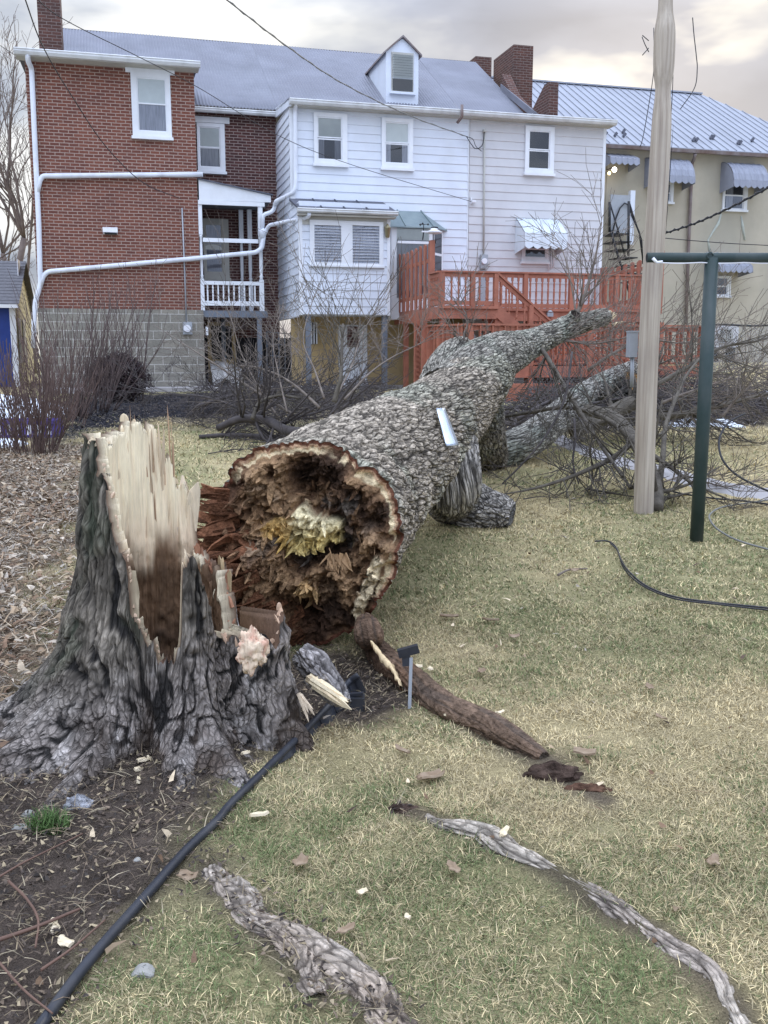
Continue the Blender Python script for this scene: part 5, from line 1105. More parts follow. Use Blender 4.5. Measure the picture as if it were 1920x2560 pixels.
fp2 = np.column_stack([fpx, fpy]); sd_ = np.minimum(pdist(fp2, np.array([(822, 1203), (806, 1240), (790, 1285), (774, 1318), (788, 1356), (806, 1396)]) * DS), 1.3 * pdist(fp2, np.array([(742, 1402), (790, 1404)]) * DS)); sm_ = sstep(17, 11, sd_ + 16 * (fbm(q2 * 24 + 7, 3, 58) - .5)); C = C + (np.array([.70, .57, .36]) * (.6 + .7 * fbm(np.stack([fpy / 5, fpx / 30, fpx * 0], 1), 3, 59))[:, None] - C) * sm_[:, None]; h2 = sm_ * .045; Vf -= h2[:, None] * T0
edge = sstep(.952, .975, rv + .02 * (fbm(np.stack([ph / 5, rv * 9, rv * 0], 1), 3, 60) - .5)); C = C + (np.array([.13, .05, .03]) - C) * (edge * .9)[:, None]; pk = sstep(.925, .945, rv) * (1 - edge) * arc; C = C + (pink - C) * (pk * .6)[:, None]
i = np.arange(NRr - 1)[:, None] * K; j = np.arange(K)[None, :]; j2 = (j + 1) % K
Fq = np.stack([i + j, i + K + j, i + K + j2, i + j2], -1).reshape(-1, 4)
BE = np_obj('broken_end', Vf, Fq, M['rot'], FT, col=C)
def on_face(px, py, out=.04): # point of the broken end seen at a photo pixel
    d = ray(px, py); t = np.dot(c0_ - T0 * out - CAM, T0) / np.dot(d, T0); return CAM + d * t
rg = np.random.default_rng(8)
def rnd_face(n, cond):
    P_, k_ = [], 0
    idx = np.where(cond)[0]; s_ = rg.choice(idx, n); return Vf[s_], C[s_], s_
parts = []
n = 230; Pb, Cb, s_ = rnd_face(n, rv < .84); inten = ll[s_][:, None]
dirs = -T0 * rg.uniform(.35, 1, (n, 1)) + X0 * (q2[s_, 0:1] * .9 - inten * .5 + rg.normal(size=(n, 1)) * .35) + Y0 * (q2[s_, 1:2] * .6 - .35 - inten * .1 + rg.normal(size=(n, 1)) * .3)
parts.append(slivers(n, Pb, dirs, rg.uniform(.02, .06, n) * (1 + 1.2 * ll[s_]), rg.uniform(.014, .045, n), rg.uniform(.006, .018, n), rg, Cb * rg.uniform(.5, 1.3, (n, 1)), Cb * rg.uniform(.7, 1.5, (n, 1)), .6))
n = 170; Pb, Cb, s_ = rnd_face(n, (ll > .35) & (rv > .45))
dirs = -T0 * rg.uniform(.1, .7, (n, 1)) - X0 * rg.uniform(.7, 1.2, (n, 1)) + Y0 * (q2[s_, 1:2] * 1.0 - .12 + rg.normal(size=(n, 1)) * .12)
col = np.array([.14, .062, .032]) * rg.uniform(.5, 1.6, (n, 1)); parts.append(slivers(n, Pb, dirs, rg.uniform(.07, .22, n), rg.uniform(.025, .075, n), rg.uniform(.006, .016, n), rg, col, col * 1.3, .3))
V_, F_, C_ = join(parts); np_obj('rotten_splinters', V_, F_, M['rot'], FT, col=C_, smooth=False)
# yellow fibrous patch and tan tufts
parts = []
def tuft(cx, cy, wx, n, Lr, wr, col, down=(0, -1), out=.06, tip=None, fan=.35):
    B_ = np.array([on_face(cx + rg.uniform(-wx, wx), cy + rg.normal() * wx * .22 - .15 * wx * math.cos(k), out) for k in range(n)])
    d_ = -T0 * rg.uniform(.25, .7, (n, 1)) + X0 * (down[0] + rg.normal(size=(n, 1)) * fan) + Y0 * (down[1] + rg.normal(size=(n, 1)) * fan * .4)
    c_ = np.array(col) * rg.uniform(.75, 1.15, (n, 1)); parts.append(slivers(n, B_, d_, rg.uniform(*Lr, n), rg.uniform(*wr, n), rg.uniform(.004, .010, n), rg, c_, c_ if tip is None else np.array(tip) * rg.uniform(.8, 1.15, (n, 1)), .10))
tuft(650, 1440, 40, 22, (.06, .12), (.025, .045), (.26, .15, .07), (-1, -.3), .08)
tuft(845, 1395, 25, 30, (.04, .07), (.012, .025), (.40, .25, .13), (.2, -.8), .05)
V_, F_, C_ = join(parts); np_obj('pale_fibres', V_, F_, M['wood'], FT, col=C_, smooth=False)
# folds of sapwood on the lower right, peeled down into the root
parts = []
def strip(pts, wd, Z_, col):
    P_ = cr([on_face(x * DS, y * DS, .05) if z_ > 4.45 else at(x * DS, y * DS, z_) for (x, y), z_ in zip(pts, Z_)], 40); T_ = np.gradient(P_, axis=0); T_ /= np.linalg.norm(T_, axis=1, keepdims=True); sd = np.cross(T_, np.array([0, -1, 0.25])); sd /= np.linalg.norm(sd, axis=1, keepdims=True)
    nn_ = np.cross(sd, T_); t = np.linspace(0, 1, 40); wv = np.interp(t, np.linspace(0, 1, len(wd)), wd) * (1 + 1.3 * (fbm(P_ * 40, 3, 51) - .5)); L_ = []
    cs = [(-1, 0), (-.8, .014), (0, .022), (.8, .012), (1, 0), (.9, -.03), (-.9, -.03)]
    for k_, (s1, s2_) in enumerate(cs): L_.append(P_ + sd * (wv * s1)[:, None] - nn_ * s2_ * np.sign((nn_ @ np.array([0, 1, 0])))[:, None] + (fbm(P_ * 45 + k_, 2, 52)[:, None] - .5) * .012)
    V = np.stack(L_, 1).reshape(-1, 3); m_ = len(cs); i = np.arange(39)[:, None] * m_; j = np.arange(m_)[None]; jn = (j + 1) % m_
    Fq = np.stack([i + j, i + jn, i + m_ + jn, i + m_ + j], -1).reshape(-1, 4)
    cc = np.repeat(np.array(col)[None], len(V), 0) * (.75 + .5 * fbm(V * 50, 3, 53))[:, None]; cc[4::m_] = np.array([.22, .09, .05]); cc[5::m_] = np.array([.12, .06, .035]); parts.append((V, Fq, cc))
strip([(803, 1388), (826, 1420), (850, 1450), (866, 1485)], [.007, .012, .010, .005], [4.44, 4.38, 4.32, 4.26], (.68, .52, .30))
V_, F_, C_ = join(parts); np_obj('sapwood', V_, F_, M['wood'], FT, col=C_)

# ================================================================ STUMP
SC = gd(372, 1500); SC = np.array([-.875, 3.78, g1(-.875, 3.78)])
ST = thing('tree_stump', SC, 'hollow shattered tree stump with a tall splinter of pale fresh wood on its left', 'stump')
HP = [(-1, .20), (8, .20), (20, .28), (32, .40), (40, .60), (46, .42), (52, .62), (57, .46), (66, .58), (76, .63), (81, .67), (84, .88), (88, .96), (93, .96), (97, .95), (100, 1.04), (104, 1.08), (110, 1.06), (113, 1.16), (119, 1.20), (132, 1.22), (140, 1.21), (150, 1.19), (160, 1.15), (175, 1.14), (190, 1.15), (203, 1.16), (212, 1.15), (222, 1.17), (227, 1.08), (234, 1.0), (242, .92), (248, .83), (252, .74), (256, .56), (262, .44), (265, .38), (268, .43), (271, .40), (276, .34), (283, .31), (287, .42), (289, .72), (292, .78), (296, .77), (299, .66), (304, .56), (309, .47), (313, .43), (319, .37), (324, .41), (329, .43), (332, .36), (336, .46), (341, .50), (346, .47), (351, .36), (357, .26), (361, .20)]
K = 620; a = np.arange(K) * 2 * math.pi / K; deg = np.degrees(a)
sr = np.random.default_rng(5); jn_ = fbm(np.stack([deg * .55, deg * 0, deg * 0], 1), 3, 61) - .5; jn2 = sr.normal(size=K)
H = np.interp(deg, [p[0] for p in HP], [p[1] for p in HP]) + jn_ * .045 + jn2 * .004 + (np.floor(fbm(np.stack([deg * .11, deg * 0 + 3, deg * 0], 1), 2, 79) * 9) / 9 - .5) * .10 + (fbm(np.stack([deg * .30, deg * 0 + 6, deg * 0], 1), 3, 83) - .5) * .22 * np.where((deg < 62) | (deg > 345), 1, 0)
LOB = [(187, .50, 10), (208, .22, 6), (228, .66, 9), (243, .25, 5), (257, .52, 7), (284, .50, 6.5), (299, .46, 6), (311, .22, 4), (333, .09, 7), (346, .05, 6), (5, .06, 12), (55, .2, 14), (120, .34, 16)]
RC = [(0, .22), (30, .26), (60, .285), (90, .295), (150, .305), (200, .315), (238, .325), (253, .315), (261, .275), (266, .235), (272, .262), (277, .250), (282, .262), (288, .325), (297, .345), (305, .325), (312, .265), (317, .25), (323, .35), (330, .46), (337, .50), (344, .48), (350, .36), (355, .25), (361, .22)]
def Rout(dg, z):
    dg = np.asarray(dg, float); z = np.asarray(z, float); tw_ = dg + 14 * np.exp(-np.maximum(z, 0) / .25) * np.sin(np.radians(dg * 3 + 40)) * .35
    r = np.interp(dg % 360, [p[0] for p in RC], [p[1] for p in RC]) + .055 * np.exp(-np.abs(z) / .45) + .035 * np.exp(-np.maximum(z, -.2) / .12) + .26 * np.exp(-np.maximum(z, 0) / .30) * np.exp(-((dg - 200) / 42) ** 2); fl_ = 0
    for c_, A_, s_ in LOB:
        dd = (tw_ - c_ + 180) % 360 - 180; fl_ = fl_ + A_ * np.exp(-(np.abs(dd) / (s_ * (1 + .5 * np.clip(z / .4, 0, 1)))) ** 1.7)
    return r + fl_ * (np.exp(-np.maximum(z, -.12) / .10) * .60 + .15 * np.exp(-np.maximum(z, 0) / .30))
NO_, NI_ = 170, 110
tz = np.linspace(0, 1, NO_) ** 1.25; zz = -.13 + (H[None, :] + .13) * tz[:, None]; dg2 = np.repeat(deg[None], NO_, 0)
r0_ = Rout(dg2, zz); q = np.stack([np.cos(a)[None] * r0_, np.sin(a)[None] * r0_, zz], -1).reshape(-1, 3)
B1, B2, B3, idv = fissure(q, (21, 2.6), (44, 9), 63, .05); D1, D2, D3, idd = fissure(q, (24, 13), (60, 34), 64, .07)
hi = sstep(.20, .50, q[:, 2] + .22 * (np.cos(np.radians(dg2.ravel() - 205)) - .35)); up_ = B1 * (.4 + .6 * B2); lo_ = D1 * (.5 + .5 * D2) * (.6 + .4 * D3); e = up_ * hi + lo_ * (1 - hi)
nf = fbm(q * 45, 3, 65); nb_ = fbm(q * 6, 3, 66); n14 = fbm(q * 15, 4, 78)
ro = r0_.ravel() + hi * .020 * (up_ - .5) + (1 - hi) * .009 * (lo_ - .5) + (nf - .5) * .012 + (nb_ - .5) * .055 + (n14 - .5) * .045 * (1 - .5 * hi)
Vo = np.column_stack([SC[0] + np.cos(a)[None].repeat(NO_, 0).ravel() * ro + .03 * np.clip(zz.ravel(), 0, 2), SC[1] + np.sin(a)[None].repeat(NO_, 0).ravel() * ro, SC[2] + zz.ravel()])
grey = np.array([.36, .31, .268]); dkb = np.array([.20, .172, .135]); pale = np.array([.65, .585, .52])
cb = grey + (pale - grey) * sstep(.5, .75, fbm(q * 11, 3, 67))[:, None] * .9; cb = cb * (1 - hi[:, None]) + dkb * (.7 + .6 * idv + .9 * (n14 - .4))[:, None] * hi[:, None]
lowd = sstep(.03, -.06, zz.ravel() + .03 * (nb_ - .5)); cb = cb * (.80 + .9 * (n14 - .45) + .7 * (nf - .5))[:, None]; e = sstep(.08, .7, e)
cb = np.array([.032, .029, .026]) * (1 - e[:, None]) + cb * e[:, None]; cb = cb + (np.array([.085, .062, .046]) - cb) * (sstep(.46, .62, fbm(q * 5 + 8, 4, 68) + .12 * sstep(.12, .0, zz.ravel())) * sstep(.30, .04, zz.ravel()))[:, None] * .85
gm = sstep(.6, .75, fbm(q * 4 + 2, 4, 69))[:, None] * .5 * hi[:, None]; cb = cb + (np.array([.09, .105, .065]) - cb) * gm
th_ = np.interp(deg, [0, 40, 90, 120, 190, 215, 262, 285, 300, 360], [.05, .045, .05, .05, .045, .024, .020, .045, .05, .05]) + .03 * (fbm(np.stack([deg * .05, deg * 0, deg * 0], 1), 2, 70)) + .03 * np.exp(-((deg - 330) / 25) ** 2)
ti = np.linspace(1, 0, NI_); zi = .02 + (H[None, :] - .012 * jn2[None] - .02 - .05 * np.abs(jn_)[None]) * ti[:, None]
fbr = ridge(np.stack([dg2[:1].repeat(NI_, 0).ravel() * .13, zi.ravel() * 1.6, zi.ravel() * 0], 1), 4, 71); q_i = np.stack([np.cos(a)[None] * .3 * np.ones((NI_, 1)), np.sin(a)[None] * .3 * np.ones((NI_, 1)), zi], -1).reshape(-1, 3); ni = fbm(q_i * 14, 4, 72)
ri = np.minimum(Rout(dg2[:1].repeat(NI_, 0), np.maximum(zi, .35)), np.interp(dg2[:1], [0, 316, 328, 346, 358, 360], [.36, .36, .46, .46, .36, .36])) - .012 - th_[None] * (1.25 - .5 * zi / 1.2) - .03 * (1 - ti[:, None]); ri = ri.ravel() + (fbr - .5) * .018 + (fbm(np.column_stack([q_i[:, 0] * 7, q_i[:, 1] * 7, q_i[:, 2] * 2.0]), 3, 76) - .5) * .05 + (ni - .5) * .06 * sstep(.85, .5, zi.ravel())
Vi = np.column_stack([SC[0] + np.cos(a)[None].repeat(NI_, 0).ravel() * ri + .03 * np.clip(zi.ravel(), 0, 2), SC[1] + np.sin(a)[None].repeat(NI_, 0).ravel() * ri, SC[2] + zi.ravel()])
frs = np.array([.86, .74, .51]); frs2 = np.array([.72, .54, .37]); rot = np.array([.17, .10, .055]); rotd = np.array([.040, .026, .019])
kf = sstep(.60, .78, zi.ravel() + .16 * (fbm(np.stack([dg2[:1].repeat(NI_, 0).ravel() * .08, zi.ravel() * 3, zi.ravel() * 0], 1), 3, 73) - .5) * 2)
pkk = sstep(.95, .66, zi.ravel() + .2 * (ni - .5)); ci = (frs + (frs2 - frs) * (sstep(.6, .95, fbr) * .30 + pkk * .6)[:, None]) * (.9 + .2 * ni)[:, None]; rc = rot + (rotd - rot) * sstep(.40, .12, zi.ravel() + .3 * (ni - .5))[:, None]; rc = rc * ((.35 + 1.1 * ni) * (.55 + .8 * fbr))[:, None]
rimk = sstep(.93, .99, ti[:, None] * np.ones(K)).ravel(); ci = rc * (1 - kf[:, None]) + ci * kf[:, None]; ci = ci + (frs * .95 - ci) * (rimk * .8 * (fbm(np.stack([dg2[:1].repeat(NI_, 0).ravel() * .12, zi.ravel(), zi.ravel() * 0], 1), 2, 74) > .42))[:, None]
Vc = np.array([[SC[0], SC[1], SC[2] + .02]]); j = np.arange(K)[None]; j2 = (j + 1) % K
i = np.arange(NO_ - 1)[:, None] * K; Fo = np.stack([i + j, i + j2, i + K + j2, i + K + j], -1).reshape(-1, 4)
np_obj('bark', Vo, Fo, M['bark_fine'], ST, col=cb, bc=q * np.array([1, 1, 1]) * np.column_stack([np.ones(len(q)), np.ones(len(q)), .75 - .45 * hi]))
# the inner wall, closed over the rim to the bark
top = Vo[(NO_ - 1) * K:]; Vw = np.vstack([top, Vi]); cw = np.vstack([np.repeat(np.array([[.13, .078, .05]]), K, 0), ci]); i = np.arange(NI_)[:, None] * K; Fi = np.stack([i + j, i + j2, i + K + j2, i + K + j], -1).reshape(-1, 4)
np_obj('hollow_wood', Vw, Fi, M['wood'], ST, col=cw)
n = 90; b_ = MB(False); k_ = 44; fl_a = np.linspace(0, 2 * math.pi, k_, endpoint=False); rw = np.array([Rout(np.degrees(x), np.array(.05)) * .8 for x in fl_a]).ravel()
Vd = [SC + np.array([0, 0, .04])] ; Vd = np.vstack([np.array(Vd)] + [np.column_stack([SC[0] + np.cos(fl_a) * rr_, SC[1] + np.sin(fl_a) * rr_, np.full(k_, SC[2] + .035) + .03 * (fbm(np.column_stack([np.cos(fl_a) * rr_, np.sin(fl_a) * rr_, fl_a * 0]) * 20, 3, 75) - .5)]) for rr_ in (.12, .24, .34)])
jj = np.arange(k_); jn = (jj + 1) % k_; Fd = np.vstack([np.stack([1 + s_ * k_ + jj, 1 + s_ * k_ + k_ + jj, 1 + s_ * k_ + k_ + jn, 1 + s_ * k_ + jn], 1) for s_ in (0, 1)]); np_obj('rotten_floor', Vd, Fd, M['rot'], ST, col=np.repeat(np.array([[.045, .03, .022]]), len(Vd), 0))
# splinters standing on the broken rim
parts = []
def rim_slivers(d0, d1, n, Lr, wr, col, tilt=(0, 0, 1), sp=.15, dz=-.03, inner=True):
    dg = rg.uniform(d0, d1, n); hh = np.interp(dg, deg, H) + dz + rg.normal(size=n) * .015; r_ = Rout(dg, hh) - (.03 if inner else .01); an = np.radians(dg)
    B_ = np.column_stack([SC[0] + np.cos(an) * r_ + .03 * hh, SC[1] + np.sin(an) * r_, SC[2] + hh]); d_ = np.array(tilt)[None] + rg.normal(size=(n, 3)) * sp; c_ = np.array(col) * rg.uniform(.8, 1.15, (n, 1))
    parts.append(slivers(n, B_, d_, rg.uniform(*Lr, n), rg.uniform(*wr, n), rg.uniform(.006, .014, n), rg, c_, c_, .06))
rim_slivers(92, 222, 60, (.010, .028), (.020, .05), (.74, .60, .40), (0, 0, 1), .10)
rim_slivers(224, 275, 46, (.008, .02), (.010, .022), (.66, .48, .33), (.2, 0, 1), .3)
rim_slivers(85, 90, 3, (.14, .20), (.06, .08), (.78, .65, .46), (.20, -.1, 1), .04, -.12)
rim_slivers(90, 99, 3, (.18, .28), (.06, .09), (.76, .62, .45), (.12, -.1, 1), .04, -.25)
rim_slivers(38, 58, 8, (.05, .10), (.02, .05), (.60, .45, .26), (0, 0, 1), .12)
rim_slivers(312, 352, 46, (.02, .05), (.015, .03), (.64, .44, .30), (0, -.3, 1), .3)
rim_slivers(20, 80, 40, (.03, .06), (.012, .03), (.40, .20, .12), (0, 0, 1), .25)
# long fibres on the pale face
n = 40; dg = rg.uniform(96, 165, n); hh = rg.uniform(.62, 1.0, n); r_ = np.interp(dg, deg, th_); an = np.radians(dg); r_ = .30 + .02 - r_ * .95
B_ = np.column_stack([SC[0] + np.cos(an) * r_ + .03 * hh, SC[1] + np.sin(an) * r_, SC[2] + hh]); d_ = np.column_stack([rg.normal(size=n) * .05 - np.cos(an) * .05, rg.normal(size=n) * .03 - np.sin(an) * .05, np.ones(n)]); c_ = np.array([.72, .57, .39]) * rg.uniform(.7, 1.1, (n, 1)); parts.append(slivers(n, B_, d_, rg.uniform(.08, .25, n), rg.uniform(.006, .02, n), rg.uniform(.003, .007, n), rg, c_, c_, .03))
n = 60; dg = rg.uniform(98, 165, n); hh = rg.uniform(.55, 1.1, n); an = np.radians(dg); r_ = .32 - np.interp(dg, deg, th_) - .004
B_ = np.column_stack([SC[0] + np.cos(an) * r_ + .03 * hh, SC[1] + np.sin(an) * r_, SC[2] + hh]); d_ = np.column_stack([rg.normal(size=n) * .03, rg.normal(size=n) * .02, np.ones(n)]); c_ = np.array([.40, .26, .16]) * rg.uniform(.6, 1.4, (n, 1)); parts.append(slivers(n, B_, d_, rg.uniform(.05, .22, n), rg.uniform(.0025, .006, n), rg.uniform(.003, .006, n), rg, c_, c_, .02))
V_, F_, C_ = join(parts); np_obj('splinters', V_, F_, M['wood'], ST, col=C_, smooth=False)
# chunk of pale torn wood on the right hand shell
c_ = at(545 * DS, 1406 * DS, 3.45); n1_, n2_ = 40, 60; th = np.linspace(.03, math.pi - .03, n1_); ph_ = np.linspace(0, 2 * math.pi, n2_, endpoint=False); D = np.stack([np.sin(th)[:, None] * np.cos(ph_), np.sin(th)[:, None] * np.sin(ph_), np.cos(th)[:, None] * np.ones(n2_)], -1).reshape(-1, 3)
rd = .35 + 1.1 * fbm(D * 2.3 + 3, 3, 80) + .55 * (ridge(D * 6, 3, 81) - .5); V = c_ + D * rd[:, None] * np.array([.050, .028, .070]); i = np.arange(n1_ - 1)[:, None] * n2_; j = np.arange(n2_)[None]; j2 = (j + 1) % n2_
cc = np.array([.80, .63, .45]) + (np.array([.66, .40, .28]) - np.array([.80, .63, .45])) * sstep(.4, .65, fbm(D * 2.4 + 9, 3, 82))[:, None]; np_obj('pale_wood', V, np.stack([i + j, i + n2_ + j, i + n2_ + j2, i + j2], -1).reshape(-1, 4), M['wood'], ST, col=cc)
parts = []
def slab(p_, q_, w_, t_, col, k=1):
    p_, q_ = np.array(p_), np.array(q_); n_ = 5 * k; B_ = p_[None] + rg.normal(size=(n_, 3)) * w_ * .15; c_ = np.array(col) * rg.uniform(.75, 1.2, (n_, 1)); d_ = (q_ - p_)[None] + rg.normal(size=(n_, 3)) * .006; L_ = np.linalg.norm(q_ - p_); parts.append(slivers(n_, B_ + d_ * .2, d_, L_ * rg.uniform(.6, 1.0, n_), w_ * rg.uniform(.4, .9, n_), t_ * rg.uniform(.6, 1.2, n_), rg, c_, c_, .05))
slab(at(670 * DS, 1470 * DS, 3.82), at(742 * DS, 1518 * DS, 3.72), .05, .016, (.70, .58, .38), 1); slab(at(668 * DS, 1466 * DS, 3.83), at(735 * DS, 1512 * DS, 3.73), .022, .016, (.66, .52, .33), 2); slab(at(648 * DS, 1500 * DS, 3.7), at(672 * DS, 1545 * DS, 3.6), .02, .010, (.50, .40, .28), 1)
bk = dict(size=(40, 12), amp=.008, lump=.05, plate=(.36, .325, .30), lichen=(.52, .49, .46), K=110, NR=80, irr=.8, wp=.03)
bark_tube('broken_root', [at(648 * DS, 1412 * DS, 3.95), at(690 * DS, 1456 * DS, 3.90), at(722 * DS, 1492 * DS, 3.84), at(748 * DS, 1520 * DS, 3.78)], [.04, .06, .05, .02], M['bark_fine'], ST, seed=21, capcol=(.5, .38, .24), **bk)
V_, F_, C_ = join(parts); np_obj('bark_shards', V_, F_, M['wood'], ST, col=C_, smooth=False)

# ================================================================ ROOTS IN THE LAWN
def root(label, pts, R, m='bark_fine', sink=.4, irr=.55, seed=31, plate=(.43, .345, .265), lichen=(.60, .52, .425), size=(52, 18), amp=.005, lump=.08, NR=300, K=96, name='tree_root', crev=np.array([.085, .066, .052]), parent=None, flat=.6, pre=()):
    P_ = [p for p, r in pre]; R = [r for p, r in pre] + list(R)
    for (x, y), r in zip(pts, R[len(pre):]):
        p = gd(x, y); P_.append(p + np.array([.02 * math.sin(x * .043), r * .5, r * (1 - 2 * sink)]))
    loc = P_[len(P_) // 2] - np.array([0, 0, .02])
    o, _ = bark_tube(name, P_, R, M[m], parent, loc, K=K, NR=NR, size=size, amp=amp, lump=lump, seed=seed, plate=plate, lichen=lichen, crev=crev, irr=irr, wp=.03, flat=flat)
    if parent is None: tag(o, label, 'root')
    return o
root('brown peeled root snaking from the trunk base into the lawn', [(800, 1395), (840, 1440), (890, 1490), (960, 1540), (1040, 1580), (1110, 1608), (1175, 1642)], [.05, .064, .064, .060, .056, .046, .020], m='rot', sink=.28, irr=.18, flat=.95, pre=((at(790 * DS, 1345 * DS, 4.62), .05), (at(796 * DS, 1372 * DS, 4.52), .065)), seed=31, plate=(.135, .083, .053), lichen=(.175, .118, .08), size=(40, 3.5), amp=.004, lump=.02)
root('thick grey forked root surfacing at the bottom edge beside the black edging', [(448, 1880), (500, 1945), (560, 1995), (640, 2040), (720, 2090), (790, 2150), (850, 2215), (900, 2290)], [.024, .052, .066, .060, .058, .056, .056, .056], sink=.68, seed=32, NR=200)
root('short grey side root ending bluntly left of the forked root', [(585, 2020), (630, 2075), (672, 2125), (700, 2160)], [.040, .046, .044, .026], sink=.60, seed=33, NR=90)
root('long weathered root with pale split wood crossing the right lawn', [(905, 1760), (960, 1782), (1040, 1805), (1120, 1848), (1220, 1905), (1330, 1968), (1440, 2035), (1530, 2100), (1590, 2175), (1610, 2240)], [.010, .027, .042, .040, .033, .045, .041, .032, .027, .018], sink=.68, seed=34, size=(80, 3.0), amp=.006, plate=(.44, .37, .30), lichen=(.54, .47, .375), lump=.03, NR=320, crev=np.array([.06, .045, .036]))
# torn soil where the brown root comes up, and a small mound
def clod(label, px, py, sx_, sy_, h_, seed, name='soil_clod', col=(.06, .04, .03), cat='soil clod', m='rot'):
    c = gd(px, py); n1_, n2_ = 26, 40; th = np.linspace(0.02, math.pi / 2, n1_); ph_ = np.linspace(0, 2 * math.pi, n2_, endpoint=False)
    D = np.stack([np.sin(th)[:, None] * np.cos(ph_), np.sin(th)[:, None] * np.sin(ph_), np.cos(th)[:, None] * np.ones(n2_)], -1).reshape(-1, 3); nz_ = .55 + .9 * fbm(D * 2.2 + seed, 4, seed)
    V = c + D * nz_[:, None] * np.array([sx_, sy_, h_]) - np.array([0, 0, .012]); i = np.arange(n1_ - 1)[:, None] * n2_; j = np.arange(n2_)[None]; j2 = (j + 1) % n2_
    o = np_obj(name, V, np.stack([i + j, i + n2_ + j, i + n2_ + j2, i + j2], -1).reshape(-1, 4), M[m], None, c, np.array(col)[None] * (.4 + 1.2 * fbm(V * 60, 3, seed))[:, None]); return tag(o, label, cat)
clod('torn brown soil heaped where the peeled root leaves the lawn', 1195, 1672, .11, .05, .05, 41); clod('dark clod of soil beyond the end of the peeled root', 1270, 1705, .08, .035, .03, 42, col=(.10, .055, .035))
clod('small dark mound of soil at the head of the weathered root', 868, 1748, .055, .035, .03, 43); clod('grey bark lump lying on the bare soil left of the edging', 168, 1742, .05, .03, .05, 44, 'bark_chunk', (.30, .30, .31), 'bark chunk', 'rot')

# ================================================================ POLE AND CLOTHES POST
pb_ = gd(1388, 1108); Zp = np.dot(pb_ - CAM, [0, cp, -sp])
UP = thing('utility_pole', pb_, 'pale weathered wooden utility pole with a worn notched top', 'pole')
prof = [(1125, 21.5), (1100, 21), (900, 21), (700, 20.6), (560, 20.8), (400, 20.4), (300, 19.8), (250, 18.6), (222, 16.6), (205, 15.4), (192, 15.2), (178, 16.6), (160, 19.3), (140, 20.6), (110, 21.2), (80, 21), (60, 19.8), (40, 17), (25, 15), (0, 14), (-60, 14), (-140, 13.5)]
Pp, Rp = [], []
zs_ = []
for y, hw in prof:
    lo, hi_ = -1, 12
    d = ray((1388 + (1108 - y) * .0468) * DS, y * DS); k = np.hypot(*(pb_ - CAM)[:2]) / np.hypot(*d[:2]); p = CAM + d * k; Pp.append((pb_[0] + .012 * math.sin(y / 160.), pb_[1], p[2])); Rp.append(hw * DS * Zp / F * 1.0)
Q = cr(np.column_stack([Pp, Rp]), 200); kk_ = 40; V, Fq = tube_np(Q[:, :3], Q[:, 3], kk_)
nn_ = fbm(V * np.array([14, 14, 1.2]), 4, 81); ctr = np.repeat(Q[:, :3], kk_, 0); V = ctr + (V - ctr) * (1 + (nn_ - .5) * .05)[:, None]
o = np_obj('pole', V, Fq, M['pole'], UP)
for pts in ([(1408, 120), (1409, 260), (1405, 420), (1402, 560)], [(1414, 300), (1411, 430), (1409, 520)], [(1392, 640), (1388, 780), (1386, 900)], [(1403, 700), (1400, 860), (1396, 1010)]):
    q_ = [at(x * DS, y * DS, Zp) for x, y in pts]; q_ = [np.array([p[0], pb_[1] - math.sqrt(max(1e-4, (np.interp(-p[2], -Q[:, 2], Q[:, 3])) ** 2 - (p[0] - np.interp(p[2], Q[:, 2], Q[:, 0])) ** 2)) - .0005, p[2]]) for p in q_]; b = MB(False); b.tube(cr(np.array(q_), 24), np.interp(np.linspace(0, 1, 24), [0, .3, .7, 1], [.0008, .0035, .003, .0008]), 5); b.build('drying_crack', M['dark'], UP)
b = MB(False); c_ = at(1582, 862, Zp - .02); rr_ = Rp[3]
b.box(c_[0] - .042, c_[0] + .03, c_[1] - .05, c_[1] + .06, c_[2] - .105, c_[2] + .105); b.box(c_[0] - .047, c_[0] + .035, c_[1] - .056, c_[1] + .06, c_[2] + .105, c_[2] + .118); bx = b.build('meter_box', M['steel'], UP)
b = MB(False); b.tube([c_ + np.array([.0, 0, -.105]), c_ + np.array([.005, .0, -.25]), c_ + np.array([.01, .02, -.36])], .017, 8); b.build('conduit', M['steel'], bx)
b = MB(False)
for s_, pts in enumerate(([(1622, 130), (1612, 110), (1605, 92)], [(1622, 102), (1606, 88)], [(1622, 120), (1606, 138)])):
    b.tube([at(x, y, Zp) for x, y in pts], .004, 5)
b.build('loose_wire', M['cable'], UP)
cb_ = gd(1504, 1168); Zc = np.dot(cb_ - CAM, [0, cp, -sp])
CP = thing('clothesline_post', cb_, 'dark green steel clothesline post with a wide crossbar on top', 'clothesline post')
topz = at(1776, 656, Zc)[2]; rpx = 14.0 * DS * Zc / F
b = MB(False); b.tube([cb_ + np.array([0, 0, -.1]), np.array([cb_[0] + .004, cb_[1], .5 * topz]), np.array([cb_[0], cb_[1], topz])], rpx, 20); b.build('post', M['green'], CP)
xl = at(1588, 656, Zc); xr_ = np.array([2 * cb_[0] - xl[0] + .08, cb_[1] - .02, topz]); rb_ = 10.0 * DS * Zc / F
xl = np.array([xl[0], cb_[1] + .02, topz + .005])
b = MB(False); b.tube([xl, np.array([cb_[0], cb_[1], topz + .003]), xr_], rb_, 18); cbar = b.build('crossbar', M['green'], CP)
b = MB(False); b.tube([xl + np.array([-.002, 0, 0]), xl + np.array([.0004, 0, 0])], rb_ * .78, 16); b.build('pipe_mouth', M['dark'], cbar)
hk = at(1733, 655, Zc); b = MB(False); ang = np.linspace(0, 2 * math.pi, 15); b.tube([np.array([hk[0] + .022 * math.cos(t), cb_[1] - rb_, topz + .012 + .022 * math.sin(t)]) for t in ang], .006, 6); b.build('eye_hook', M['green'], cbar)
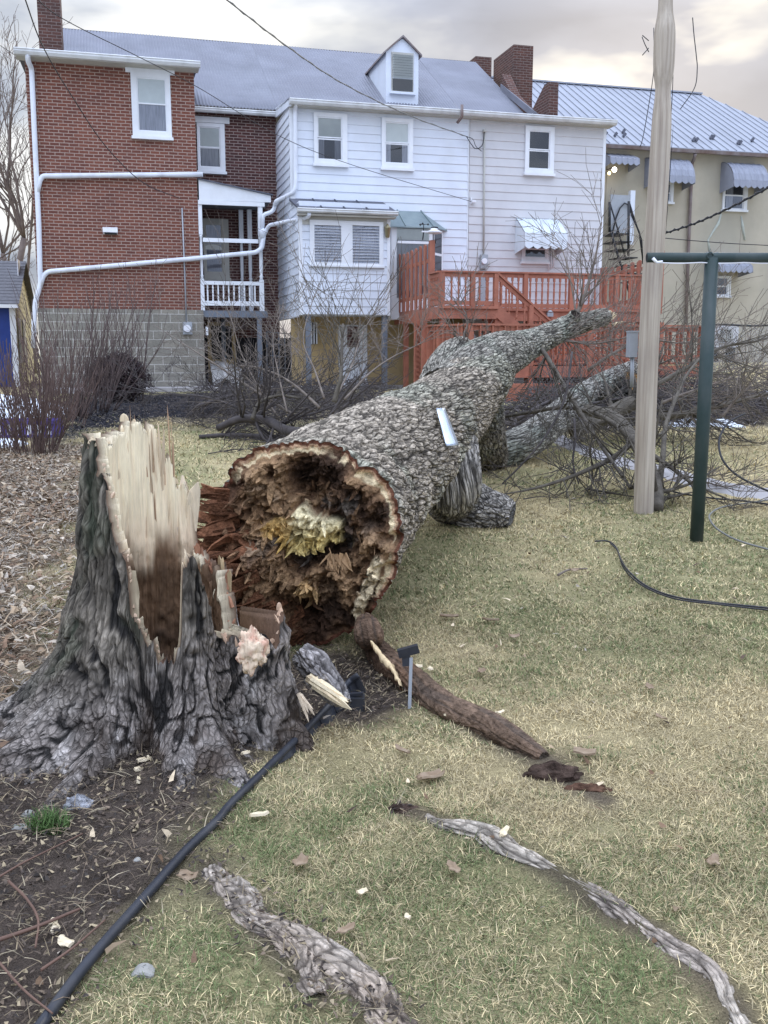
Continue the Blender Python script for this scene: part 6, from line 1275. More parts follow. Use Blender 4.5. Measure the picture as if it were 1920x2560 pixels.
b = MB(False); P_ = [np.array([xl[0] + .06 + (xr_[0] - xl[0] - .1) * t, cb_[1] - rb_ * .75, topz - rb_ * .8 - .006 - .006 * abs(math.sin(t * 9))]) for t in np.linspace(0, 1, 24)]; b.tube(P_, .0045, 6); b.tube([P_[0] + np.array([-.03, 0, .03]), P_[0], P_[0] + np.array([.04, -.006, .004])], .012, 6); b.build('line_wire', M['white_plastic'], CP)

# ================================================================ CABLES
def cable(name, label, pts, r, m='cable', dz=None, cat='cable', k=7, n=80, group=None, twist=False):
    """pts: (x, y) on the ground, or (x, y, Z) in the air, in 1659 px readings"""
    P_ = np.array([onz(gd(p[0], p[1]), r + .028) if len(p) == 2 else atd(*p) for p in pts]); P_ = cr(P_, n)
    mb = MB(False); mb.tube(P_, r, k)
    if twist:
        t = np.arange(n) * 1.1; off = np.stack([np.cos(t) * 0, np.cos(t), np.sin(t)], 1) * r * 1.5; mb.tube(P_ + off, r * .8, 6)
    mid = P_[n // 2]; o = mb.build(name, M[m], None, (mid[0], mid[1], P_[:, 2].min())); return tag(o, label, cat, group)
cable('lawn_cable', 'thin black cable curving over the open lawn to the right edge', [(1284, 1179), (1312, 1179), (1330, 1192), (1342, 1222), (1362, 1250), (1400, 1280), (1460, 1302), (1540, 1314), (1600, 1320), (1680, 1328)], .0065)
cable('lawn_cable', 'second strand lying just below the first black lawn cable', [(1318, 1183), (1334, 1200), (1344, 1232), (1366, 1260), (1405, 1286), (1465, 1307), (1545, 1317), (1605, 1324), (1680, 1332)], .005)
cable('lawn_cable', 'black cable running from the pole base behind the green post', [(1425, 1062), (1470, 1074), (1540, 1085), (1600, 1090), (1700, 1104)], .009)
cable('lawn_cable', 'grey looped cable turning back on itself right of the green post', [(1700, 1082), (1620, 1094), (1560, 1104), (1535, 1118), (1533, 1132), (1552, 1155), (1600, 1180), (1700, 1208)], .0075, 'cable_grey')
cable('hanging_cable', 'thick black cable arching down from the branches at the right edge', [(1610, 893, 9.3), (1575, 912, 9.2), (1557, 938, 9.1), (1553, 965, 9.0), (1562, 995, 8.9), (1590, 1025, 8.8), (1640, 1052, 8.7), (1720, 1085, 8.6)], .010)
wh_end = fw(*_uz(1166, 341, .12)); br_end = fw(*_uz(452, 497, W_ELL + .08)); cam_end = fw(*_uz(1178, 504, .1))
def wire(label, pts3, r, m='cable', sag=0, twist=False, group='service wires to the houses'):
    P_ = cr(np.array(pts3), 60); mb = MB(False); mb.tube(P_, r, 6)
    if twist: t = np.arange(60) * 1.6; mb.tube(P_ + np.stack([0 * t, np.cos(t), np.sin(t)], 1) * r * 1.7, r * .8, 5)
    o = mb.build('overhead_wire', M[m], None, tuple(P_[30])); return tag(o, label, 'wire', group)
wire('twisted grey service wire sloping down across the roof to the white house', [atd(380, -80, 11.5), atd(490, 0, 12.5), atd(620, 100, 15), atd(740, 180, 18), atd(880, 248, 21), wh_end], .009, 'cable_grey', twist=True)
wire('dark wire crossing the upper brick window area to the brick wall', [atd(20, -110, 10.5), atd(55, 0, 11.5), atd(95, 105, 13.2), atd(160, 215, 15.2), atd(230, 318, 17.5), atd(310, 395, 20), br_end], .009)
wire('long thin wire stretching past the dormer side down to the wall camera', [atd(60, -20, 12), atd(135, 40, 12.8), atd(290, 118, 14.5), atd(430, 190, 16.2), atd(600, 292, 18.5), atd(760, 356, 20.2), cam_end], .006)
wire('upper of the two faint wires beyond the brick house corner', [atd(-60, 60, 26), atd(0, 98, 28), atd(45, 127, 29), atd(100, 160, 31)], .009); wire('lower of the two faint wires beyond the brick house corner', [atd(-60, 160, 26), atd(0, 195, 28), atd(55, 225, 30), atd(100, 250, 31)], .008)
wire('thick black wire rising right from behind the pole across the tan wall', [atd(1436, 504, 10), atd(1500, 483, 9.7), atd(1570, 452, 9.4), atd(1659, 406, 9.0), atd(1740, 360, 8.7)], .0085, twist=True, group='wires right of the pole')
wire('thin level wire right of the pole over the low awning', [atd(1432, 514, 11), atd(1500, 520, 11.2), atd(1580, 526, 11.4), atd(1659, 530, 11.6), atd(1740, 534, 11.8)], .005, group='wires right of the pole')
wire('short loose wire dangling in the sky right of the pole top', [atd(1496, 38, 9), atd(1499, 75, 9), atd(1504, 120, 9), atd(1506, 150, 9), atd(1500, 190, 9), atd(1470, 235, 9)], .0045, group='wires right of the pole')
wire('slack wire hanging down beside the pole over the metal roof', [atd(1412, 60, 10), atd(1412, 150, 10), atd(1400, 235, 10.2), atd(1388, 300, 10.5), atd(1382, 318, 10.6)], .004, group='wires right of the pole')
b = MB(False); b.tube(cr(np.array([wh_end, fw(*_uz(1178, 360, .2)), fw(*_uz(1190, 372, .25)), fw(*_uz(1206, 362, .2)), fw(*_uz(1211, 330, .12))]), 24), .011, 6); b.tube(cr(np.array([wh_end, fw(*_uz(1182, 348, .2)), fw(*_uz(1190, 366, .2)), fw(*_uz(1204, 378, .1))]), 24), .009, 6); b.box(0, 0.001, 0, .001, 0, .001) if False else None; b.build('service_drop', M['cable'], GH)
# ================================================================ PLASTIC EDGING
P_ = []
for x, y in EDGE: P_.append(onz(gd(x, y), .016))
P_ = [P_[0] + np.array([.055, -.03, .085]), P_[0] + np.array([.0, -.05, .045])] + P_[1:]; P_[2] = P_[2] + np.array([0, 0, .03]); P_[3] = P_[3] + np.array([0, 0, .012]); P_ = cr(np.array(P_), 140)
b = MB(False); rad = .0140 * (1 + .06 * fbm(P_ * 8, 2, 3)); b.tube(P_, rad, 14)
ED = thing('lawn_edging', onz(gd(470, 1782)), 'black plastic lawn edging with a round bead torn up beside the stump', 'lawn edging'); b.build('bead', M['rubber'], ED)
b = MB(False); n = 46; dn = np.array([.045, .0, -.095])
for i in range(n):
    f0, f1 = [min(1, .25 + (1 - abs(2 * (k / n) - .75))) * .9 for k in (i, i + 1)]; a0_, a1_ = P_[i], P_[i + 1]; h0, h1 = [max(.0, (1 - k / n)) ** .6 * (1 if k > 2 else .35 + .25 * k) for k in (i, i + 1)]
    b.quad(a0_, a1_, a1_ + dn * h1 + np.array([.006 * math.sin(i + 1), 0, 0]), a0_ + dn * h0 + np.array([.006 * math.sin(i), 0, 0]))
fl_o = b.build('flange', M['rubber'], ED); md = fl_o.modifiers.new('thick', 'SOLIDIFY'); md.thickness = .004

# ================================================================ BRANCHES BROUGHT DOWN WITH THE TREE
BG = 'broken branches around the fallen tree'
def pxline(pts, n=24): return cr(np.array([atd(*p) if len(p) == 3 else onz(gd(*p), .03) for p in pts]), n)
def branch(label, pts, r0, r1, seed, kids=9, L=1.0, depth=1, m='branch', up=.25, spread=.9, sub=5, wander=.22, cat='branch', ratio=.55):
    rng = random.Random(seed); P_ = pxline(pts); R_ = np.linspace(r0, r1, len(P_)); lines = [(P_, R_)]
    for k in range(int(kids * 1.5)):
        i = min(len(P_) - 2, int(rng.uniform(.15, .98) * len(P_))); t = P_[i + 1] - P_[i]; t /= np.linalg.norm(t); a_ = np.array([rng.gauss(0, 1) for _ in range(3)]); a_ -= t * np.dot(a_, t); a_ /= np.linalg.norm(a_)
        grow(rng, P_[i], t * .7 + a_ * spread + np.array([0, 0, up]), L * rng.uniform(.5, 1.2), max(.004, R_[i] * rng.uniform(.22, .45)), depth, lines, wander, sub, .8, up * .3, ratio, True, .0024)
    mid = P_[0]; o = tubes_obj('fallen_branch', lines, M[m], None, (mid[0], mid[1], g1(mid[0], mid[1])), 5); return tag(o, label, cat, BG)
# left of the trunk
branch('dark thick limb lying behind the broken trunk end with a cut stub', [(470, 925, 13.4), (520, 905, 13.3), (575, 908, 13.1), (620, 930, 12.6), (690, 938, 12.0)], .05, .075, 101, 14, 1.4, 2, 'twig_dark', .3)
branch('low limb on the lawn edge below the thick dark limb', [(430, 948), (500, 945), (580, 950), (650, 955)], .03, .06, 102, 10, 1.0, 2, 'twig_dark', .15)
branch('pale upright stem snapped off white at its top behind the trunk', [(722, 868, 9.4), (728, 845, 9.4), (736, 815, 9.4), (738, 760, 9.5), (741, 700, 9.6)], .026, .012, 103, 9, 1.0, 1, 'branch', .6)
branch('long dark branch reaching up left over the stone base', [(640, 900, 13.0), (560, 850, 13.8), (470, 790, 14.8), (400, 745, 15.6), (330, 700, 16.4)], .024, .004, 104, 12, 1.2, 1, 'twig', .2)
branch('grey curved branch in front of the porch stilts', [(690, 880, 12.2), (640, 835, 12.8), (590, 805, 13.4), (530, 790, 14.0), (470, 800, 14.6)], .020, .004, 105, 12, 1.2, 1, 'twig', .4)
branch('thin branch fanning out before the porch railing', [(600, 900, 13.6), (560, 840, 14.2), (520, 760, 14.8), (500, 690, 15.4), (480, 640, 15.8)], .017, .003, 106, 12, 1.1, 1, 'twig', .3)
branch('forked branch standing against the jalousie bay', [(700, 860, 11.5), (680, 800, 12.0), (655, 735, 12.4), (672, 660, 12.8), (690, 610, 13.0)], .015, .003, 107, 10, 1.0, 1, 'twig', .6)
branch('twiggy branch rising across the tan cellar wall', [(730, 850, 10.8), (760, 790, 11.2), (775, 740, 11.6), (800, 690, 12.0), (840, 650, 12.4)], .013, .003, 108, 11, 1.0, 1, 'twig', .4)
branch('branch leaning right in front of the cellar door', [(745, 862, 10.4), (800, 805, 11.0), (850, 770, 11.5), (910, 740, 12.0), (960, 700, 12.4)], .014, .003, 109, 10, 1.0, 1, 'twig', .3)
branch('tangled branch low on the lawn before the stone foundation', [(590, 925, 13.4), (510, 880, 14.0), (430, 855, 14.6), (340, 850, 15.2), (260, 830, 15.8)], .024, .004, 110, 16, 1.0, 2, 'twig_dark', .1)
branch('knotted stub branch with pale cut rings beside the limb', [(545, 905, 12.9), (560, 870, 13.0), (600, 855, 13.0), (650, 860, 12.8)], .03, .014, 111, 9, 1.0, 1, 'branch', .4)
branch('springy sapling like branch in front of the lattice steps', [(620, 890, 12.6), (600, 800, 13.2), (590, 730, 13.6), (612, 660, 14.0)], .014, .003, 112, 10, .9, 1, 'twig', .5)
branch('branch lying flat across the left lawn behind the stump', [(450, 985), (520, 975), (600, 982)], .008, .004, 113, 5, .35, 1, 'twig_dark', .05)
branch('branch sprawled along the patio edge behind the pile', [(420, 880, 15.0), (520, 850, 15.0), (620, 845, 14.6), (720, 850, 13.6)], .035, .012, 114, 18, 1.1, 2, 'twig_dark', .25)
branch('sprout in the fork on top of the trunk', [(1012, 772, 9.5), (1010, 752, 9.5), (1002, 725, 9.5), (1010, 690, 9.5), (985, 640, 9.6)], .016, .004, 115, 8, .6, 1, 'twig', .5)
branch('short dead stick poking up right out of the trunk fork', [(1016, 774, 9.5), (1030, 760, 9.5), (1062, 735, 9.5)], .012, .006, 116, 3, .3, 1, 'twig', .3)
# right of the trunk
branch('long drooping branch bowing from the upper limb to the pole foot', [(1130, 742, 10.6), (1165, 752, 10.4), (1190, 785, 10.2), (1225, 845, 9.8), (1262, 905, 9.5), (1300, 965, 9.2), (1345, 1030, 8.9)], .030, .016, 120, 16, 1.0, 1, 'branch', -.2)
branch('thick branch slanting from behind the pole down to the lawn on the left', [(1378, 945, 9.6), (1330, 985, 9.3), (1280, 1010, 9.0), (1220, 1035, 8.8), (1150, 1056, 8.6), (1085, 1068, 8.5)], .034, .006, 121, 12, .7, 1, 'branch', -.1)
branch('dark branch arching over the gap from the limb toward the pole', [(1090, 900, 10.2), (1150, 890, 10.0), (1220, 880, 9.8), (1290, 895, 9.6), (1350, 935, 9.4), (1395, 990, 9.2)], .016, .03, 122, 12, .8, 1, 'branch', -.1)
branch('thin straight dark branch crossing down to the second limb foot', [(1236, 760, 9.4), (1220, 860, 9.2), (1180, 940, 9.1), (1130, 1000, 9.0), (1085, 1045, 9.0)], .012, .008, 123, 5, .5, 1, 'twig_dark', -.1)
branch('slender stem rising dark beside the deck railing', [(1240, 690, 11.2), (1262, 640, 11.2), (1285, 560, 11.3), (1300, 480, 11.5)], .030, .005, 124, 12, .9, 1, 'twig', .5)
branch('twiggy shoot in front of the low white awning', [(1250, 720, 11.4), (1235, 620, 11.6), (1215, 540, 11.8), (1190, 500, 12)], .014, .003, 125, 9, .8, 1, 'twig', .5)
branch('pale grey branch standing upright right of the pole', [(1424, 1045, 8.7), (1432, 985, 8.8), (1438, 920, 9.0), (1460, 860, 9.3), (1480, 815, 9.6), (1510, 775, 9.9)], .030, .010, 126, 9, .8, 1, 'branch', .1)
branch('curved brown branch between pole and green post near the path', [(1412, 985, 9.0), (1450, 1010, 8.8), (1490, 1040, 8.5), (1530, 1060, 8.4), (1590, 1085, 8.3)], .026, .006, 127, 12, .7, 1, 'branch', -.05)
branch('branch reaching right past the green post over the brush', [(1420, 830, 10.5), (1490, 790, 10.6), (1560, 750, 10.7), (1640, 735, 10.8), (1740, 700, 11)], .028, .006, 128, 22, 1.1, 1, 'branch', .1)
branch('bundle of thin branches before the lower deck railing', [(1270, 800, 11.5), (1330, 760, 11.6), (1400, 735, 11.8), (1480, 740, 12), (1560, 710, 12.2)], .022, .004, 129, 30, 1.2, 1, 'twig', .1)
branch('branch heap under the second limb toward the deck', [(1120, 905, 12.5), (1180, 870, 13), (1260, 840, 13.6), (1350, 820, 14.2)], .03, .008, 130, 24, 1.1, 1, 'twig_dark', .15)
branch('dark brushy branch under the limb nearest the deck steps', [(1105, 935, 11.8), (1200, 890, 12.4), (1290, 870, 13), (1400, 855, 13.4), (1480, 880, 13.6)], .03, .008, 131, 34, 1.0, 1, 'twig_dark', .1)
branch('long fallen branch stretched along the muddy strip on the right', [(1430, 900, 12.5), (1500, 890, 12.8), (1580, 870, 13), (1660, 850, 13.2), (1760, 840, 13.4)], .05, .012, 132, 18, 1.1, 1, 'branch', .1)
branch('twig mass above the mud between pole and green post', [(1430, 870, 12), (1480, 850, 12.2), (1540, 830, 12.4), (1620, 800, 12.6)], .022, .006, 133, 28, 1.1, 1, 'twig', .15)
branch('bare arching twig at the right edge over the brush', [(1560, 900, 11.5), (1600, 850, 11.5), (1650, 800, 11.5), (1720, 780, 11.5)], .018, .004, 134, 12, .9, 1, 'twig', .2)
branch('low spray of twigs on the path edge behind the post', [(1430, 1048), (1480, 1035), (1540, 1052), (1600, 1068)], .010, .004, 135, 14, .5, 1, 'twig', .1)
branch('drooping twigs hanging before the path left of the pole', [(1240, 905, 9.3), (1242, 950, 9.2), (1238, 1000, 9.1), (1250, 1045, 9.0)], .016, .006, 136, 8, .5, 1, 'twig_dark', -.2)
branch('knobbly branch end curling off the upper limb over the deck stairs', [(1180, 740, 11.0), (1215, 735, 11.0), (1270, 742, 11.0), (1330, 735, 11.1), (1370, 720, 11.2)], .022, .004, 137, 22, 1.0, 1, 'twig', .1)
branch('snapped branch with a pale split end lying left of the pole', [(1268, 1062), (1300, 1068), (1370, 1080)], .014, .006, 138, 2, .2, 0, 'branch', 0)
branch('leaning black barked branch with a broken foot against the pole', [(1417, 1108), (1417, 1060, 8.45), (1404, 1012, 8.8), (1375, 960, 9.4), (1330, 905, 10.2), (1270, 885, 11)], .062, .07, 139, 6, .9, 1, 'branch', .1)
branch('mossy limb with an orange cut end low behind the pole', [(1240, 930, 12.2), (1300, 905, 12.6), (1345, 880, 13.0), (1385, 862, 13.3)], .10, .11, 140, 8, .9, 1, 'branch', .2)
branch('fine twigs spread on the soil before the chain link fence', [(1500, 820, 15), (1560, 800, 15.5), (1640, 790, 16), (1740, 780, 16.5)], .016, .004, 141, 18, .9, 1, 'twig', .15)
branch('thin dark branch on the bare mulch left of the stump', [(62, 1083), (110, 1084), (185, 1078)], .010, .008, 142, 2, .2, 0, 'twig_dark', 0)
# a mat of small stuff under the heaps
def scatter(name, n, area, L, r, m, seed, zr=(0, .1), flat=.25):
    rg_ = np.random.default_rng(seed); lo, hi_ = area.min(0), area.max(0); P_ = rg_.uniform(lo, hi_, (n * 6, 2)); P_ = P_[inside(P_, area)][:n]; n = len(P_); z = gz(P_[:, 0], P_[:, 1]) + rg_.uniform(*zr, n); B_ = np.column_stack([P_, z]); an = rg_.uniform(0, 2 * math.pi, n); d_ = np.column_stack([np.cos(an), np.sin(an), rg_.normal(size=n) * flat]); c = np.zeros((n, 3)) + .1
    V, Fq, C_ = slivers(n, B_, d_, rg_.uniform(*L, n), rg_.uniform(*r, n), rg_.uniform(*r, n), rg_, c, None, .3); o = np_obj(name, V, Fq, M[m], None, tuple(B_.mean(0)), C_, False); return tag(o, kind='stuff')
right_pile = POLY([(1090, 960), (1200, 930), (1330, 935), (1480, 925), (1720, 915), (1720, 850), (1400, 835), (1180, 860), (1080, 900)])
tag(scatter('twig_litter', 2600, right_pile, (.15, .7), (.006, .018), 'twig_dark', 5, (0, .35), .3), 'dense litter of dark twigs under the fallen crown right of the trunk', 'twig litter')
tag(scatter('twig_litter', 1500, pile_poly, (.15, .7), (.005, .015), 'twig_dark', 6, (0, .35), .35), 'dense litter of dark twigs left of the trunk by the patio', 'twig litter')
# cut limb end of orange wood behind the pole
def log(label, a_, c_, r, seed, cap=(.55, .30, .10)):
    o, _ = bark_tube('cut_log', [a_, (a_ + c_) / 2, c_], [r, r * .97, r * .94], M['bark'], None, tuple(onz((a_ + c_) / 2)), K=80, NR=50, size=(22, 8), amp=.012, seed=seed, plate=(.24, .23, .2), lichen=(.26, .28, .23), capcol=cap); return tag(o, label, 'log', 'cut logs behind the pole')
log('log with an orange cut face just left of the pole', atd(1335, 842, 14.0), atd(1366, 818, 13.7), .125, 51); log('lower log with an orange cut face touching the pole edge', atd(1335, 868, 13.8), atd(1374, 838, 13.5), .115, 52)

# ================================================================ SHRUBS AND TREES
def shrub(label, px, py, h, n, spread, m, seed, r=.009, kids=4, cat='shrub', base_r=.25, depth=1, group='bare shrubs on the left', lean=(0, 0)):
    rng = random.Random(seed); c = onz(gd(px, py), -.03); lines = []
    for k in range(n):
        a_ = rng.uniform(0, 2 * math.pi); q = rng.uniform(0, 1) ** .5; p = c + np.array([math.cos(a_) * q * base_r, math.sin(a_) * q * base_r, 0]); d = np.array([math.cos(a_) * q * spread + lean[0] + rng.gauss(0, .08), math.sin(a_) * q * spread + lean[1], 1.0])
        grow(rng, p, d, h * rng.uniform(.55, 1.1), r * rng.uniform(.6, 1.2), depth, lines, .14, kids, .38, .35, .42, False, .0032, 7)
    return tag(tubes_obj('bare_shrub', lines, M[m], None, tuple(c), 4), label, cat, group)
shrub('dense red brown shrub of upright stems in front on the left edge', 75, 985, 1.45, 60, .40, 'bush', 1, .008, 6)
shrub('lower red brown shrub cut off by the left edge of the lawn', 5, 975, 1.15, 40, .5, 'bush', 2, .009, 5)
shrub('taller brown shrub before the left corner of the stone base', 150, 905, 2.1, 45, .42, 'bush2', 3, .011, 5, base_r=.35)
shrub('thin brown shrub with rising branches before the stone blocks', 215, 890, 2.6, 16, .42, 'bush2', 4, .017, 6, lean=(.18, 0))
shrub('single slim shrub stem cluster before the middle of the stone base', 300, 868, 2.7, 7, .12, 'bush2', 5, .014, 6, base_r=.12)
shrub('brown undergrowth shrub behind the red brown shrub', 110, 925, 1.2, 40, .6, 'bush', 6, .008, 5, base_r=.5)
# clipped dark shrub
c = onz(gd(258, 868)); rng = np.random.default_rng(7); EV = thing('round_shrub', c, 'rounded dark purplish clipped shrub at the foot of the stone base', 'shrub')
n = 5200; d = rng.normal(size=(n, 3)); d /= np.linalg.norm(d, axis=1, keepdims=True); rad = rng.uniform(.45, 1.0, n) ** .6 * (.8 + .35 * fbm(d * 3, 3, 4)); P_ = c + np.array([0, 0, .48]) + d * rad[:, None] * np.array([.62, .5, .52]); P_[:, 2] = np.maximum(P_[:, 2], c[2] + .03)
v, f, cc = slivers(n, P_, rng.normal(size=(n, 3)) + d * .8, rng.uniform(.03, .07, n), rng.uniform(.015, .03, n), rng.uniform(.003, .006, n), rng, np.ones((n, 3)) * .1); np_obj('foliage', v, f, M['evergreen'], EV, smooth=False)
lines = []; rr_ = random.Random(3)
for k in range(26): grow(rr_, c + np.array([rr_.uniform(-.2, .2), rr_.uniform(-.2, .2), 0]), (rr_.gauss(0, .5), rr_.gauss(0, .5), 1), .95, .012, 1, lines, .2, 5, .5, .2, .4, False, .003)
tubes_obj('stems', lines, M['bush'], EV, k=4)
def bare_tree(label, px, py, Zd, h, r, seed, n=5):
    rng = random.Random(seed); c = at(px * DS, py * DS, Zd); c[2] = g1(c[0], c[1]) - .1; lines = []
    T_ = thing('bare_tree', c, label, 'tree', 'bare trees beyond the houses')
    P_ = np.array([c + np.array([rng.gauss(0, .06) * k, 0, h * .45 * k / 5]) for k in range(6)]); lines.append((P_, np.linspace(r, r * .7, 6))); tubes_obj('trunk', lines, M['tree_bark'], T_, k=8); lines = []
    for k in range(n):
        i = rng.choice([2, 3, 4, 5, 5, 5]); grow(rng, P_[i], (rng.gauss(0, .35), rng.gauss(0, .35), 1.0), h * rng.uniform(.4, .6), r * .38, 3, lines, .22, 6, .6, .25, .55, False, .007)
    tubes_obj('crown', lines, M['tree_bark'], T_, k=4)
bare_tree('tall bare tree against the glowing sky left of the brick house', 64, 690, 40, 12.5, .18, 11, 6); bare_tree('slighter bare tree at the left edge above the shingle roof', 14, 690, 44, 12, .15, 12, 5)
bare_tree('spreading bare tree far left whose twigs enter at the edge', -45, 700, 42, 11, .16, 13, 5)

# ================================================================ RIGHT BACK CORNER
cA = gd(1590, 762); AC = thing('heat_pump', onz(cA), 'pale outdoor heat pump unit with a round fan grille beside the tan house', 'heat pump')
wv = 3.2; a0_, a1_, z0, z1 = rect(1790, 812, 1846, 868, wv); b = MB(); b.box(a0_, a1_, wv - .35, wv, z0, z1); b.build('casing', M['siding_grey'], AC)
b = MB(False); um_, zm_ = (a0_ + a1_) / 2 - .05, (z0 + z1) / 2
for rr_ in (.06, .11, .16, .20): b.tube([fw(um_ + rr_ * math.cos(t), wv + .012, zm_ + rr_ * math.sin(t)) for t in np.linspace(0, 2 * math.pi, 25)], .008, 5, False)
for k in range(6): t = k * math.pi / 6; b.tube([fw(um_ - .2 * math.cos(t), wv + .014, zm_ - .2 * math.sin(t)), fw(um_ + .2 * math.cos(t), wv + .014, zm_ + .2 * math.sin(t))], .006, 5)
b.build('fan_grille', M['soffit'], AC); b = MB(); b.lathe([(.2, 0), (.2, .004)], (0, 0, 0), 4) if False else b.box(um_ - .15, um_ + .15, wv + .001, wv + .006, zm_ - .15, zm_ + .15); b.build('fan', M['dark'], AC)
b = MB(); b.box(a0_ + .05, a0_ + .12, wv - .3, wv - .02, z0 - .35, z0); b.build('foot', M['black_metal'], AC); b = MB(); b.box(a1_ - .12, a1_ - .05, wv - .3, wv - .02, z0 - .35, z0); b.build('foot', M['black_metal'], AC)
# chain link fence
FN = thing('chain_link_fence', onz(gd(1640, 800)), 'low chain link fence with a dark top rail running off to the right', 'fence')
wv = 4.2; f0, f1 = fu(1762, wv, 815), fu(2050, wv, 815); zt_ = fz(813, wv, 1850); zb_ = zt_ - 1.05
b = MB(False); b.tube([fw(f0 + (f1 - f0) * t, wv, zt_ + .012 * math.sin(t * 12)) for t in np.linspace(0, 1, 14)], .022, 8); b.build('top_rail', M['black_metal'], FN)
b = MB(); st = .075; hh_ = zt_ - zb_; q = f0 - hh_
while q < f1:
    for sg in (1, -1):
        ua, ub = (q, q + hh_) if sg > 0 else (q + hh_, q); ta, tb = 0, 1
        xs_ = sorted((ua, ub)); 
        if xs_[1] < f0 or xs_[0] > f1: continue
        z_a, z_b = zb_, zt_
        if ua < f0: z_a = zb_ + (f0 - ua) / (ub - ua) * hh_; ua = f0
        if ub < f0: z_b = zt_ - (f0 - ub) / (ua - ub) * hh_; ub = f0
        if ua > f1: z_a = zb_ + (ua - f1) / (ua - ub) * hh_; ua = f1
        if ub > f1: z_b = zt_ - (ub - f1) / (ub - ua) * hh_; ub = f1
        b.bar((ua, wv + .004 * sg, z_a), (ub, wv + .004 * sg, z_b), .005, .005)
    q += st
b.build('wire_mesh', M['steel'], FN)
for k in range(3): 
    b = MB(False); uu = f0 + .05 + k * 2.4; b.tube([fw(uu, wv, zb_ - .5), fw(uu, wv, zt_ + .03)], .028, 8); b.build('post', M['steel'], FN)
def snow(label, pts, hgt, seed, m='snow', name='snow_patch', cat='snow'):
    P_ = POLY(pts); c = P_.mean(0); k = 36; th = np.linspace(0, 2 * math.pi, k, endpoint=False); ext = (P_.max(0) - P_.min(0)) / 2; V = []; n_ = 9
    for i in range(n_):
        f = 1 - i / (n_ - 1) * .99
        for t in th:
            e_ = f * (.78 + .5 * float(fbm(np.array([[math.cos(t) * 1.8, math.sin(t) * 1.8, seed]]), 3, seed)[0])); x, y = c[0] + math.cos(t) * ext[0] * e_, c[1] + math.sin(t) * max(ext[1], .05) * e_; V.append((x, y, g1(x, y) - .015 + (hgt + .015) * (1 - f ** 2.2) * (.7 + .6 * float(vn(np.array([[x * 6, y * 6, seed]]), 2)[0]))))
    i = np.arange(n_ - 1)[:, None] * k; j = np.arange(k)[None]; j2 = (j + 1) % k; o = np_obj(name, np.array(V), np.stack([i + j, i + j2, i + k + j2, i + k + j], -1).reshape(-1, 4), M[m], None, (c[0], c[1], g1(*c))); return tag(o, label, cat, None)
snow('long strip of old snow between the pole and the green post', [(1455, 912), (1540, 912), (1540, 924), (1455, 924)], .09, 1); snow('short strip of old snow just right of the green post', [(1540, 914), (1578, 914), (1578, 924), (1540, 924)], .10, 2); snow('tiny snow scrap at the right end of the snow strip', [(1582, 918), (1600, 918), (1600, 924), (1582, 924)], .05, 3)
snow('patch of snow lying on the mulch at the left edge below the shrub', [(-40, 955), (32, 955), (32, 968), (-40, 968)], .07, 4); snow('bluish snow heap at the left edge behind the shrub', [(-40, 878), (20, 880), (20, 925), (-40, 930)], .3, 5); snow('snow fleck on the mud at the far right edge', [(1640, 850), (1675, 850), (1675, 862), (1640, 862)], .08, 6)
# purple crate with white slats
c = onz(gd(62, 942)); PCR = thing('plastic_crate', c, 'purple plastic crate with white slats behind the red brown shrub', 'crate')
b = MB(False); x0, x1, y0, y1 = c[0] - .42, c[0] + .42, c[1] - .25, c[1] + .25; h_ = .24
b.box(x0, x1, y0, y0 + .03, c[2], c[2] + .04); b.box(x0, x1, y0, y0 + .03, c[2] + h_ - .05, c[2] + h_); b.box(x0, x1, y1 - .03, y1, c[2], c[2] + h_); b.box(x0, x0 + .03, y0 + .031, y1 - .031, c[2], c[2] + h_); b.box(x1 - .03, x1, y0 + .031, y1 - .031, c[2], c[2] + h_)
for k in range(6): b.box(x0 + .14 * k + .031, x0 + .14 * k + .06, y0 + .004, y0 + .026, c[2] + .04, c[2] + h_ - .05)
b.build('frame', M['purple'], PCR); b = MB(False)
for k in range(6): b.box(x0 + .14 * k + .065, x0 + .14 * k + .125, y0 + .01, y0 + .02, c[2] + .04, c[2] + h_ - .06)
b.build('slats', M['white_plastic'], PCR)
# tarp under the porch
wv = -1.2; a0_, a1_, z0, z1 = rect(527, 905, 604, 955, wv); n1_, n2_ = 26, 16; V = []
for i in range(n1_):
    for j in range(n2_):
        s_, t = i / (n1_ - 1), j / (n2_ - 1); zz_ = z0 + .10 + (z1 - z0 - .10) * math.sin(t * math.pi * .5) ** .5 * (.75 + .3 * math.sin(s_ * 3 + .6)); V.append(fw(a0_ + (a1_ - a0_) * s_, wv + .42 - .8 * t + .05 * math.sin(s_ * 17 + t * 4), zz_ + .03 * math.sin(s_ * 23 + t * 9) - (.12 * (1 - t) * (1 + math.sin(s_ * 11)))))
i = np.arange(n1_ - 1)[:, None] * n2_; j = np.arange(n2_ - 1)[None]; o = np_obj('white_tarp', np.array(V), np.stack([i + j, i + n2_ + j, i + n2_ + j + 1, i + j + 1], -1).reshape(-1, 4), M['tarp'], None, tuple(fw((a0_ + a1_) / 2, wv, z0 - .2))); tag(o, 'dirty white tarp draped over stored things under the back porch', 'tarp'); md = o.modifiers.new('thick', 'SOLIDIFY'); md.thickness = .008
TS = thing('stored_cart', fw(a0_ + .3, wv, .6), 'dark low cart under the white tarp below the porch', 'cart'); b = MB(); b.box(a0_ + .05, a1_ - .05, wv - .3, wv + .3, z0 - .08, z0 + .06); b.build('body', M['black_metal'], TS)
for k in (0, 1):
    b = MB(False); q = a0_ + .2 + k * (a1_ - a0_ - .4); b.tube([fw(q, wv + .30, z0 - .12), fw(q, wv + .36, z0 - .12)], .12, 14); b.build('wheel', M['rubber'], TS)
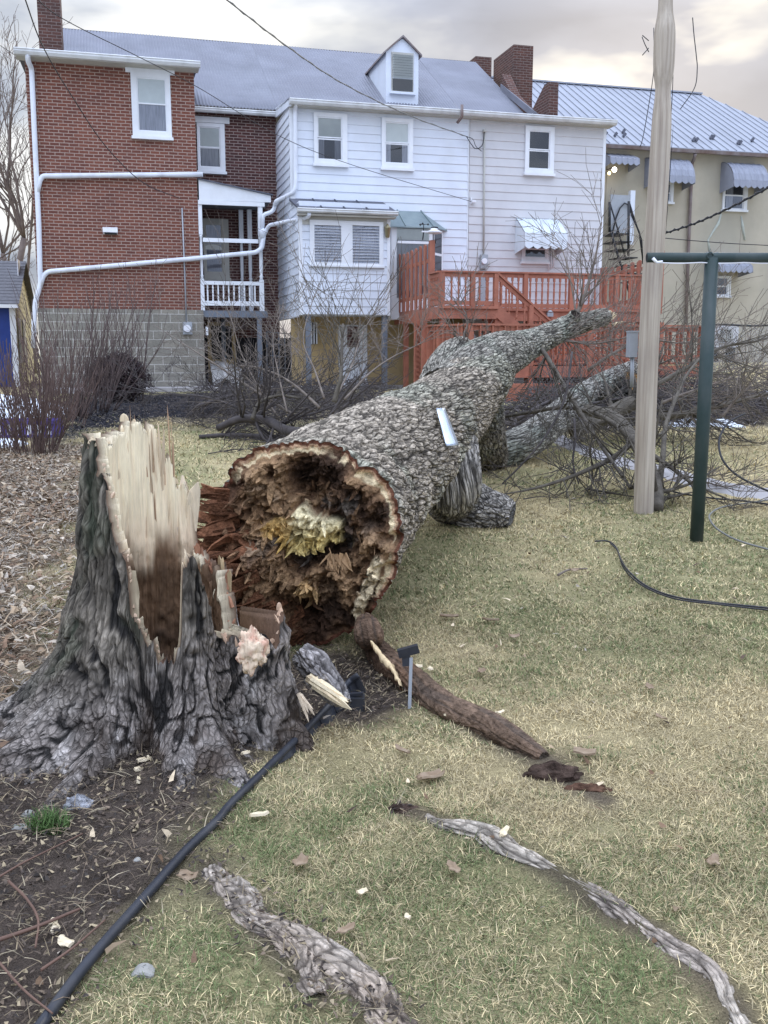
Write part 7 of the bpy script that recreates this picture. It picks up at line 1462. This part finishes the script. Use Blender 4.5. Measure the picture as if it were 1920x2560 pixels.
# steel lattice frame beside the porch stilt
wv = -1.4; a0_, a1_, z0, z1 = rect(668, 830, 728, 975, wv); SFm = thing('steel_frame', fw(a0_, wv, z0), 'grey steel frame of crossing bars standing between the porch and the tan cellar wall', 'frame'); b = MB(False)
for k in range(5): u_ = a0_ + (a1_ - a0_) * k / 4; b.tube([fw(u_, wv, z0), fw(u_, wv, z1)], .018, 6)
for k in range(6): z_ = z0 + (z1 - z0) * k / 5; b.tube([fw(a0_, wv, z_), fw(a1_, wv, z_ - .05)], .016, 6)
b.build('bars', M['porch_grey'], SFm)
# thin stake with a black clip beside the torn root
s0 = gd(884, 1530); KS = thing('garden_stake', onz(s0), 'thin grey stake with a black bracket beside the torn brown root', 'stake'); b = MB(False); Zs = np.dot(s0 - CAM, [0, cp, -sp]); tp_ = atd(888, 1420, Zs); b.bar(onz(s0, -.04), tp_, .014, .014); b.build('stick', M['steel'], KS); b = MB(False); b.bar(atd(860, 1412, Zs), atd(904, 1400, Zs), .03, .035); b.bar(atd(876, 1400, Zs + .01), atd(878, 1438, Zs + .01), .035, .03); b.build('bracket', M['rubber'], KS)
c = onz(gd(770, 1530)); b = MB(False); b.box(c[0] - .04, c[0] + .035, c[1] - .03, c[1] + .03, c[2] - .01, c[2] + .055); b.bar((c[0] - .035, c[1], c[2] + .06), (c[0] + .03, c[1] - .01, c[2] + .07), .02, .012); tag(b.build('edging_connector', M['rubber'], None, c), 'small black plastic connector lying at the raised end of the edging', 'connector')

# ================================================================ SMALL THINGS ON THE GROUND
def flake(name, label, px, py, L, wd, m, seed, cat, group=None, th_=.008, curl=.2, rot_=None):
    rng = random.Random(seed); c = onz(gd(px, py), .03 if px > 480 else .012); an = rot_ if rot_ is not None else rng.uniform(0, math.pi); k = 9; V, Fq = [], []
    for s_ in range(5):
        t = s_ / 4 - .5
        for i in range(4):
            w_ = (i / 3 - .5) * wd * (1 - 1.5 * abs(t) ** 2 + .25 * math.sin(seed + s_ * 2.1 + i)); x = t * L; z = curl * L * (t * t) + .15 * wd * math.sin(i * 1.4 + seed); V.append((c[0] + x * math.cos(an) - w_ * math.sin(an), c[1] + x * math.sin(an) + w_ * math.cos(an), c[2] + z))
    for s_ in range(4):
        for i in range(3): q = s_ * 4 + i; Fq.append((q, q + 4, q + 5, q + 1))
    o = np_obj(name, np.array(V), np.array(Fq), M[m], None, tuple(c), smooth=False); md = o.modifiers.new('thick', 'SOLIDIFY'); md.thickness = th_; return tag(o, label, cat, group)
CG = 'wood chips thrown around the stump'
for i, (x, y, L, wd, lab) in enumerate([(310, 1645, .05, .018, 'pale wood sliver between the two front roots of the stump'), (300, 1665, .03, .016, 'small cream chip below the pale sliver on the front root'), (118, 2008, .06, .026, 'long pale chip on the soil above the brown twig'), (142, 2042, .05, .03, 'pinkish curled chip beside the long pale chip'), (540, 1575, .03, .022, 'square fresh chip right of the front root in the soil'), (530, 1640, .03, .02, 'fresh wood chip in the soil between root and edging'), (112, 1655, .03, .014, 'tan chip on the soil at the left foot of the stump'), (300, 1690, .04, .012, 'thin light splinter on the soil before the stump'), (965, 1555, .05, .026, 'yellow chip stuck on the middle of the brown root'), (988, 1532, .035, .03, 'round pale chip upon the brown root, upper of the pair'), (1078, 1552, .04, .035, 'round pale chip at the far end of the brown root'), (560, 1775, .06, .03, 'white scrap lying on the grass edge right of the edging'), (905, 1450, .03, .02, 'yellow chip in the grass above the brown root'), (930, 1455, .025, .02, 'small cream chip further right above the brown root'), (58, 1325, .11, .045, 'large white flake of wood on the mulch left of the stump'), (782, 1945, .03, .02, 'tiny cream chip in the grass beside the forked root'), (880, 2000, .02, .015, 'tiny pale chip in the grass at the bottom centre'), (1262, 1638, .08, .03, 'orange brown bark strip in the grass past the brown root'), (930, 1690, .10, .05, 'grey curled bark strip in the grass before the brown root'), (970, 1340, .10, .04, 'pale curled bark strip on the lawn behind the brown root'), (1060, 1348, .09, .04, 'second pale bark curl right of the first on the lawn'), (870, 1634, .08, .03, 'thin tan bark strip below the broken trunk in the grass'), (1088, 1815, .06, .025, 'light wood piece lying across the weathered root')]):
    flake('wood_chip', lab, x, y, L, wd, 'chip' if 'bark' not in lab else 'leaf', i + 3, 'wood chip', CG)
for i, (x, y, lab) in enumerate([(1040, 1462, 'dark curled leaf in the grass above the middle of the lawn'), (1402, 1497, 'dark brown leaf standing in the lawn on the right'), (1430, 1565, 'grey leaf flat in the grass on the right lawn'), (1110, 1385, 'small brown leaf on the lawn below the curved cable'), (1540, 1880, 'brown leaf in the grass near the right edge'), (745, 2030, 'tan leaf in the grass beside the forked root bend'), (405, 1900, 'brown leaf on the grass edge right of the edging'), (650, 1880, 'crumpled leaf on the grass above the forked root'), (980, 1895, 'dry leaf on the grass below the weathered root'), (1240, 1240, 'dry leaf by the short twig on the mid lawn')]):
    flake('dry_leaf', lab, x, y, .055, .035, 'leaf', i + 40, 'leaf', 'dry leaves dotted over the lawn', .003, .5)
def stone(label, px, py, sx_, sy_, sz_, seed, m='stone'):
    c = onz(gd(px, py)); th = np.linspace(.02, math.pi - .02, 10); ph_ = np.linspace(0, 2 * math.pi, 14, endpoint=False); D = np.stack([np.sin(th)[:, None] * np.cos(ph_), np.sin(th)[:, None] * np.sin(ph_), np.cos(th)[:, None] * np.ones(14)], -1).reshape(-1, 3)
    D2 = np.sign(D) * np.abs(D) ** .8; V = c + D2 * (.75 + .5 * vn(D * 1.3 + seed, seed))[:, None] * np.array([sx_, sy_, sz_]); i = np.arange(9)[:, None] * 14; j = np.arange(14)[None]; j2 = (j + 1) % 14; o = np_obj('stone', V, np.stack([i + j, i + 14 + j, i + 14 + j2, i + j2], -1).reshape(-1, 4), M[m], None, tuple(c), smooth=False); return tag(o, label, 'stone', 'loose stones')
stone('triangular grey stone beside the edging at the bottom', 310, 2102, .028, .022, .016, 1); stone('small grey stone on the soil near the green tuft', 60, 1760, .02, .015, .012, 2); stone('pale pebble on the soil in front of the stump', 296, 1860, .012, .012, .010, 3); stone('round stone beside the black mulch bed', 220, 865, .12, .08, .06, 4); stone('flat stone half buried on the soil left of the tuft', 45, 1790, .03, .02, .012, 5)
def stick(label, pts, r, m='leaf'):
    P_ = pxline(pts, 16); mb = MB(False); mb.tube(P_, np.linspace(r, r * .6, 16), 6); tag(mb.build('twig', M[m], None, tuple(P_[8] - np.array([0, 0, r]))), label, 'twig', 'single twigs on the ground')
M['red_twig'] = mat('red_brown_twig', (.14, .08, .055), .7, .2)
stick('reddish straight twig on the soil at the lower left', [(-20, 2060), (80, 2025), (175, 1985)], .006, 'red_twig'); stick('curved reddish twig crossing the straight one on the soil', [(20, 1925), (60, 1965), (84, 2010), (78, 2070)], .0045, 'red_twig'); stick('thin brown twig leaning over the soil beside the edging', [(90, 2120), (160, 2070), (228, 2010)], .004, 'red_twig'); stick('long thin twig running down to the edging at the bottom left', [(-20, 2080), (50, 2160), (115, 2215)], .004, 'red_twig'); stick('fine grey twig on the soil above the chips', [(0, 1915), (60, 1880), (180, 1820)], .0035, 'red_twig')
stick('short grey twig on the middle lawn', [(1205, 1252), (1230, 1240), (1268, 1238)], .008, 'twig'); stick('thin twig under the flared trunk foot on the lawn', [(1130, 1085), (1165, 1080), (1205, 1082)], .006, 'twig_dark')
# little green tuft and the lawn itself
def blades(n, P_, L, w, col, rng, lie=.55, seg=2, dirb=None):
    n = len(P_); an = rng.uniform(0, 2 * math.pi, n); tl = np.clip(rng.normal(lie, .28, n), .05, 1.35); d = np.column_stack([np.cos(an) * np.sin(tl), np.sin(an) * np.sin(tl), np.cos(tl)]); sd = np.column_stack([-np.sin(an), np.cos(an), rng.normal(size=n) * .3]); dr = np.column_stack([np.cos(an), np.sin(an), -.7 * np.ones(n)]) * rng.uniform(.1, .6, (n, 1))
    a_ = P_; b_ = P_ + d * (L * .5)[:, None]; c_ = P_ + d * L[:, None] + dr * (L * .45)[:, None]; c_[:, 2] = np.maximum(c_[:, 2], P_[:, 2] + .004); hw = (w * .5)[:, None]
    V = np.stack([a_ - sd * hw, a_ + sd * hw, b_ - sd * hw * .85, b_ + sd * hw * .85, c_ - sd * hw * .15, c_ + sd * hw * .15], 1).reshape(-1, 3); o = np.arange(n)[:, None, None] * 6; Fq = (o + np.array([[0, 1, 3, 2], [2, 3, 5, 4]])[None]).reshape(-1, 4)
    C = np.repeat(col, 6, 0); return V, Fq, C
rng = np.random.default_rng(99)
c = gd(105, 1790); n = 420; an = rng.uniform(0, 6.3, n); rr_ = rng.uniform(0, .055, n); P_ = np.column_stack([c[0] + np.cos(an) * rr_ * 1.2, c[1] + np.sin(an) * rr_, np.zeros(n)]); P_[:, 2] = gz(P_[:, 0], P_[:, 1]); v, f, cc = blades(n, P_, rng.uniform(.03, .075, n), rng.uniform(.002, .004, n), np.array([[.09, .15, .045]]) * rng.uniform(.6, 1.3, (n, 1)), rng, .4); tag(np_obj('grass_tuft', v, f, M['grass'], None, tuple(onz(c)), cc, False), 'fresh green grass tuft on the bare soil at the left', 'grass tuft')
def lawn(name, y0, y1, dens, Lr, wr, seed, margin=.5):
    rng = np.random.default_rng(seed); n = int(dens * (y1 - y0) * ((y0 + y1) * .5 * .86 + 2 * margin)); y = np.sqrt(rng.uniform(y0 ** 2, y1 ** 2, n)); x = rng.uniform(-1, 1, n) * (y * .43 + margin); P2 = np.column_stack([x, y])
    clump = fbm(np.column_stack([x * 7, y * 7, x * 0]), 3, 90); so, mu, bl, s2 = masks(P2); keep = (rng.uniform(size=n) > np.clip(so * 1.5 - .08, 0, 1)) & (rng.uniform(size=n) > np.clip(mu * 1.2, 0, .96)) & (rng.uniform(size=n) > bl * .9) & (rng.uniform(size=n) > s2 * .9) & ~inside(P2, path_poly) & (clump + rng.normal(size=n) * .1 > .27)
    uu = (np.column_stack([P2, np.zeros(n)]) - O0) @ U; ww = (np.column_stack([P2, np.zeros(n)]) - O0) @ NO; keep &= ~((ww < .6) & (uu < uG1)) & ~((ww < W3 + .4) & (uu > dL) & (uu < l1))
    P2 = P2[keep]; clump = clump[keep]; n = len(P2); P_ = np.column_stack([P2, gz(P2[:, 0], P2[:, 1]) - .004]); g = fbm(np.column_stack([P2 * .85, P2[:, :1] * 0]), 4, 31); g2 = fbm(np.column_stack([P2 * 3.2, P2[:, :1] * 0]), 3, 91)
    gr = np.clip(sstep(.42, .62, g) * .5 + sstep(.45, .7, g2) * .55, 0, .85); isg = rng.uniform(size=n) < gr * (.62 + .35 * sstep(6, 2.5, P2[:, 1])); pt = .70 + .65 * fbm(np.column_stack([P2 * 1.9, P2[:, :1] * 0 + 4]), 4, 92)[:, None]; st = pt * np.array([.66, .535, .295]) * rng.uniform(.55, 1.35, (n, 1)); st2 = pt * np.array([.48, .395, .235]) * rng.uniform(.6, 1.2, (n, 1)); st = np.where(rng.uniform(size=(n, 1)) < .4, st2, st); gn = np.array([.165, .20, .08]) * rng.uniform(.5, 1.35, (n, 1)); col = np.where(isg[:, None], gn, st)
    v, f, cc = blades(n, P_, rng.uniform(*Lr, n) * (.55 + .8 * clump), rng.uniform(*wr, n), col * np.where(rng.uniform(size=(n, 1)) < .3, .6, 1.0), rng, .95); return v, f, cc
parts = [lawn('a', 1.75, 3.2, 34000, (.014, .042), (.0013, .0028), 1, 1.0), lawn('b', 3.2, 5.5, 19000, (.016, .042), (.0016, .0036), 2, 1.2), lawn('c', 5.5, 9.0, 5600, (.022, .045), (.003, .006), 3, 1.6), lawn('d', 9.0, 17, 620, (.035, .075), (.006, .012), 4, 2.5)]
v, f, cc = join(parts); GR = np_obj('grass', v, f, M['grass'], None, (0, 5, 0), cc, False); tag(GR, 'short dormant straw coloured lawn grass with green tufts', 'grass', kind='stuff')
# straw and leaf litter on the mulch, crumbs on the soil
def litter(n, poly, Lr, wr, cols, seed, mk, zr=(.002, .03)):
    rng = np.random.default_rng(seed); lo, hi_ = poly.min(0), poly.max(0); P2 = rng.uniform(lo, hi_, (n * 5, 2)); ms = masks(P2)[mk]; P2 = P2[rng.uniform(size=len(P2)) < ms * (P2[:, 0] > -.5 * P2[:, 1] - .6)][:n]; n = len(P2); P_ = np.column_stack([P2, gz(P2[:, 0], P2[:, 1]) + rng.uniform(*zr, n) + .01]); cols = np.array(cols); col = cols[rng.integers(0, len(cols), n)] * rng.uniform(.55, 1.3, (n, 1)); return blades(n, P_, rng.uniform(*Lr, n), rng.uniform(*wr, n), col, rng, 1.3)
MC = [(.34, .25, .16), (.26, .18, .115), (.42, .34, .24), (.20, .13, .085), (.30, .26, .21), (.47, .40, .31)]
v, f, cc = join([litter(30000, mulch_poly, (.03, .12), (.003, .009), MC, 1, 1), litter(9000, mulch_poly, (.03, .07), (.014, .035), MC, 2, 1, (.005, .04))]); tag(np_obj('leaf_litter', v, f, M['litter'], None, (-3, 5, 0), cc, False), 'brown straw and leaf litter covering the bed left of the stump', 'leaf litter', kind='stuff')
SCL = [(.11, .085, .065), (.07, .055, .045), (.16, .12, .085), (.30, .24, .15), (.05, .042, .036)]
v, f, cc = join([litter(9000, soil_poly, (.006, .022), (.004, .012), SCL, 3, 0, (0, .008)), litter(2200, soil_poly, (.02, .09), (.0012, .003), [(.27, .21, .13), (.20, .15, .10), (.36, .30, .2)], 4, 0, (0, .012))]); tag(np_obj('soil_debris', v, f, M['litter'], None, (-1, 3, 0), cc, False), 'crumbs and straw bits strewn over the bare soil', 'soil debris', kind='stuff')
v, f, cc = join([litter(5000, black_poly, (.04, .12), (.006, .016), [(.03, .03, .034), (.05, .048, .05), (.14, .12, .10)], 5, 2), litter(4200, soil2_poly, (.04, .16), (.008, .02), [(.10, .085, .075), (.22, .19, .17), (.06, .05, .046), (.4, .37, .34)], 6, 3)]); tag(np_obj('mulch', v, f, M['litter'], None, (0, 15, 0), cc, False), 'dark mulch and wood debris on the beds before the houses', 'mulch', kind='stuff')

rng = np.random.default_rng(55); n = 900; y = np.sqrt(rng.uniform(1.8 ** 2, 10 ** 2, n)); x = rng.uniform(-1, 1, n) * (y * .43 + .4); P2 = np.column_stack([x, y]); so, mu, bl, s2 = masks(P2); k = (mu < .3); P2 = P2[k]; n = len(P2); pk_ = rng.uniform(size=n) < 1.2 * np.exp(-np.hypot(P2[:, 0] - .1, P2[:, 1] - 4.2) / 1.3) + .25; P2 = P2[pk_]; n = len(P2)
P_ = np.column_stack([P2, gz(P2[:, 0], P2[:, 1]) + rng.uniform(.008, .03, n)]); DC = np.array([(.20, .13, .08), (.30, .22, .14), (.60, .48, .32), (.10, .07, .05), (.42, .36, .29), (.16, .10, .06)]); col = DC[rng.integers(0, 6, n)] * rng.uniform(.6, 1.2, (n, 1)); v, f, cc = blades(n, P_, rng.uniform(.012, .05, n), rng.uniform(.006, .02, n), col, rng, 1.35); tag(np_obj('lawn_debris', v, f, M['litter'], None, (0, 4, 0), cc, False), 'bits of bark, leaf and wood strewn over the lawn', 'debris', kind='stuff')
